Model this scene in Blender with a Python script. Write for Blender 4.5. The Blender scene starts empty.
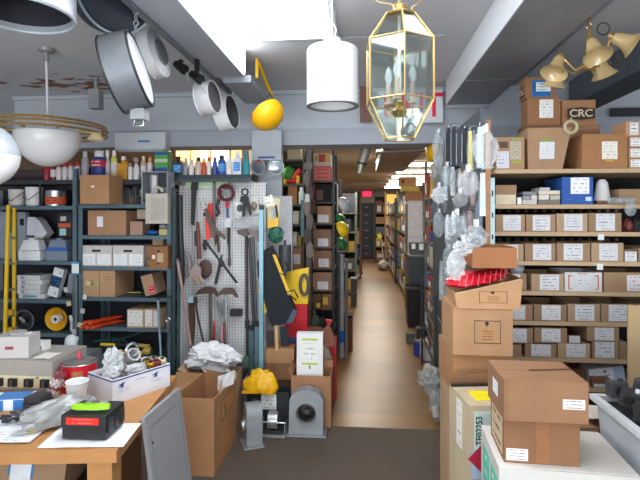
import bpy, bmesh, math, random
from mathutils import Vector, Matrix, noise
PI = math.pi
random.seed(7)
SC = bpy.context.scene
COL = SC.collection
# ---------------------------------------------------------------- camera model
F, CX, HY, CAMZ, YAW = 490.0, 320.0, 215.0, 1.6, math.radians(5.13)
FW = Vector((-math.sin(YAW), math.cos(YAW), 0)); RT = Vector((math.cos(YAW), math.sin(YAW), 0))
def at(px, py, Y=None, Z=None, X=None):
    d = FW + RT * ((px - CX) / F) + Vector((0, 0, (HY - py) / F))
    t = Y / d.y if Y is not None else ((Z - CAMZ) / d.z if Z is not None else X / d.x)
    return Vector((d.x * t, d.y * t, CAMZ + d.z * t))
def fr(x0, y0, x1, y1, Y):
    "frontal rectangle in the plane Y: X0, X1, Z0, Z1"
    m = (x0 + x1) / 2
    return at(x0, y1, Y).x, at(x1, y1, Y).x, at(m, y1, Y).z, at(m, y0, Y).z
# ---------------------------------------------------------------- materials
def lin(c):
    def f(v):
        v /= 255.0
        return v / 12.92 if v <= .04045 else ((v + .055) / 1.055) ** 2.4
    return (f(c[0]), f(c[1]), f(c[2]), 1)
_M = {}
def nt(m):
    m.use_nodes = True
    n = m.node_tree
    return n, n.nodes, n.links, n.nodes['Principled BSDF']
def mat(col, rough=.6, metal=0, var=.10, scale=18, rnd=0.0, bump=0, spec=.4, key=''):
    k = ('m', col, rough, metal, var, scale, rnd, bump, spec, key)
    if k in _M: return _M[k]
    m = bpy.data.materials.new('paint'); n, N, L, B = nt(m)
    B.inputs['Roughness'].default_value = rough; B.inputs['Metallic'].default_value = metal
    B.inputs['Specular IOR Level'].default_value = spec
    tc = N.new('ShaderNodeTexCoord'); no = N.new('ShaderNodeTexNoise')
    no.inputs['Scale'].default_value = scale; no.inputs['Detail'].default_value = 4
    L.new(tc.outputs['Object'], no.inputs['Vector'])
    hs = N.new('ShaderNodeHueSaturation'); hs.inputs['Color'].default_value = lin(col)
    mr = N.new('ShaderNodeMapRange'); mr.inputs['From Min'].default_value = .25; mr.inputs['From Max'].default_value = .75
    mr.inputs['To Min'].default_value = 1 - var; mr.inputs['To Max'].default_value = 1 + var
    L.new(no.outputs['Fac'], mr.inputs['Value'])
    if rnd:
        oi = N.new('ShaderNodeObjectInfo'); r2 = N.new('ShaderNodeMapRange')
        r2.inputs['To Min'].default_value = 1 - rnd; r2.inputs['To Max'].default_value = 1 + rnd
        L.new(oi.outputs['Random'], r2.inputs['Value'])
        mu = N.new('ShaderNodeMath'); mu.operation = 'MULTIPLY'
        L.new(mr.outputs[0], mu.inputs[0]); L.new(r2.outputs[0], mu.inputs[1]); L.new(mu.outputs[0], hs.inputs['Value'])
    else: L.new(mr.outputs[0], hs.inputs['Value'])
    L.new(hs.outputs['Color'], B.inputs['Base Color'])
    if bump:
        bp = N.new('ShaderNodeBump'); bp.inputs['Strength'].default_value = bump; bp.inputs['Distance'].default_value = .01
        L.new(no.outputs['Fac'], bp.inputs['Height']); L.new(bp.outputs['Normal'], B.inputs['Normal'])
    _M[k] = m; return m
def card(col=(158, 126, 96)):
    g_ = sum(col) / 3; col = tuple(round(c + (g_ - c) * .14) for c in col)
    k = ('card', col)
    if k in _M: return _M[k]
    m = mat(col, .85, 0, .08, 9, .10, 0, .15, 'card').copy(); m.name = 'cardboard'
    n, N, L, B = nt(m)
    tc = N.new('ShaderNodeTexCoord'); w = N.new('ShaderNodeTexWave'); w.bands_direction = 'Z'; w.inputs['Scale'].default_value = 60
    w.inputs['Distortion'].default_value = .6
    L.new(tc.outputs['Object'], w.inputs['Vector'])
    bp = N.new('ShaderNodeBump'); bp.inputs['Strength'].default_value = .06; bp.inputs['Distance'].default_value = .002
    L.new(w.outputs['Fac'], bp.inputs['Height']); L.new(bp.outputs['Normal'], B.inputs['Normal'])
    _M[k] = m; return m
def emis(col, s, key=''):
    k = ('e', col, s, key)
    if k in _M: return _M[k]
    m = bpy.data.materials.new('lamp_glow'); n, N, L, B = nt(m)
    B.inputs['Base Color'].default_value = lin(col); B.inputs['Emission Color'].default_value = lin(col); B.inputs['Emission Strength'].default_value = s
    _M[k] = m; return m
def thin(col=(225, 235, 240), alpha=.25, rough=.05, key=''):
    "clear sheet: glass or plastic film"
    k = ('t', col, alpha, rough, key)
    if k in _M: return _M[k]
    m = bpy.data.materials.new('clear_sheet'); n, N, L, B = nt(m)
    B.inputs['Base Color'].default_value = lin(col); B.inputs['Roughness'].default_value = rough
    B.inputs['Specular IOR Level'].default_value = .8
    B.inputs['Alpha'].default_value = alpha
    _M[k] = m; return m
def inkpaper(paper=(210, 210, 213), ink=(104, 104, 116), rows=5, flat=False, dens=.46, mx=.14, key=''):
    "paper with rows of broken pen strokes"
    k = ('ink', paper, ink, rows, flat, dens, mx)
    if k in _M: return _M[k]
    m = bpy.data.materials.new('written_paper'); n, N, L, B = nt(m)
    B.inputs['Roughness'].default_value = .8; B.inputs['Specular IOR Level'].default_value = .15
    tc = N.new('ShaderNodeTexCoord'); sp = N.new('ShaderNodeSeparateXYZ'); L.new(tc.outputs['Generated'], sp.inputs[0])
    def ma(op, a, b=None, c=None):
        x = N.new('ShaderNodeMath'); x.operation = op
        for i, v in enumerate((a, b, c)):
            if v is None: continue
            if isinstance(v, (int, float)): x.inputs[i].default_value = v
            else: L.new(v, x.inputs[i])
        return x.outputs[0]
    if flat: u, v = sp.outputs[0], sp.outputs[1]
    else: u, v = ma('ADD', sp.outputs[0], sp.outputs[1]), sp.outputs[2]
    rv = ma('MULTIPLY', v, rows); fl = ma('FLOOR', rv); frc = ma('FRACT', rv)
    cb = N.new('ShaderNodeCombineXYZ'); oi = N.new('ShaderNodeObjectInfo')
    L.new(ma('MULTIPLY', u, 9), cb.inputs[0]); L.new(ma('MULTIPLY', fl, 3.7), cb.inputs[1]); L.new(ma('MULTIPLY', oi.outputs['Random'], 50), cb.inputs[2])
    no = N.new('ShaderNodeTexNoise'); no.inputs['Scale'].default_value = 1.0; no.inputs['Detail'].default_value = 2
    L.new(cb.outputs[0], no.inputs['Vector'])
    a = ma('GREATER_THAN', no.outputs['Fac'], 1 - dens)
    b = ma('LESS_THAN', ma('ABSOLUTE', ma('SUBTRACT', frc, .5)), .14)
    c = ma('LESS_THAN', ma('ABSOLUTE', ma('SUBTRACT', u, .5)), .5 - mx)
    d = ma('LESS_THAN', ma('ABSOLUTE', ma('SUBTRACT', v, .5)), .42)
    f = ma('MULTIPLY', ma('MULTIPLY', ma('MULTIPLY', a, b), ma('MULTIPLY', c, d)), .75)
    mx_ = N.new('ShaderNodeMixRGB'); L.new(f, mx_.inputs[0]); mx_.inputs[1].default_value = lin(paper); mx_.inputs[2].default_value = lin(ink)
    L.new(mx_.outputs[0], B.inputs['Base Color'])
    _M[k] = m; return m
CARD = card(); CARD2 = card((146, 106, 74)); CARD3 = card((176, 146, 114)); TAN = card((190, 168, 136)); CARDD = card((122, 88, 60))
WHITECARD = mat((208, 208, 207), .7, 0, .03, rnd=.04); LABEL = inkpaper(); REDINK = inkpaper(ink=(190, 50, 60), rows=4, dens=.5)
STEEL = mat((92, 112, 122), .45, .35, .10, 25); STEELD = mat((52, 62, 68), .5, .3, .12, 25); DARK = mat((24, 26, 30), .7)
BLACK = mat((22, 22, 24), .5); CHROME = mat((190, 195, 200), .25, .9, .06); GALV = mat((150, 155, 158), .45, .4, .12, 14)
BRASS = mat((196, 164, 104), .3, .8, .08); WHITE = mat((228, 228, 230), .5, 0, .03); GREYP = mat((150, 150, 150), .5); RUST = mat((88, 62, 52), .7, .3, .25, 40)
IRON = mat((58, 54, 54), .5, .5, .2, 40); WOOD = mat((168, 130, 88), .6, 0, .12, 12); TAPE = mat((176, 140, 96), .25, 0, .04)
YEL = mat((226, 178, 20), .45); RED = mat((190, 28, 36), .5); GREEN = mat((40, 130, 60), .5); BLUE = mat((36, 84, 160), .5)
FILM = thin((206, 214, 218), .20, .12); FILMW = thin((222, 226, 228), .42, .25)
def pane(fac=.10, tint=(.93, .97, .96, 1)):
    m = bpy.data.materials.new('pane_glass'); n, N, L, B = nt(m)
    tr = N.new('ShaderNodeBsdfTransparent'); tr.inputs[0].default_value = tint; gl = N.new('ShaderNodeBsdfGlossy'); gl.inputs['Roughness'].default_value = .03
    lw = N.new('ShaderNodeLayerWeight'); lw.inputs[0].default_value = .35; mr = N.new('ShaderNodeMapRange'); mr.inputs['To Min'].default_value = fac * .5; mr.inputs['To Max'].default_value = .6
    L.new(lw.outputs['Fresnel'], mr.inputs['Value']); mx = N.new('ShaderNodeMixShader'); L.new(mr.outputs[0], mx.inputs[0]); L.new(tr.outputs[0], mx.inputs[1]); L.new(gl.outputs[0], mx.inputs[2])
    L.new(mx.outputs[0], N['Material Output'].inputs[0]); return m
GLASS = pane()
FILMG = thin((186, 198, 202), .30, .15); LENS = thin((230, 236, 240), .45, .08)
# ---------------------------------------------------------------- mesh builder
class MB:
    def __init__(s): s.bm = bmesh.new()
    def _x(s, vs, m):
        if m is not None:
            for v in vs: v.co = m @ v.co
        return s
    def b(s, x0, y0, z0, x1, y1, z1, m=None):
        co = [(x, y, z) for z in (z0, z1) for y in (y0, y1) for x in (x0, x1)]
        vs = [s.bm.verts.new(c) for c in co]
        for f in ((0, 2, 3, 1), (4, 5, 7, 6), (0, 1, 5, 4), (1, 3, 7, 5), (3, 2, 6, 7), (2, 0, 4, 6)): s.bm.faces.new([vs[i] for i in f])
        return s._x(vs, m)
    def hexa(s, lo, hi):
        "lo, hi: four corners each, counter-clockwise"
        a = [s.bm.verts.new(c) for c in lo]; b = [s.bm.verts.new(c) for c in hi]
        s.bm.faces.new(a[::-1]); s.bm.faces.new(b)
        for i in range(4): s.bm.faces.new((a[i], a[(i + 1) % 4], b[(i + 1) % 4], b[i]))
        return s
    def lathe(s, prof, seg=24, m=None, close=False):
        rings = []; allv = []
        for r, z in prof:
            if r < 1e-6: v = [s.bm.verts.new((0, 0, z))]
            else: v = [s.bm.verts.new((r * math.cos(2 * PI * i / seg), r * math.sin(2 * PI * i / seg), z)) for i in range(seg)]
            rings.append(v); allv += v
        prs = list(zip(rings, rings[1:])) + ([(rings[-1], rings[0])] if close else [])
        for A, B in prs:
            if len(A) == 1 and len(B) == 1: continue
            for i in range(seg):
                j = (i + 1) % seg
                if len(A) == 1: s.bm.faces.new((A[0], B[j], B[i]))
                elif len(B) == 1: s.bm.faces.new((A[i], A[j], B[0]))
                else: s.bm.faces.new((A[i], A[j], B[j], B[i]))
        return s._x(allv, m)
    def cyl(s, p0, p1, r0, r1=None, seg=12):
        p0, p1 = Vector(p0), Vector(p1); d = p1 - p0; r1 = r0 if r1 is None else r1
        m = Matrix.Translation(p0) @ d.to_track_quat('Z', 'Y').to_matrix().to_4x4()
        return s.lathe([(0, 0), (r0, 0), (r1, d.length), (0, d.length)], seg, m)
    def tube(s, pts, r, seg=8, closed=False):
        pts = [Vector(p) for p in pts]; n = len(pts); rs = r if isinstance(r, (list, tuple)) else [r] * n
        rings = []; up = None
        for i, p in enumerate(pts):
            a = pts[(i - 1) % n] if (i or closed) else p; b = pts[(i + 1) % n] if (i < n - 1 or closed) else p
            t = (b - a).normalized()
            if up is None: up = Vector((0, 0, 1)) if abs(t.z) < .9 else Vector((1, 0, 0))
            x = t.cross(up).normalized(); up = x.cross(t).normalized()
            rings.append([s.bm.verts.new(p + (x * math.cos(2 * PI * k / seg) + up * math.sin(2 * PI * k / seg)) * rs[i]) for k in range(seg)])
        for A, B in list(zip(rings, rings[1:])) + ([(rings[-1], rings[0])] if closed else []):
            for k in range(seg): s.bm.faces.new((A[k], A[(k + 1) % seg], B[(k + 1) % seg], B[k]))
        if not closed: s.bm.faces.new(rings[0][::-1]); s.bm.faces.new(rings[-1])
        return s
    def ring(s, c, R, r, axis='Z', seg=24, a0=0, a1=2 * PI, m=None):
        full = abs(a1 - a0 - 2 * PI) < 1e-6; k = seg if full else seg + 1; P = []
        for i in range(k):
            a = a0 + (a1 - a0) * i / seg; u, v = R * math.cos(a), R * math.sin(a)
            p = Vector({'Z': (u, v, 0), 'Y': (u, 0, v), 'X': (0, u, v)}[axis]) + Vector(c)
            P.append(m @ p if m is not None else p)
        return s.tube(P, r, 6, full)
    def prism(s, pts, y0, y1, m=None, ax='Y'):
        "outline pts (x,z) extruded between y0 and y1"
        f = {'Y': lambda a, c, t: (a, t, c), 'Z': lambda a, c, t: (a, c, t), 'X': lambda a, c, t: (t, a, c)}[ax]
        A = [s.bm.verts.new(f(a, c, y0)) for a, c in pts]; B = [s.bm.verts.new(f(a, c, y1)) for a, c in pts]
        s.bm.faces.new(A); s.bm.faces.new(B[::-1]); n = len(pts)
        for i in range(n): s.bm.faces.new((A[(i + 1) % n], A[i], B[i], B[(i + 1) % n]))
        return s._x(A + B, m)
    def blob(s, c, sx, sy, sz, amp=.15, freq=2.2, seed=0, sub=3, m=None, minz=None):
        r = bmesh.ops.create_icosphere(s.bm, subdivisions=sub, radius=1)
        for v in r['verts']:
            k = 1 + amp * noise.noise(v.co * freq + Vector((seed * 3.1, seed, 0))) + amp * .6 * noise.noise(v.co * freq * 2.7 + Vector((0, seed * 2.3, 5)))
            p = Vector((v.co.x * sx * k, v.co.y * sy * k, v.co.z * sz * k))
            if m is not None: p = m @ p
            v.co = p + Vector(c)
            if minz is not None and v.co.z < minz: v.co.z = minz
        return s
    def sheet(s, c, w, h, amp=.01, freq=6, seed=0, nx=14, ny=14, th=.002, m=None, edge=0):
        "crumpled sheet in the local XZ plane with thickness"
        g = {}
        for side in (0, 1):
            for i in range(nx + 1):
                for j in range(ny + 1):
                    u, v = i / nx - .5, j / ny - .5
                    e = 1 + edge * noise.noise(Vector((u * 5, v * 5, seed + 9)))
                    d = amp * noise.noise(Vector((u * freq, v * freq, seed))) + amp * .5 * noise.noise(Vector((u * freq * 2.4, v * freq * 2.4, seed + 4)))
                    p = Vector((u * w * e, d + side * th, v * h * e))
                    if m is not None: p = m @ p
                    g[side, i, j] = s.bm.verts.new(p + Vector(c))
        for i in range(nx):
            for j in range(ny):
                s.bm.faces.new((g[0, i, j], g[0, i + 1, j], g[0, i + 1, j + 1], g[0, i, j + 1]))
                s.bm.faces.new((g[1, i, j], g[1, i, j + 1], g[1, i + 1, j + 1], g[1, i + 1, j]))
        for i in range(nx):
            s.bm.faces.new((g[0, i, 0], g[1, i, 0], g[1, i + 1, 0], g[0, i + 1, 0])); s.bm.faces.new((g[0, i, ny], g[0, i + 1, ny], g[1, i + 1, ny], g[1, i, ny]))
        for j in range(ny):
            s.bm.faces.new((g[0, 0, j], g[0, 0, j + 1], g[1, 0, j + 1], g[1, 0, j])); s.bm.faces.new((g[0, nx, j], g[1, nx, j], g[1, nx, j + 1], g[0, nx, j + 1]))
        return s
    def build(s, name, m, parent=None, smooth=False, bevel=0, world=False, label=None, cat=None, group=None, kind=None):
        bm = s.bm
        if bevel:
            es = [e for e in bm.edges if len(e.link_faces) == 2 and e.calc_face_angle(0) > .6]
            bmesh.ops.bevel(bm, geom=es, offset=bevel, segments=2, affect='EDGES', clamp_overlap=True)
        loc = None
        if parent is not None and world:
            iv = mw(parent).inverted()
            for v in bm.verts: v.co = iv @ v.co
        elif parent is None:
            xs = [v.co for v in bm.verts]
            loc = Vector(((min(c.x for c in xs) + max(c.x for c in xs)) / 2, (min(c.y for c in xs) + max(c.y for c in xs)) / 2, min(c.z for c in xs)))
            for v in bm.verts: v.co -= loc
        bmesh.ops.recalc_face_normals(bm, faces=bm.faces)
        me = bpy.data.meshes.new(name); bm.to_mesh(me); bm.free()
        if smooth:
            for p in me.polygons: p.use_smooth = True
            try: me.set_sharp_from_angle(angle=math.radians(38))
            except Exception: pass
        me.materials.append(m)
        o = bpy.data.objects.new(name, me); COL.objects.link(o)
        if loc is not None: o.location = loc
        if parent is not None: o.parent = parent
        return tag(o, label, cat, group, kind)
def mw(o):
    m = Matrix()
    while o is not None: m = o.matrix_basis @ m; o = o.parent
    return m
def tag(o, label=None, cat=None, group=None, kind=None):
    if label: o['label'] = label
    if cat: o['category'] = cat
    if group: o['group'] = group
    if kind: o['kind'] = kind
    return o
def T(name, label, cat, loc=(0, 0, 0), rot=(0, 0, 0), group=None):
    o = bpy.data.objects.new(name, None); COL.objects.link(o)
    o.empty_display_size = .05; o.location = loc; o.rotation_euler = rot
    return tag(o, label, cat, group)
def copy_tree(o, parent=None):
    c = o.copy(); COL.objects.link(c)
    if parent is not None: c.parent = parent
    for ch in list(o.children): copy_tree(ch, c)
    return c
def text(s, name, m, size, parent, loc, rot=(PI / 2, 0, 0), ext=.0008, sx=1, label=None):
    cu = bpy.data.curves.new(name, 'FONT'); cu.body = s; cu.size = size; cu.extrude = ext; cu.align_x = 'CENTER'; cu.align_y = 'CENTER'
    cu.offset = size * .015
    tmp = bpy.data.objects.new(name, cu); COL.objects.link(tmp)
    bpy.context.view_layer.update()
    me = bpy.data.meshes.new_from_object(tmp.evaluated_get(bpy.context.evaluated_depsgraph_get()))
    bpy.data.objects.remove(tmp); me.materials.clear(); me.materials.append(m)
    o = bpy.data.objects.new(name, me); COL.objects.link(o)
    o.parent = parent; o.location = loc; o.rotation_euler = rot; o.scale = (sx, 1, 1)
    if label: o['label'] = label
    return o
# ---------------------------------------------------------------- cartons
def plate(parent, w, d, h, face, u0, v0, u1, v1, m, name='paper_label', th=.0012):
    "flat sticker on one face of a w x d x h box standing at the parent's origin"
    B = MB()
    if face == 'f': B.b(-w / 2 + u0 * w, -d / 2 - th, v0 * h, -w / 2 + u1 * w, -d / 2 - .0002, v1 * h)
    elif face == 'l': B.b(-w / 2 - th, -d / 2 + u0 * d, v0 * h, -w / 2 - .0002, -d / 2 + u1 * d, v1 * h)
    elif face == 'r': B.b(w / 2 + .0002, -d / 2 + u0 * d, v0 * h, w / 2 + th, -d / 2 + u1 * d, v1 * h)
    else: B.b(-w / 2 + u0 * w, -d / 2 + v0 * d, h + .0002, -w / 2 + u1 * w, -d / 2 + v1 * d, h + th)
    return B.build(name, m, parent)
TOPZ = {}
def carton(label, x0, x1, y0, y1, z0, z1, m=None, rz=0, labs=(), openf=None, tape=False, name='carton', cat='box', group=None, tilt=(0, 0), fill=None, edge=.003):
    """labs: (face,u0,v0,u1,v1,material); openf: None closed, () open without flaps, or {side: angle} flaps of an open box"""
    m = m or CARD; w, d, h = x1 - x0, y1 - y0, z1 - z0
    r = T(name, label, cat, ((x0 + x1) / 2, (y0 + y1) / 2, z0), (tilt[0], tilt[1], rz), group)
    TOPZ[r.name] = z1
    t = min(.005, w * .04)
    if openf is None:
        MB().b(-w / 2, -d / 2, 0, w / 2, d / 2, h - .0015).build('body', m, r, bevel=edge)
        g = .0015
        MB().b(-w / 2 + .001, -d / 2 + .001, h - .0012, w / 2 - .001, -g, h).build('flap', m, r)
        MB().b(-w / 2 + .001, g, h - .0012, w / 2 - .001, d / 2 - .001, h).build('flap', m, r)
    else:
        B = MB(); B.b(-w / 2, -d / 2, 0, w / 2, d / 2, t)
        B.b(-w / 2, -d / 2, t, w / 2, -d / 2 + t, h); B.b(-w / 2, d / 2 - t, t, w / 2, d / 2, h)
        B.b(-w / 2, -d / 2 + t, t, -w / 2 + t, d / 2 - t, h); B.b(w / 2 - t, -d / 2 + t, t, w / 2, d / 2 - t, h)
        B.build('body', m, r)
        for sd, (a, ln) in dict(openf).items():
            # a: angle from upright outward
            mm = {'f': Matrix.Translation((0, -d / 2 + t / 2, h + .0005)) @ Matrix.Rotation(a, 4, 'X'),
                  'b': Matrix.Translation((0, d / 2 - t / 2, h + .0005)) @ Matrix.Rotation(-a, 4, 'X'),
                  'l': Matrix.Translation((-w / 2 + t / 2, 0, h + .0005)) @ Matrix.Rotation(-a, 4, 'Y'),
                  'r': Matrix.Translation((w / 2 - t / 2, 0, h + .0005)) @ Matrix.Rotation(a, 4, 'Y')}[sd]
            if sd in 'fb': MB().b(-w / 2 + .003, -t / 2, 0, w / 2 - .003, t / 2, ln, mm).build('flap', m, r)
            else: MB().b(-t / 2, -d / 2 + .003, 0, t / 2, d / 2 - .003, ln, mm).build('flap', m, r)
    if tape:
        B = MB(); B.b(-w * .5 - .0006, -.024, h, w * .5 + .0006, .024, h + .0008); B.b(-w / 2 - .0009, -.024, h * .72, -w / 2 - .0003, .024, h + .0008)
        B.build('tape', TAPE, r)
    for L_ in labs: plate(r, w, d, h, *L_)
    return r
def pbox(label, x0, y0, x1, y1, Y, dep, m=None, z0=None, **k):
    "carton whose front face fills the pixel rectangle at distance Y; z0 = surface it stands on"
    X0, X1, Z0, Z1 = fr(x0, y0, x1, y1, Y)
    if z0 is not None: Z0 = z0 + .0015
    return carton(label, X0, X1, Y, Y + dep, Z0, Z1, m, **k)
def bottle(label, x0, y0, x1, y1, Y, z0, m, capm=None, labm=None, kind='spray', name='bottle', cat='bottle', group=None):
    X0, X1, Z0, Z1 = fr(x0, y0, x1, y1, Y); r = (X1 - X0) / 2; h = Z1 - z0 - .0015
    t = T(name, label, cat, ((X0 + X1) / 2, Y + r, z0 + .0015), group=group)
    if kind == 'spray':
        MB().lathe([(0, 0), (r * .95, 0), (r, .004), (r, h * .70), (r * .8, h * .76), (r * .55, h * .79), (0, h * .79)], 18).build('body', m, t, True)
        MB().lathe([(0, h * .792), (r * .62, h * .792), (r * .62, h * .97), (r * .5, h), (0, h)], 16).build('cap', capm or WHITE, t, True)
    elif kind == 'jug':
        MB().b(-r, -r * .65, 0, r, r * .65, h * .70).build('body', m, t, True, bevel=r * .28)
        MB().lathe([(0, h * .69), (r * .5, h * .69), (r * .36, h * .84), (0, h * .84)], 14).build('neck', m, t, True)
        MB().lathe([(0, h * .842), (r * .42, h * .842), (r * .42, h), (0, h)], 14).build('cap', capm or WHITE, t, True)
        MB().tube([(r * .2, 0, h * .70), (r * .75, 0, h * .80), (r * .9, 0, h * .70), (r * .88, 0, h * .6)], r * .12, 6).build('handle', m, t, True)
    elif kind == 'can':
        MB().lathe([(0, 0), (r, 0), (r, h * .04), (r * .97, h * .06), (r * .97, h * .93), (r, h * .95), (r, h), (r * .9, h), (r * .88, h * .96), (0, h * .96)], 20).build('body', m, t, True)
        MB().lathe([(0, h * .962), (r * .7, h * .962), (r * .68, h * .99), (0, h * .99)], 16).build('lid', capm or CHROME, t, True)
    elif kind == 'trigger':
        MB().lathe([(0, 0), (r, 0), (r, h * .5), (r * .55, h * .66), (r * .3, h * .72), (0, h * .72)], 16).build('body', m, t, True)
        B = MB(); B.cyl((0, 0, h * .722), (0, 0, h * .80), r * .36); B.b(-r * .9, -r * .25, h * .80, r * .5, r * .25, h); B.b(-r * .65, -r * .12, h * .66, -r * .5, r * .12, h * .80)
        B.build('trigger_head', capm or WHITE, t)
    if labm:
        if kind == 'jug': MB().b(-r * .75, -r * .65 - .001, h * .15, r * .75, -r * .65 - .0002, h * .55).build('paper_label', labm, t)
        else: MB().lathe([(r * 1.008, h * .18), (r * 1.012, h * .18), (r * 1.012, h * .58 if kind != 'trigger' else h * .45), (r * 1.008, h * .58 if kind != 'trigger' else h * .45)], 18, None, True).build('paper_label', labm, t, True)
    return t
WIN_P, PANEL_E, TUBE_E, BOX_E, BACK_P, UPLIGHT_P = 84, 10.5, 10, 8.5, 84, 185
# ================================================================ camera, world, lights
cam = bpy.data.cameras.new('camera'); co = bpy.data.objects.new('camera', cam); COL.objects.link(co)
cam.sensor_width = 36; cam.lens = F / 640 * 36; cam.shift_y = -(240 - HY) / 640; cam.clip_start = .02
co.location = (0, 0, CAMZ); co.rotation_euler = (PI / 2, 0, YAW); SC.camera = co
w = bpy.data.worlds.new('world'); SC.world = w; w.use_nodes = True
w.node_tree.nodes['Background'].inputs[0].default_value = (.86, .92, 1, 1); w.node_tree.nodes['Background'].inputs[1].default_value = 1.0
SC.view_settings.view_transform = 'Standard'; SC.view_settings.look = 'None'; SC.view_settings.exposure = 0.0; SC.view_settings.gamma = 1
SC.cycles.use_denoising = True; SC.cycles.max_bounces = 8; SC.cycles.transparent_max_bounces = 24
def area(name, loc, rot, sx, sy, p, col=(1, 1, 1)):
    l = bpy.data.lights.new(name, 'AREA'); l.shape = 'RECTANGLE'; l.size = sx; l.size_y = sy; l.energy = p; l.color = col
    o = bpy.data.objects.new(name, l); COL.objects.link(o); o.location = loc; o.rotation_euler = rot
    return o
area('window_daylight', (-.3, -2.4, 1.5), (PI / 2 + .32, 0, 0), 5.4, 2.2, WIN_P, (.93, .97, 1))
area('added_ceiling_uplight', (-.3, -2.45, .6), (PI / 2 + .95, 0, 0), 5.4, .9, UPLIGHT_P, (.95, .98, 1))  # added uplight that brightens the ceiling, stands for no real lamp
# ================================================================ room shell
CEIL, HB = 2.75, 4.5
def st(name, B, m, **k): return B.build(name, m, kind='structure', **k)
def floor_wood():
    m = bpy.data.materials.new('wood_floor'); n, N, L, B = nt(m)
    tc = N.new('ShaderNodeTexCoord'); mp = N.new('ShaderNodeMapping'); mp.inputs['Rotation'].default_value = (0, 0, 0)
    L.new(tc.outputs['Object'], mp.inputs[0])
    br = N.new('ShaderNodeTexBrick'); br.inputs['Scale'].default_value = 1; br.inputs['Brick Width'].default_value = 1.6; br.inputs['Row Height'].default_value = .45
    br.inputs['Mortar Size'].default_value = .0022; br.inputs['Color1'].default_value = lin((138, 98, 46)); br.inputs['Color2'].default_value = lin((98, 72, 38)); br.inputs['Mortar'].default_value = lin((110, 76, 44))
    L.new(mp.outputs[0], br.inputs['Vector'])
    no = N.new('ShaderNodeTexNoise'); no.inputs['Scale'].default_value = 1.6; no.inputs['Detail'].default_value = 6
    mp2 = N.new('ShaderNodeMapping'); mp2.inputs['Scale'].default_value = (1, 3, 1); L.new(tc.outputs['Object'], mp2.inputs[0]); L.new(mp2.outputs[0], no.inputs['Vector'])
    rp = N.new('ShaderNodeValToRGB'); rp.color_ramp.elements[0].position = .3; rp.color_ramp.elements[0].color = lin((94, 72, 52)); rp.color_ramp.elements[1].position = .7; rp.color_ramp.elements[1].color = lin((138, 98, 50))
    L.new(no.outputs['Fac'], rp.inputs[0])
    mx = N.new('ShaderNodeMixRGB'); mx.inputs[0].default_value = .5; L.new(br.outputs['Color'], mx.inputs[1]); L.new(rp.outputs[0], mx.inputs[2])
    L.new(mx.outputs[0], B.inputs['Base Color']); B.inputs['Roughness'].default_value = .32
    return m
st('floor', MB().b(-5, 3.7, -.1, 5, 22.2, 0), floor_wood())
st('floor_front', MB().b(-3.5, -2.7, -.1, 3.3, 3.7, .004), mat((84, 72, 62), .8, 0, .14, 3, bump=.15))
def ceil_mat():
    m = mat((206, 208, 211), .8, 0, .03, 2).copy(); m.name = 'painted_ceiling'; n, N, L, B = nt(m)
    tc = N.new('ShaderNodeTexCoord'); no = N.new('ShaderNodeTexNoise'); no.inputs['Scale'].default_value = 5.5; no.inputs['Detail'].default_value = 6
    mp = N.new('ShaderNodeMapping'); mp.inputs['Scale'].default_value = (1, 1.6, 1)
    L.new(tc.outputs['Object'], mp.inputs[0]); L.new(mp.outputs[0], no.inputs['Vector'])
    # peeling only over one damp patch of the ceiling
    vd = N.new('ShaderNodeVectorMath'); vd.operation = 'DISTANCE'; vd.inputs[1].default_value = (-2.0, 3.0, 0)
    m3 = N.new('ShaderNodeMapping'); m3.inputs['Scale'].default_value = (.62, 1.36, 1); L.new(tc.outputs['Object'], m3.inputs[0]); L.new(m3.outputs[0], vd.inputs[0])
    r1 = N.new('ShaderNodeMapRange'); r1.inputs['From Min'].default_value = .2; r1.inputs['From Max'].default_value = .62; r1.inputs['To Min'].default_value = .14; r1.inputs['To Max'].default_value = -.12
    vd.inputs[1].default_value = (-1.5, 4.2, -.05); L.new(vd.outputs['Value'], r1.inputs['Value'])
    ad = N.new('ShaderNodeMath'); L.new(no.outputs['Fac'], ad.inputs[0]); L.new(r1.outputs[0], ad.inputs[1])
    rp = N.new('ShaderNodeValToRGB'); e = rp.color_ramp.elements; e[0].position = .62; e[0].color = (0, 0, 0, 1); e[1].position = .655; e[1].color = (1, 1, 1, 1); L.new(ad.outputs[0], rp.inputs[0])
    hs = [x for x in N if x.type == 'HUE_SAT'][0]
    mx = N.new('ShaderNodeMixRGB'); L.new(rp.outputs[0], mx.inputs[0]); L.new(hs.outputs[0], mx.inputs[1]); mx.inputs[2].default_value = lin((140, 98, 80))
    L.new(mx.outputs[0], B.inputs['Base Color']); return m
st('ceiling', MB().b(-3.5, -2.7, CEIL, 3.3, HB + .2, CEIL + .1), ceil_mat())
WALLM = mat((186, 192, 200), .8, 0, .03, 3)
st('ceiling_back', MB().b(-5, HB + .2, CEIL, 5, 22.2, CEIL + .1), mat((216, 204, 182), .85, 0, .08, 2))
st('wall_left', MB().b(-3.5, -2.6, .004, -3.4, HB, CEIL), WALLM)
st('wall_right', MB().b(3.2, -2.6, .004, 3.3, HB, CEIL), WALLM)
st('wall_front', MB().b(-3.4, -2.7, .004, 3.2, -2.6, .35).b(-3.4, -2.7, 2.7, 3.2, -2.6, CEIL).b(-3.4, -2.7, .35, -3.1, -2.6, 2.7).b(2.6, -2.7, .35, 3.2, -2.6, 2.7), WALLM)
st('wall_header', MB().b(-5, HB, 2.385, 5, HB + .2, CEIL), WALLM)
st('trim_header_beam', MB().b(-5, HB - .06, 2.24, 5, HB + .24, 2.383), mat((168, 174, 184), .7, 0, .03, 3))
st('wall_back', MB().b(-5, 22.0, 0, 5, 22.2, CEIL), mat((176, 176, 172), .8, 0, .04, 3))
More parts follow.
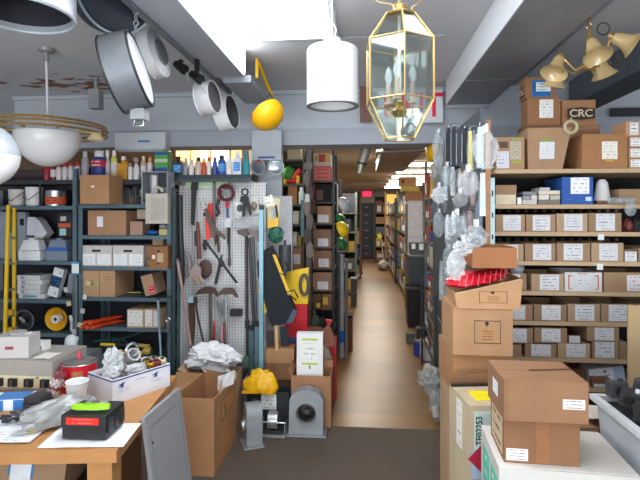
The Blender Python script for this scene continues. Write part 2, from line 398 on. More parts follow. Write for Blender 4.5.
st('wall_back_left', MB().b(-5.1, HB + .24, 0, -5, 22, CEIL), mat((150, 140, 126), .8)); st('wall_back_right', MB().b(5, HB + .24, 0, 5.1, 22, CEIL), mat((150, 140, 126), .8))
st('trim_ceiling_edge', MB().b(-3.4, HB - .03, CEIL - .035, 3.2, HB - .001, CEIL - .001), WALLM)
# ---- ceiling lights (front panel + back room tubes, with added unseen ones)
t = T('ceiling_light', 'wide flat ceiling light panel glowing white above the white drum pendant', 'ceiling light', (-.52, 2.0, CEIL - .05))
MB().b(-.36, -1.06, -.005, .36, -1.03, .049).b(-.36, 1.03, -.005, .36, 1.06, .049).b(-.36, -1.03, -.005, -.33, 1.03, .049).b(.33, -1.03, -.005, .36, 1.03, .049).build('frame', mat((215, 218, 222), .5), t)
MB().b(-.33, -1.03, 0, .33, 1.03, .012).build('diffuser', emis((246, 250, 255), PANEL_E), t)
tub = emis((255, 244, 226), TUBE_E)
t2 = copy_tree(t); t2.location = (.42, .95, CEIL - .05); t2['label'] = 'added ceiling light panel out of view over the floor before the aisle'  # extra panel added out of view to brighten the duct side and lantern
for c_ in t2.children:
    if c_.name.startswith('diffuser'): c_.data = c_.data.copy(); c_.data.materials[0] = emis((246, 250, 255), PANEL_E * .4)
def tube_light(lab, x, y, grp=None):
    t = T('ceiling_light', lab, 'ceiling light', (x, y, CEIL - .09), group=grp)
    MB().b(-.62, -.10, .05, .62, .10, .088).build('frame', mat((225, 220, 210), .5), t)
    MB().b(-.61, -.09, 0, .61, .09, .049).build('diffuser', tub, t, bevel=.012)
ords = ['first', 'second', 'third', 'fourth', 'fifth', 'sixth', 'seventh', 'eighth', 'ninth', 'tenth', 'eleventh', 'twelfth']
for i, y in enumerate((10.7, 12.4, 14.2, 15.9, 17.6, 19.4)):
    tube_light('glowing ceiling tube light over the back aisle, %s row behind the header beam' % ords[i], 1.42, y)
for i, (x, y) in enumerate(((1.42, 7.0), (-2.6, 6.6), (-2.6, 10.5), (-2.6, 15))):
    tube_light('added ceiling tube light hidden above the back room shelving', x, y, 'added tube lights out of sight behind the beam')  # unseen tubes added to light the back room
area('added_fill_one', (.2, 6.2, CEIL - .12), (0, 0, 0), 1.2, .2, BACK_P * .8, (1, .93, .82)); area('added_fill_two', (-.1, 9.5, CEIL - .12), (0, 0, 0), 1.2, .2, BACK_P, (1, .93, .82)); area('added_fill_four', (-2.0, 5.15, CEIL - .12), (0, 0, 0), 1.2, .2, BACK_P * .5, (1, .90, .76)); area('added_fill_five', (.3, 18.5, CEIL - .12), (0, 0, 0), 1.2, .2, BACK_P, (1, .93, .82))  # fill lamps added to brighten the back room, no fixtures at these spots
area('added_fill_three', (.3, 14, CEIL - .12), (0, 0, 0), 1.2, .2, BACK_P, (1, .93, .82))
# ---- soffit with a glow put into its white side
a = at(246, 77, 3.36); zb = zb_soffit = a.z; xr = a.x
t = T('soffit_box', 'long grey ceiling soffit with its white side made to glow', 'soffit', (xr - .2, 1.3, zb))
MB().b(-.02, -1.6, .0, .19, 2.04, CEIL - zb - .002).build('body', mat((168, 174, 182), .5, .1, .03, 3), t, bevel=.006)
MB().b(.1905, -1.6, .012, .20, 2.03, CEIL - zb - .01).build('side_diffuser', emis((245, 250, 255), BOX_E), t)  # glow put into the side face that the ceiling light brightens
MB().b(-.02, 2.045, .0, .19, 2.055, CEIL - zb - .002).build('end_cap', mat((190, 196, 202), .5), t)
MB().b(-.045, -1.6, -.02, -.022, 2.5, .03).build('rail', mat((120, 126, 134), .5, .3), t)
t = T('ceiling_bracket', 'grey boxed bracket with brass hooks at the end of the soffit', 'bracket', (xr - .1, 3.72, zb - .02))
MB().b(-.08, -.30, .0, .12, .36, .05).build('plate', mat((160, 166, 174), .5, .2), t, bevel=.01)
MB().b(.02, -.3, .05, .06, .2, .06).b(.02, -.28, .05, .05, -.2, CEIL - zb + .018).build('strut', YEL, t)
MB().hexa([(.13, -.20, .06), (.15, -.20, .06), (.15, -.17, .06), (.13, -.17, .06)], [(.13, -.20, .20), (.15, -.20, .20), (.15, -.17, .20), (.13, -.17, .20)]).build('yellow_upright', YEL, t); MB().cyl((.15, -.18, .17), (.20, .26, -.05), .014, None, 8).build('yellow_bar', YEL, t, True)
MB().tube([(.09, .2, .0), (.09, .2, -.05), (.11, .2, -.07), (.13, .2, -.05)], .006).build('hanging_hook', CHROME, t, True)
# ---- right duct
a = at(446, 105, 4.27); b2 = at(490, 101, 4.27); zd = a.z
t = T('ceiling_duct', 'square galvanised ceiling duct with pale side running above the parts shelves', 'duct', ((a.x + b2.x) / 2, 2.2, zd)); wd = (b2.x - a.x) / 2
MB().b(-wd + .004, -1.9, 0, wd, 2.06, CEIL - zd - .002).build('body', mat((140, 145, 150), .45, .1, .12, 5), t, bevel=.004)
MB().b(-wd - .004, -1.9, 0, -wd + .003, 2.06, CEIL - zd - .002).build('side_panel', mat((226, 229, 232), .5, 0, .03), t)  # paler face colour carries the light falling on the duct's side
for y_ in (-1.2, -.02, 1.3): MB().b(-wd, y_, -.004, wd, y_ + .02, 0).build('seam', mat((120, 124, 130), .4, .5), t)
MB().b(-wd, 2.065, -.03, wd, 2.09, .05).build('end_bracket', mat((150, 155, 160), .4, .4), t)
t = T('ceiling_beam', 'dark sloping steel ceiling beam above the stacked small boxes', 'beam', (1.78, 2.9, 2.45))
MB().b(-.07, -1.5, 0, .07, 1.5, .05).build('flange', mat((74, 80, 88), .5, .3), t); MB().b(-.02, -1.5, .05, .02, 1.5, .298).build('web', mat((120, 128, 136), .6), t)
tag(MB().b(1.1, 1.5, CEIL - .02, 1.14, 4.4, CEIL - .001).b(1.3, 1.5, CEIL - .03, 1.33, 4.4, CEIL - .001).build('trim_ceiling_batten', mat((196, 200, 206), .6)), kind='structure')
# ---- wire track
B = MB(); p0, p1 = at(160, 32, 3.05), at(360, 32, 3.05)
tag(B.tube([(-.82, 3.12, CEIL - .02), (-.45, 3.12, CEIL - .03), (.1, 3.12, CEIL - .02), (.5, 3.12, CEIL - .025)], .008).build('wire_track', mat((150, 154, 158), .5)), 'thin grey wire conduit crossing the ceiling behind the glowing panel', 'conduit')
# ================================================================ hanging lamps
# lantern
L0 = at(399.5, 139, 1.75); s = 1.75 / F
t = T('lantern_pendant', 'six sided brass and clear glass lantern pendant with candle bulbs', 'pendant lamp', L0)
R = 30.5 * s / math.sin(PI / 3); zt, zm, zl = 122 * s, 94 * s, 36 * s
def hexp(R, z, k): a = -PI / 2 + .07 + k * PI / 3; return Vector((R * math.cos(a), R * math.sin(a), z))
lv = [(R * .44, 0), (R, zl), (R, zm), (R * .45, zt)]
for k in range(6):
    for (ra, za), (rb, zb_) in zip(lv, lv[1:]):
        q = .985
        A, Bq = hexp(ra * q, za + .003, k), hexp(ra * q, za + .003, k + 1); C_, D = hexp(rb * q, zb_ - .003, k + 1), hexp(rb * q, zb_ - .003, k)
        n_ = Vector((A.x + Bq.x, A.y + Bq.y, 0)).normalized() * -.002
        m_ = MB(); m_.hexa([A, Bq, C_, D], [A + n_, Bq + n_, C_ + n_, D + n_]); m_.build('glass_pane', GLASS, t)
B = MB()
for k in range(6):
    for (ra, za), (rb, zb_) in zip(lv, lv[1:]): B.cyl(hexp(ra, za, k), hexp(rb, zb_, k), .003, None, 8)
    for ra, za in lv: B.cyl(hexp(ra, za, k), hexp(ra, za, k + 1), .0028, None, 8)
B.build('frame', BRASS, t, True)
MB().lathe([(0, zt), (R * .46, zt), (R * .30, zt + .012), (.02, zt + .02), (.024, zt + .035), (.01, zt + .045), (0, zt + .045)], 18).build('crown_cap', BRASS, t, True)
MB().cyl((0, 0, zl * .6), (0, 0, zt), .006).build('stem', mat((225, 220, 205), .4), t, True)
MB().lathe([(0, zl * .6), (.02, zl * .62), (.03, zl * .75), (.012, zl * .9), (.02, zl), (0, zl * 1.02)], 16).build('hub', BRASS, t, True)
for k in range(3):
    a = 2 * PI * k / 3 + .3; c, s_ = math.cos(a), math.sin(a); q = .05
    MB().tube([(c * .01, s_ * .01, zl * .8), (c * .03, s_ * .03, zl * .62), (c * q, s_ * q, zl * .75), (c * q, s_ * q, zl * 1.0)], .003).build('arm', BRASS, t, True)
    MB().lathe([(0, zl), (.016, zl), (.014, zl + .01), (.009, zl + .012), (.0085, zl + .075), (0, zl + .075)], 12, Matrix.Translation((c * q, s_ * q, 0))).build('candle_sleeve', mat((188, 168, 150), .6), t, True)
    MB().lathe([(0, zl + .076), (.008, zl + .078), (.014, zl + .1), (.008, zl + .125), (0, zl + .14)], 12, Matrix.Translation((c * q, s_ * q, 0))).build('bulb', LENS, t, True)
for k in range(7):
    z = zt + .055 + k * .021
    MB().ring((0, 0, z), .0115, .0026, 'Y' if k % 2 else 'X', 14).build('chain_link', BRASS, t, True)
B = MB(); P = [(.03 + .028 * math.sin(i * 1.15) + .004 * i, -.01 * math.cos(i), zt + .13 - i * .011) for i in range(11)]
B.tube(P, .0022, 6).build('loose_chain', BRASS, t, True)
MB().tube([(-.02, 0, zt + .04), (-.07, 0, zt + .05), (-.11, .0, zt + .075)], .0016, 6).build('wire', BRASS, t, True)
# white drum pendant
D0 = at(332.5, 106, 2.5); s = 2.5 / F
t = T('drum_pendant', 'white cylindrical drum pendant hanging under the glowing panel', 'pendant lamp', D0); r, h = 25.5 * s, 57 * s
MB().lathe([(r * .90, .006), (r, .002), (r, h - .012), (r * .95, h), (0, h + .002), (0, h - .003), (r * .9, h - .008)], 40, None, True).build('shade', mat((232, 232, 234), .45, 0, .02), t, True)
MB().lathe([(r * .86, -.004), (r * 1.03, -.004), (r * 1.03, .0015), (r * .86, .0015)], 40, None, True).build('rim', mat((150, 156, 160), .4, .4), t, True)
MB().cyl((0, 0, h + .003), (0, 0, h + .05), .05, .045, 20).build('canopy', mat((205, 205, 205), .5), t, True)
MB().cyl((0, 0, h + .051), (0, 0, CEIL - D0.z - .002), .006).build('stem', mat((170, 172, 176), .4, .4), t, True)
MB().tube([(0.012, 0, h + .06), (.02, 0, h + .10), (.0, 0, h + .14), (-.02, 0, h + .11)], .004).build('hanging_hook', CHROME, t, True)
MB().lathe([(0, .08), (.045, .08), (.05, .12), (.02, .17), (0, .18)], 16).build('bulb', mat((225, 225, 222), .3), t, True)
# ornate bowl pendant with brass rings
W0 = at(48, 131, 3.2); s = (W0.y * math.cos(YAW) - W0.x * math.sin(YAW)) / F
t = T('bowl_pendant', 'frosted white glass bowl pendant ringed with brass beside the white globe', 'pendant lamp', (W0.x, W0.y, W0.z - 36 * s)); r = 31 * s; R = 55 * s; zz = 36 * s
MB().lathe([(r * .99 * math.cos(a), zz * .93 - zz * .92 * math.sin(a)) for a in [PI / 2 * i / 12 for i in range(13)]][::-1] + [(r * .93, zz * .93)] + [(r * .93 * math.cos(a), zz * .93 - zz * .86 * math.sin(a)) for a in [PI / 2 * i / 12 for i in range(13)]], 40).build('glass_bowl', mat((226, 226, 228), .25, 0, .02, 3, spec=.6), t, True)
for q, dz in ((1.0, .012), (.99, -.018), (.97, .036)): MB().ring((0, 0, zz + dz), R * q, .0085, 'Z', 56).build('brass_ring', BRASS, t, True)
for k in range(6):
    a = k * PI / 3 + .35; MB().cyl((r * .9 * math.cos(a), r * .9 * math.sin(a), zz), (R * .97 * math.cos(a), R * .97 * math.sin(a), zz), .007).build('spoke', BRASS, t, True)
for k in range(3):
    a = k * 2 * PI / 3 - .05; c, s_ = math.cos(a) * R * .94, math.sin(a) * R * .94
    MB().lathe([(.0, 0), (.03, .0), (.055, -.05), (.05, -.052), (.026, -.004)], 16, Matrix.Translation((c, s_, zz - .02))).build('glass_shade', thin((225, 205, 160), .6), t, True)
MB().cyl((0, 0, zz + .03), (-.012, .0, CEIL - W0.z + 36 * s - .09), .008).build('rod', mat((214, 214, 216), .5), t, True)
MB().lathe([(0, 0), (.055, 0), (.05, -.02), (.018, -.03), (.016, -.085), (0, -.085)], 18, Matrix.Translation((-.012, 0, CEIL - W0.z + 36 * s - .003))).build('ceiling_canopy', mat((150, 150, 150), .5, .3), t, True)
# globe
G0 = at(-16, 155, 1.85); s = 1.85 / F; r = 34 * s
t = T('globe_pendant', 'round white glass globe pendant with ribbed clear upper half', 'pendant lamp', (G0.x, G0.y, G0.z - r))
MB().lathe([(r * math.sin(PI * i / 20), r - r * math.cos(PI * i / 20)) for i in range(11)], 40).build('white_half', mat((240, 240, 242), .3, 0, .01, spec=.5), t, True)
pr = []
for i in range(0, 33): a = PI / 2 * i / 32; k = 1 + (.006 if i % 2 else -.004) * (i < 14); pr.append((r * k * math.cos(a), r + .0006 + r * k * math.sin(a)))
MB().lathe(pr, 40).build('ribbed_half', mat((196, 204, 210), .12, 0, .03, spec=.7), t, True)
MB().cyl((0, 0, 2 * r - .006), (0, 0, 2 * r + .05), .05, .04, 20).build('cap', BRASS, t, True); MB().cyl((0, 0, 2 * r + .051), (0, 0, CEIL - G0.z + r - .003), .007).build('rod', BRASS, t, True)
# big drum, open dark underside
K0 = at(20, 14, 1.75); s = 1.75 / F; r = 54 * s
t = T('drum_pendant', 'big silver drum pendant with dark open underside hanging above the bowl lamp', 'pendant lamp', K0)
MB().lathe([(r * .93, .002), (r, 0), (r, .16), (r * .97, .16), (r * .9, .14), (0, .14), (0, .135), (r * .93, .13)], 48, None, True).build('shade', mat((168, 172, 178), .35, .3, .04), t, True)
MB().lathe([(r * .905, .02), (r * .925, .02), (r * .925, .128), (0, .13), (0, .126), (r * .905, .122)], 40, None, True).build('lining', mat((34, 36, 44), .7), t, True)
MB().ring((0, 0, -.003), r * .97, .007, 'Z', 48).build('rim', mat((196, 206, 216), .3, .4), t, True)
MB().cyl((0, 0, .161), (0, 0, CEIL - K0.z - .003), .02).build('stem', GALV, t, True)
# round fixtures along the soffit
def axm(c, d, up=(0, 0, 1)):
    z = Vector(d).normalized(); x = Vector(up).cross(z).normalized(); y = z.cross(x)
    m = Matrix((x, y, z)).transposed().to_4x4(); m.translation = Vector(c); return m
def drum(lab, px, py, Y, rp, th, d, side, face, back, rimm, latch=True, name='round_ceiling_lamp', recess=False):
    c = at(px, py, Y); s = Y / F; r = rp * s; m = axm((0, 0, 0), d)
    t = T(name, lab, 'ceiling lamp', c)
    MB().lathe([(0, -th), (r * .96, -th), (r, -th + .006), (r, -.004), (r * .97, 0), (0, 0)], 44, m).build('body', side, t, True)
    if recess: MB().lathe([(r * .55, .001), (r * .93, .001), (r * .93, .006), (r * .55, .02)], 44, m, True).build('flange', face, t, True); MB().lathe([(0, .001), (r * .54, .001), (r * .5, .03), (0, .03)], 32, m).build('lens', back, t, True)
    else: MB().lathe([(0, .0005), (r * .9, .0005), (r * .9, .005), (r * .8, .009), (0, .012)], 44, m).build('face', face, t, True); MB().lathe([(0, -th - .004), (r * .9, -th - .004), (r * .9, -th - .0005), (0, -th - .0005)], 44, m).build('back_plate', back, t, True)
    MB().ring((0, 0, .003), r * .97, .006, 'Z', 44, m=m).build('rim', rimm, t, True); MB().ring((0, 0, -th), r * .985, .006, 'Z', 44, m=m).build('back_rim', rimm, t, True)
    e = CEIL - c.z
    B = MB(); n = max(3, int((e - r * .9) / .03))
    for k in range(n): B.ring((-.02, 0, r * .93 + .02 + k * (e - r * .93 - .03) / n), .012, .003, 'Y' if k % 2 else 'X', 10)
    B.build('hanging_chain', GALV, t, True)
    if latch:
        q = m @ Vector((0, -r * 1.0, -th * .45)); MB().b(q.x - .03, q.y - .03, q.z - .05, q.x + .035, q.y + .03, q.z + .0).build('latch', GALV, t, bevel=.004)
        MB().tube([(q.x - .02, q.y, q.z - .05), (q.x - .03, q.y, q.z - .08), (q.x + .02, q.y, q.z - .075), (q.x + .02, q.y, q.z - .05)], .004).build('latch_wire', CHROME, t, True)
    return t
perf = mat((166, 168, 172), .5, 0, .05, 60)
drum('round grey drum lamp with white perforated face hanging tilted from a chain', 140, 69, 2.2, 40, .125, (.93, .20, .28), mat((112, 116, 122), .45, .2), perf, mat((60, 62, 66), .5), mat((46, 48, 52), .5))
drum('dark round drum lamp with pale rim, hanging above the white perforated one', 118, -12, 2.2, 47, .07, (.80, -.45, -.30), mat((60, 64, 72), .5), mat((52, 58, 70), .5), mat((44, 48, 54), .5), mat((170, 184, 196), .4), False)
drum('white ring shaped ceiling lamp with a grey round lens beside the soffit', 158, 53, 2.75, 25, .05, (.95, -.02, .22), WHITE, mat((226, 228, 230), .4), mat((136, 142, 148), .2, .3), mat((226, 228, 230), .4), False, recess=True)
drum('white can shaped ceiling lamp with dark lens above the emergency light', 214, 97, 3.35, 17, .10, (.93, -.12, .12), WHITE, mat((90, 88, 90), .3), mat((222, 224, 226), .4), mat((222, 224, 226), .4), False)
drum('white can shaped ceiling lamp with black lens, last of the row by the hard hat', 232, 112, 3.75, 18, .10, (.93, -.12, .12), WHITE, mat((44, 44, 48), .3), mat((222, 224, 226), .4), mat((222, 224, 226), .4), False)
for i, (px, py) in enumerate(((181, 66), (197, 76))):
    c = at(px, py, 2.95)
    t = T('track_spotlight', 'small black spotlight under the soffit, %s' % ('next to the ring shaped lamp' if i == 0 else 'nearer the can shaped lamps'), 'spotlight', c)
    MB().cyl((-.04, .02, .02), (.03, -.02, -.03), .022, .032, 16).build('head', BLACK, t, True); MB().b(-.012, -.012, .024, .012, .012, zb_soffit - c.z - .002).build('mount', BLACK, t)
    MB().tube([(.03, 0, -.02), (.04, 0, -.08), (.06, 0, -.11)], .003).build('wire', GREYP, t, True)
# brass chandelier with bell shades
C0 = at(589, 74, 2.6); s = 2.3 / F
t = T('brass_chandelier', 'brass chandelier with amber glass bell shades above the carton stack', 'chandelier', C0)
MB().lathe([(0, 0), (.025, .004), (.035, .03), (.018, .05), (.03, .075), (.012, .11), (.01, .19), (0, .19)], 20, Matrix.Translation((.0, 0, .02))).build('hub', BRASS, t, True)
amber = thin((204, 178, 126), .74, .2)
for k, (dx, dy, dz, ax) in enumerate(((-.15, -.02, .03, (-.45, -.3, -1)), (-.10, .12, .02, (-.2, .3, -1)), (-.05, -.14, .07, (.1, -.5, -1)), (.07, -.10, .10, (.75, -.35, -.55)), (.09, .10, .06, (.5, .3, -1)))):
    MB().tube([(0, 0, .05), (dx * .5, dy * .5, .02), (dx * .9, dy * .9, dz + .05), (dx, dy, dz + .06)], .006).build('arm', BRASS, t, True)
    m = axm((dx, dy, dz + .05), [-v for v in ax], (0, 1, 0))
    MB().lathe([(.0, 0), (.022, 0), (.03, -.02), (.036, -.055), (.052, -.085), (.066, -.10), (.063, -.10), (.048, -.084), (.032, -.054), (.026, -.02), (0, -.003)], 20, m).build('bell_shade', amber, t, True)
    MB().lathe([(0, .002), (.02, .002), (.016, .022), (0, .024)], 14, m).build('socket_cup', BRASS, t, True)
for k in range(3): MB().ring((0, 0, .22 + k * .024), .014, .003, 'Y' if k % 2 else 'X', 14).build('chain_link', BRASS, t, True)
MB().ring((.06, -.02, .22), .03, .003, 'Y', 18).build('loop', IRON, t, True); MB().ring((.045, -.16, .02), .022, .004, 'Y', 18).build('loop', IRON, t, True)
MB().cyl((-.005, 0, .30), (-.005, 0, CEIL - C0.z - .003), .004).build('hanging_rod', BRASS, t, True)
# yellow hard hat hanging from the bracket, and its copies
def hard_hat(lab, c, R, col, rot=(0, 0, 0), cat='hard hat', grp=None):
    t = T('hard_hat', lab, cat, c, rot, grp); m = mat(col, .35, 0, .04)
    MB().lathe([(R * 1.0, 0)] + [(R * math.cos(a), .75 * R * math.sin(a) + .01) for a in [PI / 2 * i / 9 for i in range(10)]] + [(R * .93 * math.cos(a), .70 * R * math.sin(a) + .008) for a in [PI / 2 * i / 9 for i in range(9, -1, -1)]], 28, None, True).build('shell', m, t, True)
    MB().prism([(R * 1.02 * math.cos(a), R * 1.02 * math.sin(a)) for a in [PI * i / 12 - PI for i in range(13)]] + [(R * .6, -R * .2 + .02), (0, -R * .4), (-R * .6, -R * .2 + .02)], -.006, .0, None, 'Z').build('brim', m, t)
    B = MB(); B.ring((0, 0, .004), R * .76, .004, 'Z', 20); B.build('headband', mat((70, 66, 60), .7), t, True)
    return t
h = hard_hat('yellow hard hat hanging from the soffit bracket', at(267, 114, 3.55), .128, (236, 178, 20), Vector((.60, -.42, -.68)).to_track_quat('Z', 'Y').to_euler())
MB().ring((0, 0, .052), .099, .004, 'Z', 26).build('band', mat((70, 60, 40), .6), h, True)
MB().b(-.108, -.05, .055, -.066, .03, .062, Matrix.Rotation(-.5, 4, 'Y')).build('sticker', mat((168, 40, 40), .5), h)
MB().tube([(0, .10, -.0), (.0, .12, -.03), (0, .125, -.09)], .006).build('hanging_hook', IRON, h, True)
# sign on the header
SZ = fr(378, 90, 443, 123, 4.40)
t = T('sign_board', 'white sign board with red EXIT lettering fixed above the aisle opening', 'sign', ((SZ[0] + SZ[1]) / 2, 4.40, SZ[2])); w_, h_ = SZ[1] - SZ[0], SZ[3] - SZ[2]
MB().b(-w_ / 2, 0, 0, w_ / 2, .035, h_).build('board', mat((216, 220, 226), .5, 0, .02), t, bevel=.004)
text('EXIT', 'lettering', mat((240, 24, 84), .5, 0, .02), h_ * 1.02, t, (0.02, -.001, h_ * .5), sx=.86)
SZ = fr(360, 87, 372, 122, 4.41)
tag(MB().b(SZ[0], 4.40, SZ[2], SZ[1], 4.43, SZ[3]).build('plaque', mat((120, 84, 74), .6)), 'small brown plaque on the header beside the white sign', 'plaque')
# emergency light
E = fr(253, 131, 282, 162, 4.3)
t = T('emergency_light', 'grey emergency light with two round lamp heads over the pegboard', 'emergency light', ((E[0] + E[1]) / 2, 4.26, E[2])); w_, h_ = E[1] - E[0], E[3] - E[2]
MB().b(-w_ / 2, -.0, .012, w_ / 2, .10, h_).build('housing', mat((176, 182, 190), .5, 0, .03), t, True, bevel=.03)
MB().b(-w_ * .28, -.002, h_ * .1, w_ * .28, -.0003, h_ * .16).build('blue_strip', BLUE, t); MB().b(-w_ * .33, -.003, -.001, -w_ * .12, -.0003, h_ * .06).build('red_tag', RED, t)
for sx in (-1, 1):
    m = axm((sx * w_ * .30, .02, -.045), (sx * .25, -1, -.1))
    MB().lathe([(0, -.05), (.040, -.05), (.070, -.01), (.074, .012), (.066, .012), (.062, 0), (.03, -.035), (0, -.04)], 28, m).build('lamp_head', mat((170, 176, 182), .4), t, True)
    MB().lathe([(0, -.034), (.034, -.03), (.060, .0), (0, .012)], 24, m).build('lens', mat((150, 160, 168), .15, .5), t, True)
MB().b(-.12, .125, -1.75 + 1.75, .06, .15, .04).build('mount', mat((170, 176, 184), .6), t)
tag(MB().b(E[0] + .03, 4.40, .35, E[1] - .02, 4.47, E[2] + .02).build('support_column', mat((176, 182, 190), .7, 0, .04)), 'pale square support column standing behind the emergency light', 'column')

X0, X1, Z0, Z1 = fr(117, 133, 167, 150, 4.36)
t = T('wall_light', 'white rounded wall unit with a blue strip on the header over the green striped box', 'wall unit', ((X0 + X1) / 2, 4.38, Z0)); w_, h_ = X1 - X0, Z1 - Z0
MB().b(-w_ / 2, -.06, 0, w_ / 2, .055, h_).build('housing', mat((206, 210, 216), .4, 0, .02), t, True, bevel=.03); MB().b(-w_ * .04, -.063, h_ * .42, w_ * .2, -.0605, h_ * .52).build('blue_strip', mat((50, 130, 190), .5), t); MB().b(-w_ * .46, -.05, -.02, w_ * .46, .05, -.001).build('mount', mat((170, 174, 180), .5), t)
c_ = at(96, 109, 3.9)
t = T('ceiling_speaker', 'small grey box fixed under the damp patch of the ceiling', 'box', (c_.x, 3.9, c_.z)); MB().b(-.045, -.04, 0, .045, .04, .16).build('body', mat((146, 148, 150), .6), t, bevel=.004); MB().b(-.012, -.012, .161, .012, .012, CEIL - c_.z - .002).build('mount', GALV, t)
# ================================================================ steel shelving behind the desk
def zat(py, Y, px=120): return at(px, py, Y).z
def shelving(lab, x0, x1, y0, y1, zs, zt, m=STEEL, pm=None, th=.03, back=None, posts=True, name='shelving_unit', pw=.035, z0=.0, bm_=None, brace=False, left_post=True):
    t = T(name, lab, 'shelving', ((x0 + x1) / 2, (y0 + y1) / 2, z0)); w, d = x1 - x0, y1 - y0
    if posts:
        for sx in (-1, 1):
            for sy in (-1, 1):
                cx, cy = sx * (w / 2 - pw / 2), sy * (d / 2 - .004)
                B = MB(); B.b(cx - pw / 2, cy - .004, 0, cx + pw / 2, cy, zt - z0); B.b(cx + sx * (pw / 2 - .004), min(cy, cy - sy * .03), 0, cx + sx * pw / 2, max(cy, cy - sy * .03), zt - z0)
                B.build('post', pm or m, t)
    for z in zs:
        B = MB().b(-w / 2 + .002, -d / 2 - .006, z - z0 - th, w / 2 - .002, d / 2 - .012, z - z0)
        B.build('shelf', bm_ or m, t, bevel=.002)
    if back: MB().b(-w / 2, d / 2 - .004, .05, w / 2, d / 2, zt - z0).build('back_panel', back, t)
    if brace:
        B = MB(); B.cyl((-w / 2 + .03, d / 2 - .012, zs[-2] - z0), (w / 2 - .03, d / 2 - .012, zs[-3] - z0), .008); B.build('brace', m, t)
    return t
YA = 3.9
xa0, xa1, xb0, xb1 = at(-60, 250, YA).x, at(76.5, 250, YA).x, at(78.5, 250, YA).x, at(171, 250, YA).x
zA = [zat(y, YA, 40) for y in (206, 261, 299.5, 333, 378)]; zB = [zat(y, YA, 120) for y in (204.5, 235.5, 266.5, 297.5, 327.5, 357.5, 396)]
BACKP = mat((40, 40, 50), .7)
shelving('steel shelving unit with white tool boxes and reels, beside the yellow ladder', xa0, xa1, YA, YA + .45, zA, zat(168, YA), back=BACKP)
shelving('steel shelving unit with cartons and banker boxes, next to the pegboard', xb0, xb1, YA, YA + .45, zB, zat(205.5, YA), back=BACKP, brace=True)
zT = zat(179.5, 3.95)
# raised bottle shelf across both units
def toplank(lab, x0, x1, y0, y1, z, m): tag(MB().b(x0, y0, z - .035, x1, y1, z).build('bottle_shelf', m, bevel=.003), lab, 'shelf')
xbt = at(-50, 180, 3.95).x; xbe = at(168, 180, 3.95).x
t = T('bottle_shelf', 'dark steel top shelf carrying cleaning bottles above the steel shelving', 'shelf', ((xbt + xbe) / 2, 4.1, zT - .035)); w_ = (xbe - xbt) / 2
MB().b(-w_, -.14, 0, w_, .14, .035).build('shelf', mat((58, 62, 70), .5, .3), t, bevel=.003)
MB().b(-w_, .145, -.035, w_, .155, .16).build('back_panel', mat((74, 58, 60), .7), t)
for px_, zs_ in ((40.4, zA[0]), (119.2, zB[0])):
    sx_ = at(px_, 190, 3.98).x - (xbt + xbe) / 2; MB().b(sx_ - .006, -.13, zs_ - zT + .037, sx_ + .006, -.115, -.001).build('support', mat((58, 62, 70), .5, .3), t)
G1 = 'cleaning bottles on the dark top shelf'
for (x0, y0, x1, c, cc, lb, kd, nm, lab) in [
    (42, 160, 48, (150, 40, 48), (170, 40, 46), None, 'spray', 'bottle', 'dark red spray can, first on the dark top shelf'),
    (49, 162, 54.5, (120, 50, 56), (190, 60, 60), 1, 'spray', 'bottle', 'maroon spray can with pale band on the dark top shelf'),
    (55, 163, 60, (206, 196, 200), (176, 30, 44), 1, 'spray', 'bottle', 'pink and white spray can with red cap, by the bowl lamp'),
    (61, 163, 66, (196, 190, 196), (176, 30, 44), 1, 'spray', 'bottle', 'pale spray can with red cap, second of the pair'),
    (67, 162, 72, (190, 186, 192), (176, 30, 44), 1, 'spray', 'bottle', 'pale spray can with red cap, third in the row'),
    (73, 162, 78.5, (206, 204, 208), (190, 40, 50), 1, 'spray', 'bottle', 'white spray can with red cap before the tall grey bottle'),
    (80, 151, 86.5, (164, 158, 166), (200, 200, 202), None, 'spray', 'bottle', 'tall grey bottle next to the big blue can'),
    (104.5, 150, 109, (190, 176, 184), (226, 226, 220), None, 'trigger', 'bottle', 'pinkish bottle behind the yellow green one'),
    (109.5, 150, 115.5, (206, 206, 90), (226, 226, 220), 1, 'spray', 'bottle', 'yellow green bottle with white cap'),
    (127, 163, 131.5, (214, 212, 212), (150, 140, 130), None, 'spray', 'bottle', 'small white bottle next to the amber jug'),
    (132, 157, 138, (206, 204, 204), (150, 130, 120), 1, 'trigger', 'bottle', 'white trigger bottle, taller, on the top shelf'),
    (139.5, 156, 145, (176, 160, 140), (214, 190, 160), 1, 'spray', 'bottle', 'beige bottle with label, near the green box'),
    (146, 157, 151.5, (206, 200, 204), (214, 150, 100), None, 'spray', 'bottle', 'pale bottle with peach cap beside the green box')]:
    bottle(lab, x0, y0, x1, 179, 3.98, zT, mat(c, .4), mat(cc, .4), inkpaper((214, 206, 206), (90, 60, 70), 6) if lb else None, kd, nm, 'bottle', G1)
b_ = bottle('big blue can with red and white lettering and white cap', 88, 150, 102.5, 179, 3.96, zT, mat((40, 58, 128), .35), WHITE, None, 'spray', 'spray_can', 'can')
bottle('amber plastic jug on the top shelf above the brown carton', 116, 156, 126, 179, 3.98, zT, mat((196, 142, 50), .3), WHITE, None, 'jug', 'jug', 'jug')
for ch in b_.children:
    if ch.name.startswith('body'): r_ = max(v.co.x for v in ch.data.vertices); h_ = max(v.co.z for v in ch.data.vertices)
MB().lathe([(r_ * 1.005, h_ * .55), (r_ * 1.012, h_ * .55), (r_ * 1.012, h_ * .85), (r_ * 1.005, h_ * .85)], 24, None, True).build('paper_label', inkpaper((190, 60, 76), (235, 235, 240), 2, dens=.6), b_, True)
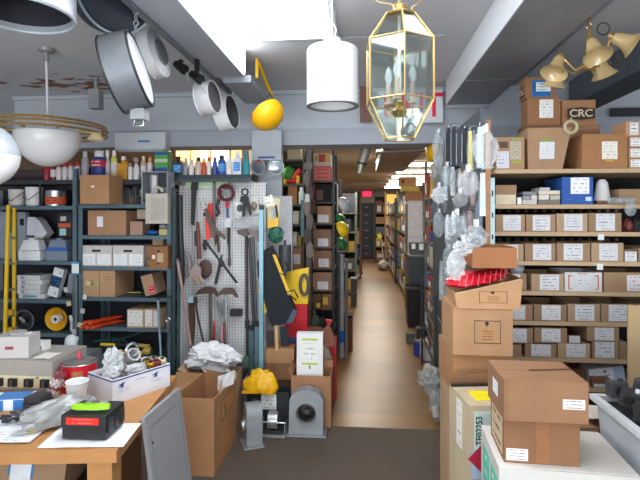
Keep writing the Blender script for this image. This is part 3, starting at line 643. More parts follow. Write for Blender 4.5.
pbox('green and blue striped product box at the end of the top shelf', 154.5, 151, 167.5, 179, 3.97, .1, mat((70, 150, 70), .5), z0=zT, name='product_box', labs=(('f', .0, .25, 1, .42, mat((60, 90, 150), .5)), ('f', 0, .6, 1, .72, mat((180, 190, 170), .5)), ('f', 0, .86, 1, .96, mat((40, 70, 140), .5))))
# second dark shelf over the pegboard
zP = zat(175, 3.98, 210); x0, x1 = at(169, 175, 3.98).x, at(252, 175, 3.98).x
t = T('bottle_shelf', 'dark green shelf of bottles and sprays above the pegboard', 'shelf', ((x0 + x1) / 2, 4.08, zP - .06)); w_ = (x1 - x0) / 2
MB().b(-w_, -.12, .025, w_, .1, .06).build('shelf', mat((46, 56, 60), .5, .2), t, bevel=.003); MB().b(-w_, -.125, .0, w_, -.115, .0245).build('lip', mat((60, 72, 74), .5, .2), t)
MB().b(-w_ + .12, -.04, -.05, w_ - .22, -.03, .023).build('pale_strip', mat((190, 214, 180), .6), t)
for (x0, y0, x1, c, cc, lb, kd, lab) in [
    (171, 156, 181.5, (26, 40, 54), (20, 22, 28), 2, 'jug', 'black oil jug with blue label next to the green striped box'),
    (183, 158, 187, (140, 146, 156), (150, 150, 156), None, 'spray', 'slim grey spray can over the pegboard'),
    (188, 159, 193, (206, 202, 206), (180, 180, 186), 1, 'spray', 'white spray can over the pegboard, beside the slim grey one'),
    (194, 157, 200.5, (196, 176, 164), (60, 56, 60), None, 'spray', 'beige spray can with dark cap over the pegboard'),
    (201, 158, 205.5, (190, 80, 60), (206, 190, 180), None, 'spray', 'red spray can over the pegboard'),
    (206, 157, 210.5, (214, 206, 202), (196, 60, 60), 1, 'spray', 'white can with red cap over the pegboard'),
    (212, 157, 216.5, (56, 76, 150), (40, 50, 90), None, 'spray', 'slim blue spray can over the pegboard'),
    (217, 155, 224.5, (44, 74, 150), (30, 36, 60), 2, 'spray', 'wide blue spray can with dark cap'),
    (225, 157, 231.5, (216, 214, 214), (226, 226, 226), 1, 'spray', 'white tub bottle next to the wide blue can'),
    (232, 151, 240.5, (206, 208, 214), (226, 226, 226), 2, 'jug', 'white and blue jug of cleaner over the pegboard'),
    (241.5, 151, 249, (50, 136, 148), (36, 110, 124), None, 'trigger', 'teal trigger bottle, last on the shelf over the pegboard')]:
    bottle(lab, x0, y0, x1, 174.6, 3.985, zP, mat(c, .4), mat(cc, .4), {1: inkpaper((220, 210, 206), (120, 90, 90), 6), 2: inkpaper((80, 140, 200), (230, 235, 245), 5), None: None}[lb], kd)
# ---------------------------------------------------------------- things on shelving unit A
z = zA[0] + .0015
def lathe_thing(name, lab, cat, px0, px1, Y, parts, z0, grp=None):
    a, b_ = at(px0, 250, Y), at(px1, 250, Y); r = (b_.x - a.x) / 2
    t = T(name, lab, cat, ((a.x + b_.x) / 2, Y + r, z0), group=grp)
    for nm, prof, m in parts(r): MB().lathe(prof, 28).build(nm, m, t, True)
    return t, r
hp = zat(187, YA, 12) - z
for lab, p0, p1, hh, cl in (('pale plastic pail with wire handle, first on the shelf by the ladder', 4, 19, .9, (196, 190, 186)), ('white plastic pail, second on the shelf by the ladder', 21, 36.5, 1.02, (214, 214, 214))):
    t, r = lathe_thing('pail', lab, 'pail', p0, p1, 3.95, lambda r: (('body', [(0, 0), (r * .9, 0), (r * .98, hp * hh * .9), (r, hp * hh * .9), (r, hp * hh), (r * .9, hp * hh), (r * .84, .01), (0, .01)], mat(cl, .5)),), z)
    MB().tube([(-r * 1.02, 0, hp * hh * .88), (-r * .8, -r * .9, hp * hh * .45), (0, -r * 1.15, hp * hh * .30), (r * .8, -r * .9, hp * hh * .6), (r * 1.02, 0, hp * hh * .88)], .003, 6).build('wire_handle', IRON, t, True)
t, r = lathe_thing('paint_can', 'silver paint can with orange label beside the white pails', 'can', 40.5, 59, 3.95, lambda r: (('body', [(0, 0), (r, 0), (r, .13), (r * .94, .135), (r * .9, .13), (0, .13)], CHROME), ('paper_label', [(r * 1.01, .015), (r * 1.015, .015), (r * 1.015, .08), (r * 1.01, .08)], inkpaper((196, 92, 64), (60, 40, 40), 3, dens=.6)), ('lid', [(0, .132), (r * .85, .132), (r * .85, .137), (0, .137)], GALV)), z)
tag(MB().blob(at(66, 197, 4.23), .05, .045, .045, .2, 2, 3, minz=zA[0]+.0015).build('cloth_bundle', mat((52, 40, 44), .9), smooth=True), 'dark rags bundled behind the paint can', 'cloth')
z = zA[1] + .0015
t = T('machine_housing', 'white curved plastic machine housing on the shelf behind the ladder', 'machine', at(41, 262, 3.96)); t.location.z = z
X0, X1, Z0, Z1 = fr(29, 214, 50, 237, 4.1); k = (X1 - X0)
g_ = pbox('grey carton behind the white sloping case', 17.5, 239, 43, 261, 4.08, .22, mat((150, 150, 156), .6), z0=zA[1])
g2 = pbox('dark carton behind the grey blue case', 44.5, 239, 73, 261, 4.08, .22, mat((84, 84, 90), .6), z0=zA[1])
zg = TOPZ[g_.name] + .0015; t.location = (at(39.5, 250, 4.14).x, 4.14, zg); Z0 += zg - z; Z1 += .03; z = zg
h = 23 * 4.1 / F
MB().prism([(-k / 2, 0), (k * .25, 0), (k / 2, .05), (k * .12, h - .03), (-k * .1, h), (-k * .42, h)], -.04, .06).build('housing', mat((214, 216, 220), .4), t, bevel=.008)
MB().b(-k * .4, -.055, .01, -k * .1, -.041, .03).build('badge', mat((70, 72, 78), .5), t)
z = TOPZ[g2.name] + .0015
X0, X1, Z0, Z1 = fr(57, 213, 71, 238, 4.08)
t = T('tool_package', 'black and orange tool package standing by the shelf post', 'package', ((X0 + X1) / 2, 4.14, z))
MB().b(-(X1 - X0) / 2, -.05, 0, (X1 - X0) / 2, .05, Z1 - z).build('box', mat((50, 48, 52), .4), t, bevel=.004)
MB().b(-(X1 - X0) * .45, -.0515, .10, (X1 - X0) * .42, -.0503, Z1 - z - .09).build('orange_panel', inkpaper((206, 104, 74), (60, 50, 50), 4), t); MB().b(-(X1 - X0) * .3, -.0515, Z1 - z - .07, (X1 - X0) * .1, -.0503, Z1 - z - .03).build('picture_label', inkpaper((200, 200, 190), (190, 60, 60), 3), t)
MB().b(-(X1 - X0) * .35, -.0515, .03, (X1 - X0) * .1, -.0503, .09).build('blue_panel', mat((170, 214, 216), .4), t)
g3 = pbox('grey carton below the instrument box behind the ladder', -12, 232, 12, 261, 4.04, .2, mat((132, 138, 148), .6), z0=zA[1])
pbox('grey instrument box tucked behind the ladder rails', 0, 212, 10, 232, 4.05, .15, mat((140, 148, 158), .5), z0=TOPZ[g3.name], name='instrument_box')
pbox('grey instrument box with a dark slot, between ladder and white housing', 17.5, 212, 25.5, 239, 4.08, .05, mat((140, 148, 158), .5), z0=TOPZ[g_.name], name='instrument_box', labs=(('f', .3, .5, .8, .75, BLACK),))
# boxes of row two (white cubes)
zM = zA[1]
X0, X1, Z0, Z1 = fr(19, 240, 40, 261, 3.93); k = X1 - X0
z = zA[1] + .0015
# the row that stands on the shelf at y=261
for (lab, x0, x1, c, c2) in (('white plastic case with sloping shoulders on the shelf above the flat boxes', 18.5, 40, (228, 230, 232), None), ('grey case with sloping shoulders and blue band beside the white case', 46, 67, (118, 130, 146), (50, 94, 176))):
    X0, X1, Z0, Z1 = fr(x0, 238.5, x1, 261, 3.92); k = X1 - X0; h = Z1 - z
    t = T('tool_case', lab, 'case', ((X0 + X1) / 2, 3.97, z))
    MB().b(-k / 2, -.05, 0, k / 2, .06, h * .44).build('lower_shell', mat(c, .4, 0, .03), t, bevel=.006)
    MB().hexa([(-k * .46, -.05, h * .46), (k * .46, -.05, h * .46), (k * .46, .06, h * .46), (-k * .46, .06, h * .46)], [(-k * .34, -.03, h * .92), (k * .34, -.03, h * .92), (k * .34, .04, h * .92), (-k * .34, .04, h * .92)]).build('upper_shell', mat(c, .4, 0, .03), t, bevel=.006)
    MB().b(-k * .12, -.02, h * .925, k * .12, .02, h).build('handle', mat(c, .5), t, bevel=.004)
    if c2: MB().b(-k * .51, -.053, h * .45, k * .51, -.045, h * .60).build('band', mat(c2, .4), t)
# flat white boxes, tilted pair
for i in range(5):
    x0 = 17 + [0, .5, .3, .2, 1.5][i]; dz = .0395
    X0, X1, _, _ = fr(x0, 280, x0 + 23 + [0, 2, 0, 0, 3][i], 290, 3.93)
    zz = zA[2] + .0015 + (4 - i) * dz
    r_ = carton('flat white box with grey mark, %s from the top of its pile' % ['topmost', 'second', 'third', 'fourth', 'fifth'][i] if i else 'flat white box lying topmost on the pile of five', X0, X1, 3.93, 4.1, zz, zz + dz - .0015, WHITECARD, group='pile of flat white boxes', labs=(('f', .16, .15, .3, .85, mat((150, 150, 170), .6)),) + ((('f', .3, .3, .7, .7, mat((70, 150, 180), .5)),) if i == 4 else ()), edge=.0015)
X0, X1, Z0, Z1 = fr(46, 264, 59, 299, 3.95)
for k, (yy, lab, cs) in enumerate(((0, 'narrow white and blue package leaning on the flat white boxes', (44, 72, 110)),)):
    t = T('package', lab, 'package', ((X0 + X1) / 2 - .02, 4.0, zA[2] + .0165), (0, .28, 0)); h = (Z1 - zA[2]) * .84; w_ = .044
    MB().b(-w_, -.03, 0.0, w_, .03, h).build('box', mat((226, 228, 230), .5), t, bevel=.002)
    MB().b(-w_ * 1.01, -.0315, h * .34, w_ * 1.01, -.0303, h * .72).build('picture_panel', inkpaper((40, 60, 92), (90, 170, 210), 4), t); MB().b(w_ * .2, -.0315, h * .8, w_ * .75, -.0303, h * .93).build('barcode', inkpaper(rows=3, ink=(30, 30, 40), dens=.6), t); MB().b(w_ * .2, -.0315, h * .07, w_ * .75, -.0303, h * .2).build('barcode', inkpaper(rows=3, ink=(30, 30, 40), dens=.6), t)
X0, X1, Z0, Z1 = fr(64, 272, 71, 298, 3.97)
t = T('tool_package', 'silver tool in a dark tray leaning at the end of the third shelf', 'package', ((X0 + X1) / 2 - .01, 4.05, zA[2] + .0085), (0, .14, 0))
MB().b(-.045, -.02, 0, .05, .02, Z1 - zA[2] - .012).build('tray', mat((60, 64, 66), .5), t, bevel=.003); MB().b(-.028, -.04, .03, .02, -.021, Z1 - zA[2] - .03).build('tool', CHROME, t, bevel=.01)
# reels
c = at(27, 322, 3.99)
t = T('cable_reel', 'round black drum reel lying upright next to the yellow reel', 'reel', (c.x, 4.0, zA[3] + .0915)); r = 10.8 * 3.99 / F
m = Matrix.Rotation(PI / 2, 4, 'X')
t.location.z = zA[3] + r + .0035
MB().lathe([(r * .3, -.02), (r * .92, -.02), (r * .92, .05), (r * .8, .05), (r * .78, .0), (r * .3, .0)], 32, m, True).build('drum', mat((50, 52, 54), .5), t, True); MB().ring((0, -.05, 0), r, .004, 'Y', 32).build('rim', mat((120, 124, 126), .4), t, True)
MB().b(-r * .5, -.06, -.012, r * .2, -.051, .012, Matrix.Rotation(.7, 4, 'Y')).build('handle_bar', mat((150, 150, 140), .5), t)
c = at(56, 318.5, 3.97); r = 12.4 * 3.97 / F
t = T('hose_reel', 'yellow dished reel with a white hub on the fourth shelf', 'reel', (c.x, 4.0, zA[3] + r + .003), (.0, 0, 0))
MB().lathe([(r, .03), (r * .97, .035), (r * .42, -.035), (r * .36, -.035), (r * .36, -.045), (r * .44, -.045), (r * .99, .022)], 36, m, True).build('dish', mat((226, 172, 36), .35), t, True)
MB().lathe([(r * .18, .045), (r * .36, .045), (r * .36, -.02), (r * .18, -.02)], 28, m, True).build('hub', mat((232, 230, 226), .4), t, True); MB().lathe([(0, .03), (r * .17, .03), (r * .17, -.01), (0, -.01)], 20, m).build('bore', BLACK, t, True)
pbox('small white carton at the end of the reel shelf', 70, 317, 74, 327, 4.0, .06, WHITECARD, z0=zA[3])
# clip strip of tags on the post
X = at(75.5, 262, 3.86)
t = T('hanging_tag_strip', 'hanging strip of small white tags on the shelf post', 'clip strip', (X.x, 3.872, zat(345, 3.86, 75)))
Z1 = zat(277, 3.86, 75) - t.location.z
MB().b(-.006, 0, 0, .006, .002, Z1).build('strip', mat((120, 130, 136), .5), t)
for i in range(9): MB().b(-.02 + .006 * (i % 2), -.006, .03 + i * Z1 / 9.5, .012 + .006 * (i % 3), -.0015, .03 + i * Z1 / 9.5 + .04, Matrix.Rotation(.2 * (-1) ** i, 4, 'Y') @ Matrix.Identity(4)).build('tag', mat(((220, 220, 216), (190, 186, 180), (206, 190, 150))[i % 3], .6), t)
X0, X1, Z0, Z1 = fr(71, 262, 78, 275, 3.84)
t = T('shelf_sign', 'white card with blue edges fixed to the shelf post', 'card', ((X0 + X1) / 2, 3.85, Z0))
MB().b(-(X1 - X0) / 2, 0, 0, (X1 - X0) / 2, .003, Z1 - Z0).build('card', mat((226, 230, 232), .5), t); MB().b(-(X1 - X0) / 2, -.001, (Z1 - Z0) * .85, (X1 - X0) / 2, -.0002, Z1 - Z0).build('blue_edge', mat((60, 150, 190), .5), t); MB().b(-(X1 - X0) / 2, -.001, 0, (X1 - X0) / 2, -.0002, (Z1 - Z0) * .14).build('blue_edge', mat((60, 150, 190), .5), t)
# yellow ladder
a, b_ = at(8.5, 205, 3.62), at(4.8, 345, 3.55); a2, b2 = at(14.4, 208, 3.8), at(14.0, 345, 3.74)
def ext(a, b, z): return a + (b - a) * ((z - a.z) / (b.z - a.z))
f1, f2 = ext(a, b_, .005), ext(a2, b2, .005)
t = T('ladder', 'yellow fibreglass ladder standing edge on before the steel shelving', 'ladder', (f1.x, (f1.y + f2.y) / 2, .005))
for p, q in ((f1, a), (f2, a2)):
    B = MB(); d = Vector((.0125, 0, 0)); e = Vector((0, .007, 0))
    B.hexa([p - d - e, p + d - e, p + d + e, p - d + e], [q - d - e, q + d - e, q + d + e, q - d + e]).build('rail', mat((222, 184, 40), .45, 0, .05), t, world=True)
B = MB()
for i in range(7):
    k = .1 + i * .125; MB().cyl(f1.lerp(a, k) + Vector((0, .008, 0)), f2.lerp(a2, k) - Vector((0, .008, 0)), .010).build('rung', GALV, t, world=True)
for i in (.42, .5):
    MB().b(-.012, 0, -.02, .045, .03, .02, Matrix.Translation(f1.lerp(a, i) + Vector((.0, .009, 0)))).build('lock_bracket', mat((190, 150, 40), .5), t, world=True)
# ---------------------------------------------------------------- things on shelving unit B
z = zB[0]
pbox('plain brown carton with small tape mark standing under the big blue can', 80, 175, 109, 204.5, 3.72, .22, card((176, 128, 88)), z0=z, labs=(('f', .38, .56, .5, .64, mat((220, 216, 206), .6)),))
for i, (x0, x1) in enumerate(((121, 133), (134.5, 148))):
    X0, X1, Z0, Z1 = fr(x0, 186.5, x1, 204, 3.98); w_, h = X1 - X0, Z1 - z - .002
    t = T('wire_rack', 'dark framed wire rack %s' % ('right beside the plain brown carton' if i == 0 else 'beside the beige container'), 'rack', ((X0 + X1) / 2, 4.05, z + .0015)); r_ = .006
    MB().b(-w_ / 2, -.06, 0, -w_ / 2 + r_, .06, h).build('upright', mat((96, 100, 104), .5), t); MB().b(w_ / 2 - r_, -.06, 0, w_ / 2, .06, h).build('upright', mat((96, 100, 104), .5), t)
    MB().b(-w_ / 2 + r_, -.06, h * .45, w_ / 2 - r_, .06, h * .49).build('tray', mat((96, 100, 104), .5), t); MB().b(-w_ / 2 + r_, -.06, 0, w_ / 2 - r_, .06, .006).build('tray', mat((60, 64, 68), .5), t)
    MB().b(-w_ * .25, -.03, h * .5, w_ * .2, .03, h * .86).build('box', mat((150, 160, 140), .6) if i else mat((60, 66, 72), .5), t)
# beige container and the grey case above it
X0, X1, Z0, Z1 = fr(150.5, 194, 172, 223.5, 3.80); w_, h = X1 - X0, Z1 - Z0
t = T('tool_carrier', 'beige plastic tool carrier with rounded corners hanging at the shelf end', 'tool carrier', ((X0 + X1) / 2, 3.73, Z0))
MB().b(-w_ / 2, -.02, 0, w_ / 2, .045, h).build('shell', mat((176, 170, 158), .5, 0, .03), t, True, bevel=.022)
MB().b(-w_ * .28, -.0225, h * .12, w_ * .38, -.0195, h * .84).build('recess_panel', mat((164, 158, 146), .5), t)
MB().ring((0, -.005, h + .012), .038, .012, 'Y', 24, 0, PI).build('hanging_handle', mat((170, 166, 156), .5), t, True)
X0, X1, Z0, Z1 = fr(147, 172.5, 172.5, 203, 3.88); w_, h = X1 - X0, Z1 - zB[0] - .0015
t = T('sample_case', 'open grey case holding a white spool, above the beige carrier', 'case', ((X0 + X1) / 2, 3.85, zB[0] + .0015)); q = .008
MB().b(-w_ / 2, -.07, 0, w_ / 2, .07, q).b(-w_ / 2, -.07, h - q, w_ / 2, .07, h).b(-w_ / 2, -.07, q, -w_ / 2 + q, .07, h - q).b(w_ / 2 - q, -.07, q, w_ / 2, .07, h - q).b(-w_ / 2 + q, .06, q, w_ / 2 - q, .07, h - q).build('frame', mat((140, 146, 152), .4, .2), t)
MB().cyl((-.03, -.0, q + .001), (-.03, 0, h - q - .02), .028, .026, 20).build('spool', mat((200, 198, 196), .5), t, True); MB().b(.015, -.03, h * .55, w_ / 2 - q - .002, .03, h - q - .005).build('block', mat((46, 46, 54), .6), t)
z = zB[1]
pbox('brown carton with a small white sticker on the upper shelf', 88, 210.5, 126, 235, 3.92, .32, card((168, 124, 92)), z0=z, labs=(('f', .24, .34, .40, .76, mat((222, 224, 226), .6)),))
b1 = pbox('pinkish small box beside the brown carton with white sticker', 130, 221.5, 142.5, 235, 3.93, .14, card((184, 142, 122)), z0=z)
b2 = pbox('small carton at the back of the upper shelf, supporting a pale box', 136, 219.2, 149, 235, 4.10, .12, card((90, 76, 62)), z0=z)
pbox('small pale box raised behind the pinkish one', 137, 209.5, 149, 219, 4.10, .12, mat((196, 184, 164), .7), z0=TOPZ[b2.name])
X0, X1, Z0, Z1 = fr(143.5, 229, 157, 235, 3.93)
tag(MB().blob(((X0 + X1) / 2, 3.98, z + .024), .05, .035, .021, .25, 2.5, 3, minz=z + .0015).build('cloth_bag', mat((40, 110, 180), .5), smooth=True), 'bright blue folded bag on the upper shelf', 'bag')
b3 = pbox('small yellow topped carton at the end of the upper shelf', 159, 229, 167.5, 235, 3.93, .1, mat((206, 190, 130), .6), z0=z)
tag(MB().blob(at(163, 226.6, 3.98), .03, .03, .022, .25, 2.5, 8, minz=TOPZ[b3.name] + .0015).build('poly_bag', FILMW, smooth=True), 'clear bag lying on the yellow topped carton', 'bag')
z = zB[2]
for i, (x0, x1) in enumerate(((81, 111.7), (112.6, 143.5))):
    r_ = pbox('white banker box with dark hand hole, %s' % ('nearer the shelf post' if i == 0 else 'nearer the spotted brown box'), x0, 245.5, x1, 266, 3.91, .3, mat((196, 190, 186), .7, 0, .03), z0=z, name='banker_box', labs=(('f', .04, .06, .47, .60, inkpaper((230, 232, 232), (90, 110, 100), 6)), ('f', .54, .06, .97, .60, inkpaper((230, 232, 232), (90, 110, 100), 6))))
    w_ = .245; h = .165
    MB().prism([(-.035, .118), (.035, .118), (.04, .127), (.035, .136), (-.035, .136), (-.04, .127)], -.1518, -.1503).build('hand_hole', BLACK, r_)
pbox('light brown carton behind the spotted brown box', 152.5, 239, 163, 266, 4.06, .2, card((190, 160, 126)), z0=z)
pbox('brown carton with black spots at the shelf end', 147, 246.5, 167.5, 266, 3.74, .15, card((146, 100, 66)), z0=z, tilt=(0, -.0), labs=(('f', .5, .3, .8, .7, mat((176, 150, 118), .6)), ('f', .25, .45, .4, .62, mat((222, 214, 200), .6)), ('f', .04, .08, .1, .18, BLACK), ('f', .07, .4, .13, .52, BLACK), ('f', .5, .74, .62, .84, BLACK), ('f', .5, .2, .6, .28, BLACK)))
z = zB[3]
pbox('big light brown carton with pale green mark and centre seam', 82.5, 270.5, 115, 297.5, 3.91, .34, card((188, 148, 108)), z0=z, labs=(('f', .1, .42, .5, .62, inkpaper((178, 168, 112), (90, 150, 90), 2, dens=.55)), ('f', .52, .0, .53, 1, mat((120, 84, 56), .7)), ('f', .66, .6, .92, .8, inkpaper((188, 148, 108), (90, 66, 50), 2, dens=.55))))
X0, X1, Z0, Z1 = fr(139, 268, 160, 297, 3.88)
t = T('carton', 'tilted carton with a red label, half sliding off the shelf', 'box', ((X0 + X1) / 2 + .01, 3.98, z + .026), (0, -.26, 0)); w_, h = .098, zB[2] - .03 - z - .06
MB().b(-w_ / 2, -.09, 0, w_ / 2, .12, h).build('body', card((176, 140, 110)), t, bevel=.003); plate(t, w_, .18, h, 'f', .42, .06, .94, .42, inkpaper((206, 50, 70), (240, 220, 220), 2, dens=.55)); 
MB().b(-w_ / 2 + .001, -.089, h + .0003, w_ / 2 - .001, .0, h + .003).build('flap', card((176, 140, 110)), t)
t = T('shelf_tool', 'thin brass tool lying deep on the shelf beside the tilted carton', 'tool', at(132, 296, 4.1)); t.location.z = z + .0095
MB().cyl((-.04, 0, 0), (.07, .02, 0), .008).build('shaft', BRASS, t, True); MB().cyl((.071, .02, 0), (.11, .03, 0), .008, .004).build('tip', IRON, t, True)
z = zB[4]
for i in range(5):
    x = at(82 + (i % 3) * 5.5 + (i // 3) * 3, 327, 3.80).x; zz = z + .0195 + (i // 3) * .036
    t = T('pipe_clamp', ['orange red bar clamp at the shelf edge, outermost of the lower three', 'orange red bar clamp in the middle of the lower three', 'orange red bar clamp, innermost of the lower three', 'orange red bar clamp on top of the pile, by the post', 'orange red bar clamp on top of the pile, further in'][i], 'clamp', (x, 3.80, zz), (0, 0, -.42), 'orange clamps on the shelf')
    MB().lathe([(0, 0), (.016, 0), (.017, .06), (.010, .07), (.010, .30), (0, .30)], 14, Matrix.Rotation(-PI / 2, 4, 'X')).build('jaw_tube', mat((226, 74, 34), .4), t, True)
    MB().ring((0, -.004, 0), .012, .004, 'Y', 16).build('end_ring', mat((236, 110, 60), .4), t, True)
for i, (x0, x1, lab) in enumerate(((127, 143.5, 'white labelled carton on the shelf beside the leaning bars'), (144.3, 160, 'white and tan labelled carton, close to the leaning bars'))):
    pbox(lab, x0, 309.5, x1, 327, 3.9, .26, card((196, 166, 128)), z0=z, labs=(('f', .06, .1, .94 if i == 0 else .5, .95, inkpaper((230, 228, 224), (130, 110, 90), 4)),) + ((('f', .6, .1, .98, .9, mat((226, 226, 226), .6)),) if i else ()))
z = zB[5]
t = T('pipe_bender', 'yellow handled brass bending tool lying on the bottom open shelf', 'tool', (at(125, 354, 3.95).x, 3.95, z + .026), (0, 0, .03)); q = 3.95 / F
MB().cyl((-14 * q, 0, 0), (20 * q, 0, .0), .022, .022, 16).build('barrel', mat((214, 180, 70), .4, .3), t, True); MB().lathe([(.0, 0), (.03, 0), (.04, .03), (.03, .06), (0, .06)], 18, Matrix.Translation((20.3 * q, 0, .018)) @ Matrix.Rotation(PI / 2, 4, 'Y')).build('head', mat((200, 170, 80), .4, .4), t, True)
MB().lathe([(0, 0), (.02, 0), (.024, .02), (0, .04)], 16, Matrix.Translation((-14.2 * q, 0, 0)) @ Matrix.Rotation(-PI / 2, 4, 'Y')).build('end_cap', CHROME, t, True)
MB().cyl((-26 * q, 0, .068), (-10 * q, 0, .066), .012).build('grip', mat((224, 180, 50), .5), t, True); MB().cyl((-10 * q, 0, .066), (14 * q, 0, .066), .010).build('lever', IRON, t, True); MB().cyl((14 * q, 0, .066), (26 * q, 0, .056), .016, .018).build('joint', mat((206, 176, 90), .4, .4), t, True); MB().cyl((20 * q, -.0, .02), (20 * q, 0, .06), .012).build('pivot', IRON, t, True)
tag(MB().tube([at(112 + 18 * math.cos(a * .7) * (.4 + .05 * a), 343 - 4 * math.sin(a * .7), 4.10) for a in range(14)], .011).build('green_hose', mat((40, 96, 84), .5), smooth=True), 'dark green hose loops at the back of the bottom open shelf', 'hose')
pbox('small grey green box beneath the bending tool shelf', 104, 362, 114, 395, 4.0, .12, mat((150, 164, 160), .6), z0=zB[6]); pbox('black box beneath the bending tool shelf', 116, 360, 130, 395, 4.0, .12, BLACK, z0=zB[6])
# long bars leaning at the shelf end
for i, (x0, y0, x1, y1, rr, c, lab) in enumerate(((158, 300, 161.5, 368, .011, (120, 138, 146), 'thin grey steel bar leaning at the shelf end, most slanted'), (169.8, 298, 169, 380, .012, (86, 110, 116), 'thin steel bar standing at the shelf end'), (174.2, 190, 173.4, 380, .017, (60, 78, 82), 'dark green steel upright leaning beside the pegboard'), (179, 262, 177.9, 380, .014, (66, 90, 92), 'dark green steel upright, second beside the pegboard'))):
    a, b_ = at(x0, y0, 3.765), at(x1, y1, 3.71); f = a + (b_ - a) * ((.01 - a.z) / (b_.z - a.z)); f.z = .006
    t = T('steel_bar', lab, 'bar', f)
    MB().cyl(f, a, rr, rr, 8).build('bar', mat(c, .4, .5), t, True, world=True); MB().cyl(a + Vector((0, 0, .001)), a + Vector((0, 0, .02)), rr * 1.15, rr * .9, 8).build('end_cap', IRON, t, True, world=True)
t = T('hanging_wrench', 'small chrome wrench hanging between the leaning bars', 'wrench', at(168, 332, 3.70))
MB().b(-.012, -.004, 0, .012, .004, .08).build('shank', CHROME, t, bevel=.003); MB().ring((0, 0, .095), .016, .006, 'Y', 16).build('ring_end', CHROME, t, True)
# ================================================================ pegboard wall of tools
def pegm():
    m = mat((206, 206, 206), .6, 0, .03, 5).copy(); m.name = 'pegboard'; n, N, L, B = nt(m)
    tc = N.new('ShaderNodeTexCoord'); vm = N.new('ShaderNodeVectorMath'); vm.operation = 'FRACTION'; ms = N.new('ShaderNodeVectorMath'); ms.operation = 'SCALE'; ms.inputs['Scale'].default_value = 39.4
    L.new(tc.outputs['Object'], ms.inputs[0]); L.new(ms.outputs[0], vm.inputs[0])
    sb = N.new('ShaderNodeVectorMath'); sb.operation = 'SUBTRACT'; sb.inputs[1].default_value = (.5, .5, .5); L.new(vm.outputs[0], sb.inputs[0])
    ml = N.new('ShaderNodeVectorMath'); ml.operation = 'MULTIPLY'; ml.inputs[1].default_value = (1, 0, 1); L.new(sb.outputs[0], ml.inputs[0])
    ln = N.new('ShaderNodeVectorMath'); ln.operation = 'LENGTH'; L.new(ml.outputs[0], ln.inputs[0])
    lt = N.new('ShaderNodeMath'); lt.operation = 'LESS_THAN'; lt.inputs[1].default_value = .2; L.new(ln.outputs['Value'], lt.inputs[0])
    hs = [x for x in N if x.type == 'HUE_SAT'][0]; mx = N.new('ShaderNodeMixRGB'); L.new(lt.outputs[0], mx.inputs[0]); L.new(hs.outputs[0], mx.inputs[1]); mx.inputs[2].default_value = lin((104, 104, 106)); L.new(mx.outputs[0], B.inputs['Base Color'])
    return m
PEG = pegm(); YP = 4.06
xp0, xp1, xp2 = at(179.2, 250, YP).x, at(192.7, 250, YP).x, at(266, 250, YP).x; zp0, zp1 = .12, at(220, 183, YP).z
t = T('pegboard_stand', 'white perforated pegboard stand covered with old tools', 'pegboard', ((xp0 + xp2) / 2, YP, .004)); c = (xp0 + xp2) / 2
MB().b(xp0 - c, 0, zp0, xp1 - c - .002, .012, zp1 - .02).build('panel', PEG, t); MB().b(xp1 - c + .002, 0, zp0, xp2 - c, .012, zp1).build('panel', PEG, t)
MB().b(xp0 - c, -.20, 0, xp2 - c, .10, .10).build('base', mat((90, 94, 98), .6), t)
for x in (xp0 + .02, xp1, xp2 - .02): MB().b(x - c - .018, .014, .101, x - c + .018, .045, zp1 - .01).build('upright', mat((96, 104, 108), .5, .3), t)
q = at(292, 250, 4.3).x
tag(MB().b(xp2 + .012, 4.30, .004, q, 4.34, at(270, 196, 4.3).z).build('divider_panel', mat((188, 190, 194), .6)), 'plain pale grey divider panel next to the pegboard', 'panel')
def pxthing(name, lab, cat, Y, parts, grp=None):
    allp = [p for pt in parts for p in pt[2]]; cx = sum(p[0] for p in allp) / len(allp); by = max(p[1] for p in allp)
    r = T(name, lab, cat, at(cx, by, Y), group=grp); s = Y / F
    if len(parts) == 1: bpy.data.objects.remove(r); r = None
    out = r
    for pt in parts:
        kd, nm, pts, th, m = pt[:5]; yo = pt[5] if len(pt) > 5 else 0
        W = [at(x, y, Y + yo) for x, y in pts]; kw = dict(world=True) if r else dict(label=lab, cat=cat, group=grp); nm = nm if r else name
        if kd == 'poly': o = MB().prism([(w.x, w.z) for w in W], Y + yo - th / 2, Y + yo + th / 2).build(nm, m, r, bevel=min(.003, th * .2), **kw)
        elif kd == 'tube':
            B = MB(); rr = [a * s for a in th] if isinstance(th, list) else th * s
            o = B.tube(W, rr, 10).build(nm, m, r, True, **kw)
        elif kd == 'ring': 
            o = MB().ring(W[0], th[0] * s, th[1] * s, 'Y', 22).build(nm, m, r, True, **kw)
        elif kd == 'blob':
            (sx, sz, sy, amp, seed) = th
            o = MB().blob(W[0], sx * s, sy * s, sz * s, amp, 2.4, seed).build(nm, m, r, True, **kw)
        if not r: out = o
    return out
YT = 3.99
DK = mat((48, 46, 48), .6, .3, .2, 40); RB = mat((86, 64, 54), .7, .3, .25, 40)
pxthing('wader_boots', 'pair of long black rubber boots hanging at the pegboard edge', 'boots', 3.84, [('tube', 'boot', [(175.5, 192), (175.5, 215), (176, 240), (176, 262), (175, 285)], [3.2, 3.4, 3.4, 3.2, 2.6], mat((34, 34, 40), .45)), ('tube', 'boot', [(180, 195), (180.5, 230), (182, 262), (182, 282), (180.5, 290)], [2.6, 2.8, 2.8, 2.8, 2.4], mat((42, 42, 48), .45), .01)])
pxthing('pruning_saw', 'long dark straight saw blade hanging first on the pegboard', 'saw', YT, [('poly', 'blade', [(191.5, 190), (196.5, 190), (194.5, 226), (191, 224)], .006, DK), ('poly', 'handle', [(192, 182), (197.5, 182), (197.5, 190), (191, 190)], .02, BLACK)])
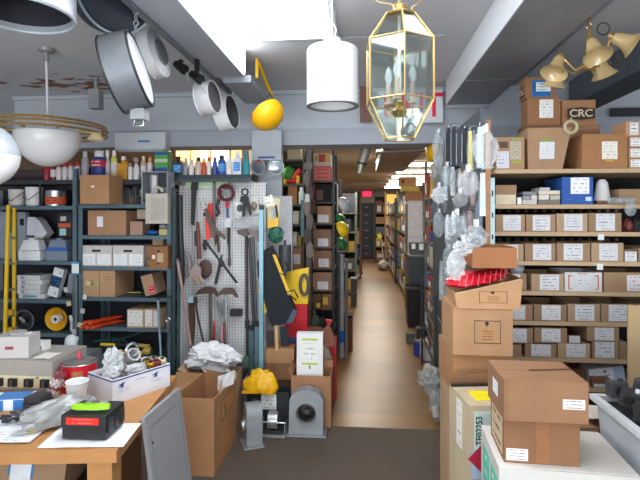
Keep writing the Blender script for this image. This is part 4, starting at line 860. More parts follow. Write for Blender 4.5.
pxthing('curved_saw', 'long curved saw crossing the red bolt cutter', 'saw', YT - .05, [('poly', 'blade', [(204, 209), (207, 207), (211, 219), (217, 229), (226, 237), (225, 240), (214, 232), (207, 221)], .005, mat((84, 76, 72), .5, .4)), ('tube', 'handle', [(200.5, 198.5), (203, 204), (205.5, 208.5)], [1.6, 2.0, 1.6], mat((186, 184, 180), .5))])
pxthing('bolt_cutter', 'bolt cutter with bright red sleeves hanging on the pegboard', 'bolt cutter', YT + .02, [('poly', 'sleeve', [(208, 204), (212.5, 203), (212.5, 226), (208.5, 227)], .018, mat((214, 62, 50), .45)), ('poly', 'grip', [(205, 218), (208, 217), (211, 238), (206.5, 240)], .02, mat((224, 70, 46), .45), -.028), ('tube', 'pivot', [(204, 213), (205, 216)], 1.4, IRON), ('tube', 'lower_arm', [(205, 240), (204, 246), (206, 250)], 1.5, IRON)])
pxthing('pipe_length', 'dark narrow strip bar standing between bolt cutter and cord coil', 'bar', YT + .03, [('poly', 'bar', [(212.8, 184), (215.5, 184), (215.5, 238), (213.2, 238)], .012, mat((104, 102, 104), .5, .3)), ('tube', 'hanging_hook', [(213, 182), (215, 183)], 1, IRON)])
t = pxthing('cord_coil', 'round coil of black and dark red cable hanging near the top of the pegboard', 'cable coil', YT, [('ring', 'coil', [(226.5, 193)], (7.6, 1.5), mat((46, 34, 36), .6)), ('ring', 'coil', [(226.8, 193.5)], (6.2, 1.3), mat((70, 40, 44), .6), -.02), ('ring', 'coil', [(226, 192.6)], (8.4, .9), mat((112, 36, 44), .6), -.015), ('tube', 'tie', [(222, 189), (231, 197)], 1.0, mat((150, 140, 136), .6), -.03), ('tube', 'loose_end', [(219, 199), (217, 206), (219, 213), (216, 216)], 1.6, mat((66, 48, 48), .6))])
pxthing('screwdriver', 'red and blue handled screwdriver with a white price tag hanging', 'screwdriver', YT - .02, [('tube', 'handle', [(227.2, 202), (227.2, 207.5)], 1.8, RED), ('tube', 'handle_band', [(227.4, 207.7), (227.6, 218)], 1.2, mat((50, 76, 150), .4)), ('poly', 'price_tag', [(224.8, 218.5), (230.8, 218.5), (230.8, 227), (224.8, 227)], .002, inkpaper(rows=4)), ('tube', 'shaft', [(228, 227.3), (228, 244)], .7, IRON)])
t = pxthing('crimping_pliers', 'black two handled crimping pliers with a round eye', 'pliers', YT - .06, [('ring', 'eye', [(245, 192)], (3.2, .9), BLACK), ('poly', 'jaw', [(241, 196), (248.5, 196), (249, 201), (246.8, 203), (242.6, 203), (240, 201)], .02, BLACK), ('poly', 'handle', [(242.8, 203), (246, 203), (244.6, 216.5), (242.2, 216.8)], .018, BLACK), ('poly', 'handle', [(246, 203.2), (249, 202), (252, 214), (249.6, 215.6)], .018, BLACK)])
pxthing('blister_pack', 'white blister pack of parts hanging behind the black crimping pliers', 'package', YT + .01, [('poly', 'backing_card', [(235, 201.5), (244, 199), (245, 216), (236, 218)], .003, inkpaper((222, 222, 216), (60, 70, 90), 4)), ('blob', 'blister', [(239.5, 208)], (2.8, 3.4, 2.0, .1, 1), mat((70, 80, 96), .3), -.03)])
pxthing('blister_pack', 'cream blister pack of parts beside the black crimping pliers', 'package', YT + .03, [('poly', 'backing_card', [(249.5, 196), (257, 196), (260, 213), (252, 215)], .003, mat((206, 204, 196), .6)), ('blob', 'blister', [(254, 206)], (3.2, 4.2, 2.0, .1, 2), mat((130, 112, 104), .3), -.03)])
tag(MB().sheet(at(248, 222, YT - .02), .22, .12, .025, 7, 3, m=Matrix.Rotation(.05, 4, 'Y'), edge=.2).build('poly_bag', FILM, smooth=True), 'crumpled clear bag hung on the pegboard below the crimping pliers', 'bag')
pxthing('drill_bit_pack', 'yellow backed card of drill bits with a white label', 'package', YT - .05, [('poly', 'backing_card', [(267, 197), (280, 199), (279, 227), (268, 228)], .003, mat((196, 188, 150), .6)), ('poly', 'paper_label', [(263.5, 197.5), (272, 194.5), (275, 205), (266, 208)], .002, inkpaper((226, 224, 210), rows=4), -.012), ('poly', 'tray', [(267.5, 220), (278.8, 217.5), (278.6, 226), (268, 228.2)], .02, mat((216, 170, 40), .4), -.016), ('tube', 'drill_bit', [(272, 208.5), (273.5, 219.5)], .9, CHROME, -.02), ('tube', 'drill_bit', [(276, 205), (277.5, 217)], .9, IRON, -.02), ('tube', 'drill_bit', [(274.2, 207), (275.5, 218)], .7, CHROME, -.02)])
tag(MB().blob(at(276, 234.5, YT - .05), .06, .03, .07, .3, 2.6, 4).build('cloth_bag', mat((26, 84, 66), .5), smooth=True), 'small dark green cloth bag hanging beneath the drill bits', 'bag')
# grinder disc, hoop, glove
pxthing('grinder', 'old brown disc grinder with long dull red shaft hung on the pegboard', 'grinder', YT - .02, [('tube', 'shaft', [(197.5, 222), (198.3, 240), (199.5, 259)], [1.8, 2.1, 2.4], mat((112, 62, 62), .6)), ('tube', 'disc', [(204.5, 269.5), (206, 269.2)], .1, RB), ('blob', 'motor_disc', [(205, 269)], (7.4, 9.6, 2.2, .06, 5), mat((84, 64, 58), .7, .2, .2, 40)), ('poly', 'bracket', [(194.5, 232), (197, 230), (197.5, 246), (195, 246)], .02, IRON)])
pxthing('saw_frame', 'grey metal hoop handled frame tool beside the brown grinder', 'tool', YT - .07, [('tube', 'hoop', [(178, 249), (183, 250.5), (188, 256), (190, 264), (188.5, 272), (184, 279)], [1.8, 2.1, 2.4, 2.4, 2.2, 1.8], mat((142, 136, 132), .6, .2)), ('tube', 'inner_bar', [(181.5, 252.5), (183.5, 263), (182.5, 272)], 1.1, mat((150, 144, 140), .6, .2)), ('tube', 'crossbar', [(183.5, 264), (189, 266)], 1.0, mat((150, 144, 140), .6, .2))])
pxthing('work_glove', 'worn grey and rust work glove hanging below the grinder', 'glove', YT - .11, [('poly', 'palm', [(190, 270), (197, 263.5), (201, 268), (201, 276), (195, 280), (190, 276)], .03, mat((150, 134, 128), .9))] + [('tube', 'finger', [(193 + 2.2 * i, 277 - i * .5), (195 + 2.4 * i, 282 - i * .4), (197.5 + 2.5 * i, 284.5 - i * .6)], 1.25, mat((164, 146, 138) if i % 2 else (146, 120, 112), .9), -.01) for i in range(4)])
pxthing('lug_wrench', 'black four way cross wrench hanging on the pegboard', 'wrench', YT - .03, [('tube', 'long_bar', [(205.5, 242), (221, 262), (237, 283)], [1.4, 1.2, 1.4], IRON), ('tube', 'short_bar', [(221.5, 255), (220.5, 262), (215.5, 284)], [1.0, 1.4, 1.6], IRON, .02), ('tube', 'hub', [(220, 260.5), (223.5, 266)], 2.4, IRON)])
pxthing('flat_pry_bar', 'thin brown pry bar hanging above the cross wrench', 'pry bar', YT + .03, [('poly', 'bar', [(216, 233), (218.5, 233), (219.8, 252), (217.8, 252)], .008, RB), ('poly', 'claw', [(214, 240), (216, 233), (217.8, 238), (215.6, 246)], .008, RB, -.012)])
pxthing('long_file', 'long dark file hanging beside the cross wrench', 'file', YT + .02, [('poly', 'blade', [(227.8, 228), (230.2, 228), (230.4, 258), (228.4, 258)], .01, IRON), ('tube', 'handle', [(229.4, 258.4), (229.6, 266)], 1.5, mat((70, 66, 66), .6))])
for lab, hx0, hx1, hy, hxh, yoff, rm in (('rusty pickaxe with curved head standing against the pegboard', 195, 219, 290, 210.3, .0, RB), ('rusty mattock with hooked head standing in front of the pickaxe', 216, 238, 291, 226, -.07, mat((98, 78, 70), .7, .3, .25, 40))):
    mid = (hx0 + hx1) / 2
    pxthing('pickaxe' if yoff == 0 else 'mattock', lab, 'pickaxe' if yoff == 0 else 'mattock', YT - .02 + yoff, [('poly', 'head', [(hx0, hy + 5), (hx0 + 4, hy), (mid - 3, hy - 3), (mid + 4, hy - 3), (hx1 - 4, hy - 1), (hx1, hy + 6), (hx1 - 1.5, hy + 6.5), (hx1 - 5, hy + 3), (mid + 4, hy + 3), (mid - 3, hy + 3.4), (hx0 + 4, hy + 4)], .035, rm), ('tube', 'handle', [(hxh, hy + 3.6), (hxh + .3, 330), (hxh + .5, 372)], [1.7, 1.6, 2.0], mat((96, 84, 76), .6) if yoff == 0 else mat((168, 172, 174), .4, .4))])
pxthing('pipe_wrench', 'chrome adjustable wrench standing between the pick handles', 'wrench', YT - .12, [('poly', 'jaw', [(215.8, 303), (218, 300), (220, 304), (224.5, 300), (225, 307), (222.5, 309), (217.5, 308)], .02, CHROME), ('poly', 'shank', [(218, 308.3), (222.4, 309.3), (224.5, 320), (222.5, 348), (219.5, 348), (220, 322)], .015, CHROME)])
pxthing('red_hand_tool', 'red handled pipe tool standing by the pick handles', 'tool', YT - .05, [('tube', 'handle', [(214.2, 325), (214.0, 352)], 1.4, mat((150, 46, 46), .5)), ('tube', 'tip', [(214.2, 321), (214.2, 324.8)], 1.5, mat((220, 90, 110), .5))])
pxthing('plier_handle', 'pink gripped pliers standing beside the chrome wrench', 'pliers', YT - .16, [('tube', 'grip', [(222.5, 324), (221.6, 340), (222, 352)], 1.2, mat((186, 130, 136), .5)), ('tube', 'grip', [(224, 322), (225.4, 336), (224.6, 352)], 1.1, mat((100, 66, 66), .5))])
pxthing('sledge_hammer', 'black sledge hammer head hung on the lower pegboard', 'hammer', YT + .0, [('poly', 'head', [(231, 309), (242, 309), (242, 316), (231, 316)], .05, IRON), ('tube', 'handle', [(230.4, 312.5), (229, 312.5)], 1.4, WOOD)])
pxthing('pipe_wrench', 'brown rusty pipe wrench standing on end near the dark steel uprights', 'wrench', YT - .06, [('poly', 'jaw', [(188, 303), (190, 298), (196, 297), (197.5, 303), (194, 306)], .03, RB), ('poly', 'shank', [(188.6, 304), (194, 306.3), (195, 322), (193, 345), (191, 347), (190, 324)], .025, RB), ('poly', 'price_tag', [(188, 297), (193, 296), (193.5, 302.5), (188.5, 303)], .002, mat((170, 206, 214), .5), -.03)])
pxthing('steel_rod', 'dark thin rod leaning from the rusty pipe wrench', 'rod', YT - .11, [('tube', 'rod', [(195.5, 302), (198, 318), (205, 349)], 1.1, mat((70, 60, 58), .5, .3)), ('tube', 'tip', [(194.6, 297), (195.4, 301.5)], 1.4, IRON)])
pxthing('long_pole', 'dusty pink pole leaning across the pegboard corner', 'pole', YT - .30, [('tube', 'pole', [(177.8, 262), (184, 300), (190.5, 345)], 1.5, mat((158, 128, 122), .6)), ('tube', 'cap', [(177.4, 258.8), (177.7, 261.8)], 1.7, mat((120, 92, 88), .6))])
# pipes
for k, (x0, y0, x1, y1, r_, yo, cl, lab) in enumerate(((246.5, 236, 247.5, 372, 1.6, -.02, (66, 62, 62), 'straight dark iron pipe, first of the pipes at the pegboard edge'), (249.5, 238, 256, 372, 1.5, -.05, (74, 74, 80), 'slanted dark iron pipe, second of the pipes at the pegboard edge'), (253, 236, 258.5, 372, 1.4, -.085, (84, 86, 92), 'slim grey pipe, third of the pipes at the pegboard edge'))):
    pxthing('iron_pipe', lab, 'pipe', YT + yo, [('tube', 'pipe', [(x0, y0), (x1, y1)], r_, mat(cl, .45, .4)), ('tube', 'coupling', [(x0 + (x1 - x0) * .62, y0 + (y1 - y0) * .62), (x0 + (x1 - x0) * .68, y0 + (y1 - y0) * .68)], r_ * 1.4, IRON)])
a, b_ = at(264.2, 172, 3.835), at(261.5, 366, 3.835)
t = T('steel_post', 'pale blue steel post standing before the black and yellow bag', 'post', (b_.x, 3.835, .006))
MB().b(b_.x - .016, 3.82, .02, b_.x + .016, 3.85, at(263, 210, 3.835).z).build('post', mat((122, 164, 176), .4, .3, .05), t, world=True, bevel=.003); MB().b(b_.x - .04, 3.815, .006, b_.x + .04, 3.855, .019).build('foot', IRON, t, world=True); MB().b(b_.x - .018, 3.818, at(263, 210, 3.835).z + .001, b_.x + .018, 3.852, at(263, 205, 3.835).z).build('cap', IRON, t, world=True)
pxthing('gloves', 'pair of grey brown leather gloves hung above the pipes', 'gloves', YT - .10, [('poly', 'glove', [(237, 230), (247, 228.5), (252, 233), (246, 237), (238, 234)], .03, mat((96, 86, 84), .9)), ('poly', 'glove', [(247, 229), (258, 230), (261, 237), (258, 242), (252, 236)], .018, mat((120, 112, 108), .9), -.024)])
# black and yellow bag
YB = 3.925
t = pxthing('tool_bag', 'large black bag with yellow edges hung slanting beside the blue post', 'bag', YB, [('poly', 'body', [(266, 249), (272, 246), (279, 262), (284, 280), (290, 296), (296.5, 312), (292, 321), (274, 325), (270.5, 322), (266, 300), (259, 275), (258.5, 262)], .10, mat((26, 32, 38), .8, 0, .12)), ('poly', 'yellow_trim', [(272.5, 254.5), (276, 255), (291, 294), (288.5, 296)], .012, mat((214, 172, 50), .6), -.058), ('poly', 'yellow_trim', [(258, 288), (260, 287), (267, 312), (265, 313)], .012, mat((214, 172, 50), .6), -.05), ('poly', 'corner_patch', [(293.5, 309), (297.2, 311), (292, 322.5), (286, 323.5)], .014, mat((62, 84, 96), .7), -.058), ('tube', 'strap', [(280, 273), (284, 275), (289, 268), (285, 262)], .8, BLACK, -.06), ('tube', 'strap', [(286, 292), (294, 290), (298, 297), (296, 300), (288, 294)], .7, BLACK, -.06)])
pxthing('speaker_tube', 'dark grey plain cylinder hanging beside the black and yellow bag', 'cylinder', 4.1, [('tube', 'tube', [(285, 245), (285, 271)], 6.4, mat((72, 74, 80), .5)), ('tube', 'hanging_hook', [(285, 240), (285, 244.8)], 1, IRON)])
# tall yellow / red / blue bag standing on the floor
X = at(297, 330, 4.22); q = 4.22 / F
t = T('sand_bag', 'tall yellow, red and blue stiff bag standing behind the slanting black bag', 'bag', (X.x, 4.225, .004)); w_ = 11.5 * q
zz = [at(297, y, 4.22).z for y in (385, 336, 303, 270)]
MB().b(-w_, -.05, .002, w_ * .9, .06, zz[1] - .006).build('blue_base', mat((36, 60, 120), .5), t, bevel=.006); MB().b(-w_, -.05, zz[1] - .004, w_ * .95, .06, zz[2] - .006).build('red_middle', mat((196, 26, 40), .5), t, bevel=.006)
MB().hexa([(-w_, -.05, zz[2] - .004), (w_, -.05, zz[2] - .004), (w_, .06, zz[2] - .004), (-w_, .06, zz[2] - .004)], [(-w_ * .9, -.02, zz[3] - .02), (w_ * 1.05, -.02, zz[3] + .02), (w_ * 1.05, .03, zz[3] + .02), (-w_ * .9, .03, zz[3] - .02)]).build('yellow_top', mat((226, 186, 24), .5), t, bevel=.005)
pts = [Vector((w_ * .72 + .035 * math.cos(a), -.065, (zz[2] + zz[3]) / 2 + .02 + .085 * math.sin(a))) for a in [2 * PI * i / 20 for i in range(20)]]
MB().tube(pts, .014, 8, True).build('handle_ring', mat((88, 84, 80), .6), t, True)
pxthing('floor_brush', 'wooden handled brush standing under the slanting black bag', 'brush', 3.78, [('tube', 'handle', [(276.2, 325.5), (277, 350)], 2.0, mat((196, 160, 112), .5)), ('poly', 'bristles', [(267.5, 331), (273.5, 331), (273.5, 346), (266.5, 346)], .03, mat((54, 46, 46), .9)), ('poly', 'ferrule', [(280, 327), (288, 327), (289, 346), (281, 346)], .03, mat((40, 40, 46), .9))])
for k, (x0, x1, y0, y1, cl) in enumerate(((249, 254, 330, 400, (70, 96, 104)), (255, 260, 326, 400, (88, 116, 122)))):
    pxthing('steel_channel', ['short grey green steel channel standing at the foot of the pipes', 'short pale steel channel standing by the blue post'][k], 'channel', 3.88, [('poly', 'channel', [(x0, y0), (x1, y0 + 1), (x1, y1), (x0, y1)], .03, mat(cl, .4, .4)), ('poly', 'rubber_tip', [(x0 + .5, y0 - 5), (x1 - .5, y0 - 4), (x1 - .4, y0 - .2), (x0 + .4, y0 - .8)], .02, BLACK)])
# ================================================================ cartons and blowers on the floor before the pegboard
FZ = .005
# big open carton
c0 = at(214, 477, Z=.005)
t = T('carton', 'big open cardboard carton standing beside the grey metal panel', 'box', (c0.x - .105, c0.y + .265, FZ)); w_, d, h = .21, .53, .475; q = .006; m = card((180, 128, 84))
L_, hf, hb = -w_ / 2 - .055, h, h - .045
B = MB().hexa([(-w_ / 2, -d / 2, 0), (w_ / 2, -d / 2, 0), (w_ / 2, d / 2, 0), (-w_ / 2, d / 2, 0)], [(-w_ / 2, -d / 2, q), (w_ / 2, -d / 2, q), (w_ / 2, d / 2, q), (-w_ / 2, d / 2, q)])
def wallp(p0, p1, n, h0, h1, o0=(0, 0), o1=(0, 0)):
    B.hexa([(p0[0], p0[1], q), (p1[0], p1[1], q), (p1[0] + n[0], p1[1] + n[1], q), (p0[0] + n[0], p0[1] + n[1], q)], [(p0[0] + o0[0], p0[1] + o0[1], h0), (p1[0] + o1[0], p1[1] + o1[1], h1), (p1[0] + o1[0] + n[0], p1[1] + o1[1] + n[1], h1), (p0[0] + o0[0] + n[0], p0[1] + o0[1] + n[1], h0)])
wallp((-w_ / 2, -d / 2), (w_ / 2, -d / 2), (0, q), hf, hf, (-.055, -.006), (0, 0))
wallp((-w_ / 2, d / 2 - q), (w_ / 2, d / 2 - q), (0, q), hb + .03, hb, (-.03, 0), (0, 0))
wallp((-w_ / 2, -d / 2 + q), (-w_ / 2, d / 2 - q), (q, 0), hf, hb + .03, (-.055, 0), (-.03, 0))
wallp((w_ / 2 - q, -d / 2 + q), (w_ / 2 - q, d / 2 - q), (q, 0), hf, hb)
B.build('body', m, t)
MB().hexa([(-w_ / 2, d / 2 - q, hb + .031), (0, d / 2 - q, hb + .016), (0, d / 2, hb + .016), (-w_ / 2, d / 2, hb + .031)], [(-w_ / 2 - .03, d / 2 - q, hb + .06), (0, d / 2 - q, hb + .03), (0, d / 2, hb + .03), (-w_ / 2 - .03, d / 2, hb + .06)]).build('flap', m, t)
MB().hexa([(-w_ / 2 - .056, -d / 2 + .01, hf + .001), (-w_ / 2 - .052, -d / 2 + .01, hf + .001), (-w_ / 2 - .027, d / 2 - .02, hb + .031), (-w_ / 2 - .031, d / 2 - .02, hb + .031)], [(-w_ / 2 - .085, -d / 2 + .04, hf + .008), (-w_ / 2 - .081, -d / 2 + .04, hf + .012), (-w_ / 2 - .22, d / 2 - .03, hb + .040), (-w_ / 2 - .224, d / 2 - .03, hb + .036)]).build('side_flap', m, t)
B = MB().sheet((w_ / 2 - .002, .06, h + .005), .26, .075, .01, 8, 4, 12, 4, .004, Matrix.Rotation(PI / 2 - .15, 4, 'Z'), .25); B.build('torn_flap', card((206, 184, 156)), t)
MB().sheet((w_ / 2 - .0, .0, h + .025), .15, .09, .006, 5, 2, 6, 4, .001, Matrix.Rotation(PI / 2 - .5, 4, 'Z')).build('paper_label', inkpaper((226, 226, 228), rows=4), t)
plate(t, w_, d, h, 'r', .32, .60, .86, .82, inkpaper((180, 128, 84), (70, 110, 60), 2, dens=.5)); 
B = MB()
for u0, v0, u1, v1 in ((.30, .575, .88, .585), (.30, .835, .88, .845), (.30, .585, .31, .835)): B.b(w_ / 2 + .0003, -d / 2 + u0 * d, v0 * h, w_ / 2 + .0009, -d / 2 + u1 * d, v1 * h)
B.build('printed_frame', mat((90, 66, 44), .8), t)
text('S', 'printed_mark', mat((50, 104, 44), .8), .10, t, (w_ / 2 + .0018, -.03, h * .68), (PI / 2, 0, PI / 2))
plate(t, w_, d, h, 'r', .30, .10, .70, .5, inkpaper((180, 128, 84), (150, 100, 60), 9, dens=.55), 'printed_text')
# open carton with plastic bag behind
t1 = pbox('open carton heaped with a white plastic bag behind the big open carton', 185, 374, 236, 400, 3.62, .2, card((186, 150, 116)), z0=FZ, openf={'l': (1.2, .07)})
X0, X1, Z0, Z1 = fr(184, 346, 237, 378, 3.7)
zt_ = TOPZ[t1.name]
tag(MB().blob(((X0 + X1) / 2, 3.72, zt_ + .085), .19, .09, .10, .5, 1.7, 11, 5, minz=zt_ + .001).build('white_plastic_bag', mat((222, 222, 226), .35, 0, .03), smooth=True), 'crumpled white plastic bag bulging out of the open carton', 'bag')
tag(MB().blob(at(246, 362, 3.70), .03, .04, .05, .3, 2.5, 6).build('green_cloth', mat((56, 84, 70), .8), smooth=True), 'dark green cloth between the white bag and the yellow sheet', 'cloth')
# yellow hard hat shaped tarp, carton
b0 = pbox('black open crate holding the yellow cover', 247, 392, 289, 430, 3.66, .145, mat((34, 36, 38), .6), z0=FZ, openf=(), name='crate', cat='crate', labs=(('f', .34, .48, .70, .92, inkpaper((216, 218, 216), (70, 90, 80), 4)), ('f', .36, .925, .68, .99, mat((150, 176, 70), .6)), ('f', .12, .5, .26, .8, mat((60, 80, 110), .5))))
zc = TOPZ[b0.name]
yc = at(261, 393, 3.7)
t = T('yellow_cover', 'crumpled yellow plastic cover lying on the black crate', 'cover', (yc.x, 3.705, zc + .004)); q = 3.75 / F
MB().blob((-.0, -.01, .03), .130, .088, .130, .30, 1.15, 4, 4, Matrix.Rotation(.35, 4, 'Y'), .0).build('shell', mat((222, 168, 16), .4, 0, .08, 30), t, True)
MB().sheet((-.01, -.03, .004), .24, .15, .006, 5, 3, 12, 8, .002, Matrix.Rotation(-PI / 2, 4, 'X')).build('brim', mat((206, 156, 20), .45, 0, .08), t, True)
tag(MB().blob(at(240, 372, 3.86), .05, .03, .07, .2, 2, 9).build('dark_cloth', mat((44, 44, 48), .9), smooth=True), 'dark grey cloth draped behind the yellow cover', 'cloth')
sup = pbox('plain carton standing under the taped brown carton', 266, 379, 290, 420, 4.0, .12, CARDD, z0=FZ)
pbox('brown taped carton with lighter top half, above the yellow cover', 265.5, 348, 294, 379, 3.98, .16, card((160, 112, 72)), z0=TOPZ[sup.name], labs=(('f', .0, .52, 1, .99, mat((190, 146, 104), .8)),))
# open brown carton with the white box in it
t3 = pbox('open brown carton behind the galvanised blower housing', 291, 376, 331, 428, 3.66, .24, card((170, 120, 82)), z0=FZ, openf={'l': (.5, .05), 'b': (.25, .05)})
X0, X1, Z0, Z1 = fr(297, 333, 323, 374, 3.74)
t = T('flat_white_box', 'tall white box with two green tape strips standing in the open brown carton', 'box', ((X0 + X1) / 2, 3.76, .012)); w_, h = X1 - X0, Z1 - .012
MB().b(-w_ / 2, -.035, 0, w_ / 2, .035, h).build('body', mat((224, 224, 222), .6, 0, .02), t, bevel=.008)
hh = Z1 - Z0; zz = h - hh
for v, a in ((.86, (0, 0)), (.27, (0, 0))): MB().b(-w_ * .30, -.0362, zz + hh * (v - .03), w_ * .30, -.0352, zz + hh * (v + .015)).build('green_tape', mat((176, 198, 60), .5), t)
MB().b(-w_ * .3, -.0361, zz + hh * .32, w_ * .3, -.0351, zz + hh * .82).build('paper_label', inkpaper((226, 226, 222), (130, 130, 140), 4), t); MB().b(-.006, -.0361, zz + hh * .14, .006, -.0351, zz + hh * .22).build('arrow_mark', mat((110, 110, 110), .7), t)
# blower housing
def blower(lab, cx_px, bot, Y, hw, hh, rz, face=True):
    c = at(cx_px, bot, Y); q = Y / F; w_, h, dp = hw * 2 * q, hh * q, .11
    t = T('blower_housing', lab, 'blower', (c.x, Y + dp / 2 + .01, FZ), (0, 0, rz)); rr = w_ / 2; N_ = 14
    arc = [(rr * .98 * math.cos(a), h - rr * .62 + rr * .62 * math.sin(a)) for a in [PI * i / N_ for i in range(N_ + 1)]]
    pts = [(-rr * 1.08, .012), (rr * .98, .012)] + arc + [(-rr * 1.0, h * .3)]
    R = rr * .52; cz = h * .50
    # plate with round inlet: ring of quads between outline and circle
    B = MB(); n = 32
    def outl(a):
        x, z = math.cos(a), math.sin(a); best = None
        P = [(-rr * 1.02, .012), (rr * .98, .012)] + arc
        for (ax, az), (bx, bz) in zip(P, P[1:] + P[:1]):
            ex, ez = bx - ax, bz - az; den = x * ez - z * ex
            if abs(den) < 1e-9: continue
            tt = (ax * ez - (az - cz) * ex) / den; uu = (ax * z - (az - cz) * x) / den
            if tt > 0 and -1e-6 <= uu <= 1 + 1e-6 and (best is None or tt < best): best = tt
        return (x * best, cz + z * best)
    for y0, y1 in ((-dp / 2, -dp / 2 + .003), (dp / 2 - .003, dp / 2)):
        A = []; C = []
        for i in range(n):
            a = 2 * PI * (i + .5) / n; o = outl(a); rI = R if y0 < 0 else .012
            A.append([B.bm.verts.new((o[0], y, o[1])) for y in (y0, y1)]); C.append([B.bm.verts.new((rI * math.cos(a), y, cz + rI * math.sin(a))) for y in (y0, y1)])
        for i in range(n):
            j = (i + 1) % n
            B.bm.faces.new((A[i][0], A[j][0], C[j][0], C[i][0])); B.bm.faces.new((A[i][1], C[i][1], C[j][1], A[j][1])); B.bm.faces.new((C[i][0], C[j][0], C[j][1], C[i][1])); B.bm.faces.new((A[i][0], A[i][1], A[j][1], A[j][0]))
    B.build('side_plate', GALV, t)
    W = []
    B = MB(); P = [outl(2 * PI * (i + .5) / n) for i in range(n)]
    A = [[B.bm.verts.new((p[0] * k, y, cz + (p[1] - cz) * k)) for k in (.985, .96) for y in (-dp / 2 + .004, dp / 2 - .004)] for p in P]
    for i in range(n):
        a, b = A[i], A[(i + 1) % n]
        B.bm.faces.new((a[0], a[1], b[1], b[0])); B.bm.faces.new((a[2], b[2], b[3], a[3])); B.bm.faces.new((a[0], b[0], b[2], a[2])); B.bm.faces.new((a[1], a[3], b[3], b[1]))
    B.build('wrapper', GALV, t, True)
    m = Matrix.Translation((0, 0, cz)) @ Matrix.Rotation(PI / 2, 4, 'X')
    MB().lathe([(R * .99, dp / 2 - .004), (R * 1.10, dp / 2 + .012), (R * 1.16, dp / 2 + .012), (R * 1.16, dp / 2 + .001), (R * 1.02, dp / 2 - .006)], 32, m, True).build('inlet_ring', mat((176, 180, 182), .3, .8), t, True)
    B = MB()
    for i in range(22):
        a = 2 * PI * i / 22; x, z = R * .86 * math.cos(a), cz + R * .86 * math.sin(a)
        B.b(-.002, -dp * .38, -.011, .002, dp * .38, .011, Matrix.Translation((x, 0, z)) @ Matrix.Rotation(-a - .5, 4, 'Y'))
    B.build('fan_blade', IRON, t); MB().lathe([(0, .02), (R * .3, .02), (R * .3, -.03), (R * .8, -.034), (0, -.034)], 20, m).build('fan_hub', mat((90, 92, 94), .4, .6), t, True)
    MB().b(-rr * 1.15, -dp / 2 - .02, 0, rr * 1.15, dp / 2 + .01, .010).build('base_flange', GALV, t)
    return t
blower('galvanised blower housing with round inlet facing the aisle', 306, 437, 3.50, 17.5, 46, 0)
blower('galvanised blower housing turned sideways behind the big open carton', 250.5, 441, 3.30, 11, 43, -1.15)
# motor tray
c = at(272, 440, 3.46); q = 3.46 / F
t = T('blower_motor', 'metal motor tray with shiny drum in front of the black crate', 'motor', (c.x - .0, 3.52, FZ))
MB().b(-13 * q, -.055, 0, 13 * q, .075, .012).b(-13 * q, -.055, .012, -12.4 * q, .075, .09).b(12.4 * q, -.055, .012, 13 * q, .075, .09).build('tray', GALV, t)
MB().cyl((-12.2 * q, .0, .085), (12.2 * q, .0, .085), .008).build('axle', CHROME, t, True); MB().lathe([(0, -.035), (.062, -.035), (.062, .035), (0, .035)], 26, Matrix.Translation((0, 0, .105)) @ Matrix.Rotation(PI / 2, 4, 'Y') ).build('drum', mat((196, 200, 204), .25, .85), t, True)
MB().b(-.075, -.03, .013, .075, .05, .042).build('motor_block', IRON, t, bevel=.006)
for i, (px, py, r_, hh, cl, lab) in enumerate(((257, 437, .026, .105, (70, 66, 62), 'dark jar with green lid next to the motor tray'), (258.5, 436, .022, .05, (110, 70, 50), 'small brown jar with green lid behind the dark jar'))):
    c = at(px, py, Z=FZ) if i == 0 else at(px, py, 3.62); 
    t = T('jar', lab, 'jar', (c.x, c.y + .02, FZ)); MB().lathe([(0, 0), (r_, 0), (r_, hh), (r_ * .8, hh + .01), (0, hh + .01)], 18).build('body', mat(cl, .3), t, True); MB().lathe([(0, hh + .0105), (r_ * .95, hh + .0105), (r_ * .95, hh + .026), (0, hh + .026)], 18).build('lid', mat((60, 130, 70), .5), t, True)
# red, grey and brown bits left of the aisle
X0, X1, Z0, Z1 = fr(323, 341, 336, 384, 4.2)
t = T('red_bag', 'red paper bag with dark patches standing at the aisle edge', 'bag', ((X0 + X1) / 2, 4.28, FZ)); w_, h = X1 - X0, Z1
MB().hexa([(-w_ / 2, -.06, 0), (w_ / 2, -.06, 0), (w_ / 2, .06, 0), (-w_ / 2, .06, 0)], [(-w_ / 2, -.02, h), (w_ / 2, -.02, h + .02), (w_ / 2, .02, h + .02), (-w_ / 2, .02, h)]).build('body', mat((186, 32, 34), .5, 0, .1), t, bevel=.006); MB().b(-w_ * .3, -.064, h * .15, w_ * .35, -.0605, h * .45).build('dark_patch', mat((120, 26, 30), .5), t)
pxthing('baseball_cap', 'grey cloth cap resting behind the tall white box', 'cap', 4.01, [('poly', 'crown', [(320, 350), (324, 345), (329, 350), (332, 358), (320, 362)], .06, mat((146, 136, 122), .9)), ('poly', 'brim', [(320, 362.4), (332, 358.4), (332.5, 361), (326, 366), (320, 366)], .06, mat((132, 122, 110), .9))])
pbox('dark carton holding up the grey cloth cap', 320.5, 371, 333, 420, 3.98, .16, CARDD, z0=FZ)
sup2 = pbox('dark brown carton under the leather pouches', 309, 351, 321, 420, 4.15, .2, CARDD, z0=FZ)
pxthing('leather_pouch', 'brown leather tool pouches heaped behind the tall white box', 'pouch', 4.13, [('poly', 'pouch', [(308, 328), (314, 325), (322, 328), (325, 340), (320, 348), (309, 348)], .08, mat((112, 76, 58), .8)), ('poly', 'pouch', [(322, 330), (329, 324), (334, 336), (335, 344), (326, 347)], .06, mat((134, 84, 66), .8), -.075), ('poly', 'green_rag', [(312, 318), (318, 315), (320, 323), (314, 326)], .05, mat((36, 54, 40), .9), -.02), ('poly', 'red_tag', [(326, 319), (332, 320), (331, 325), (327, 325)], .02, RED, .03)])
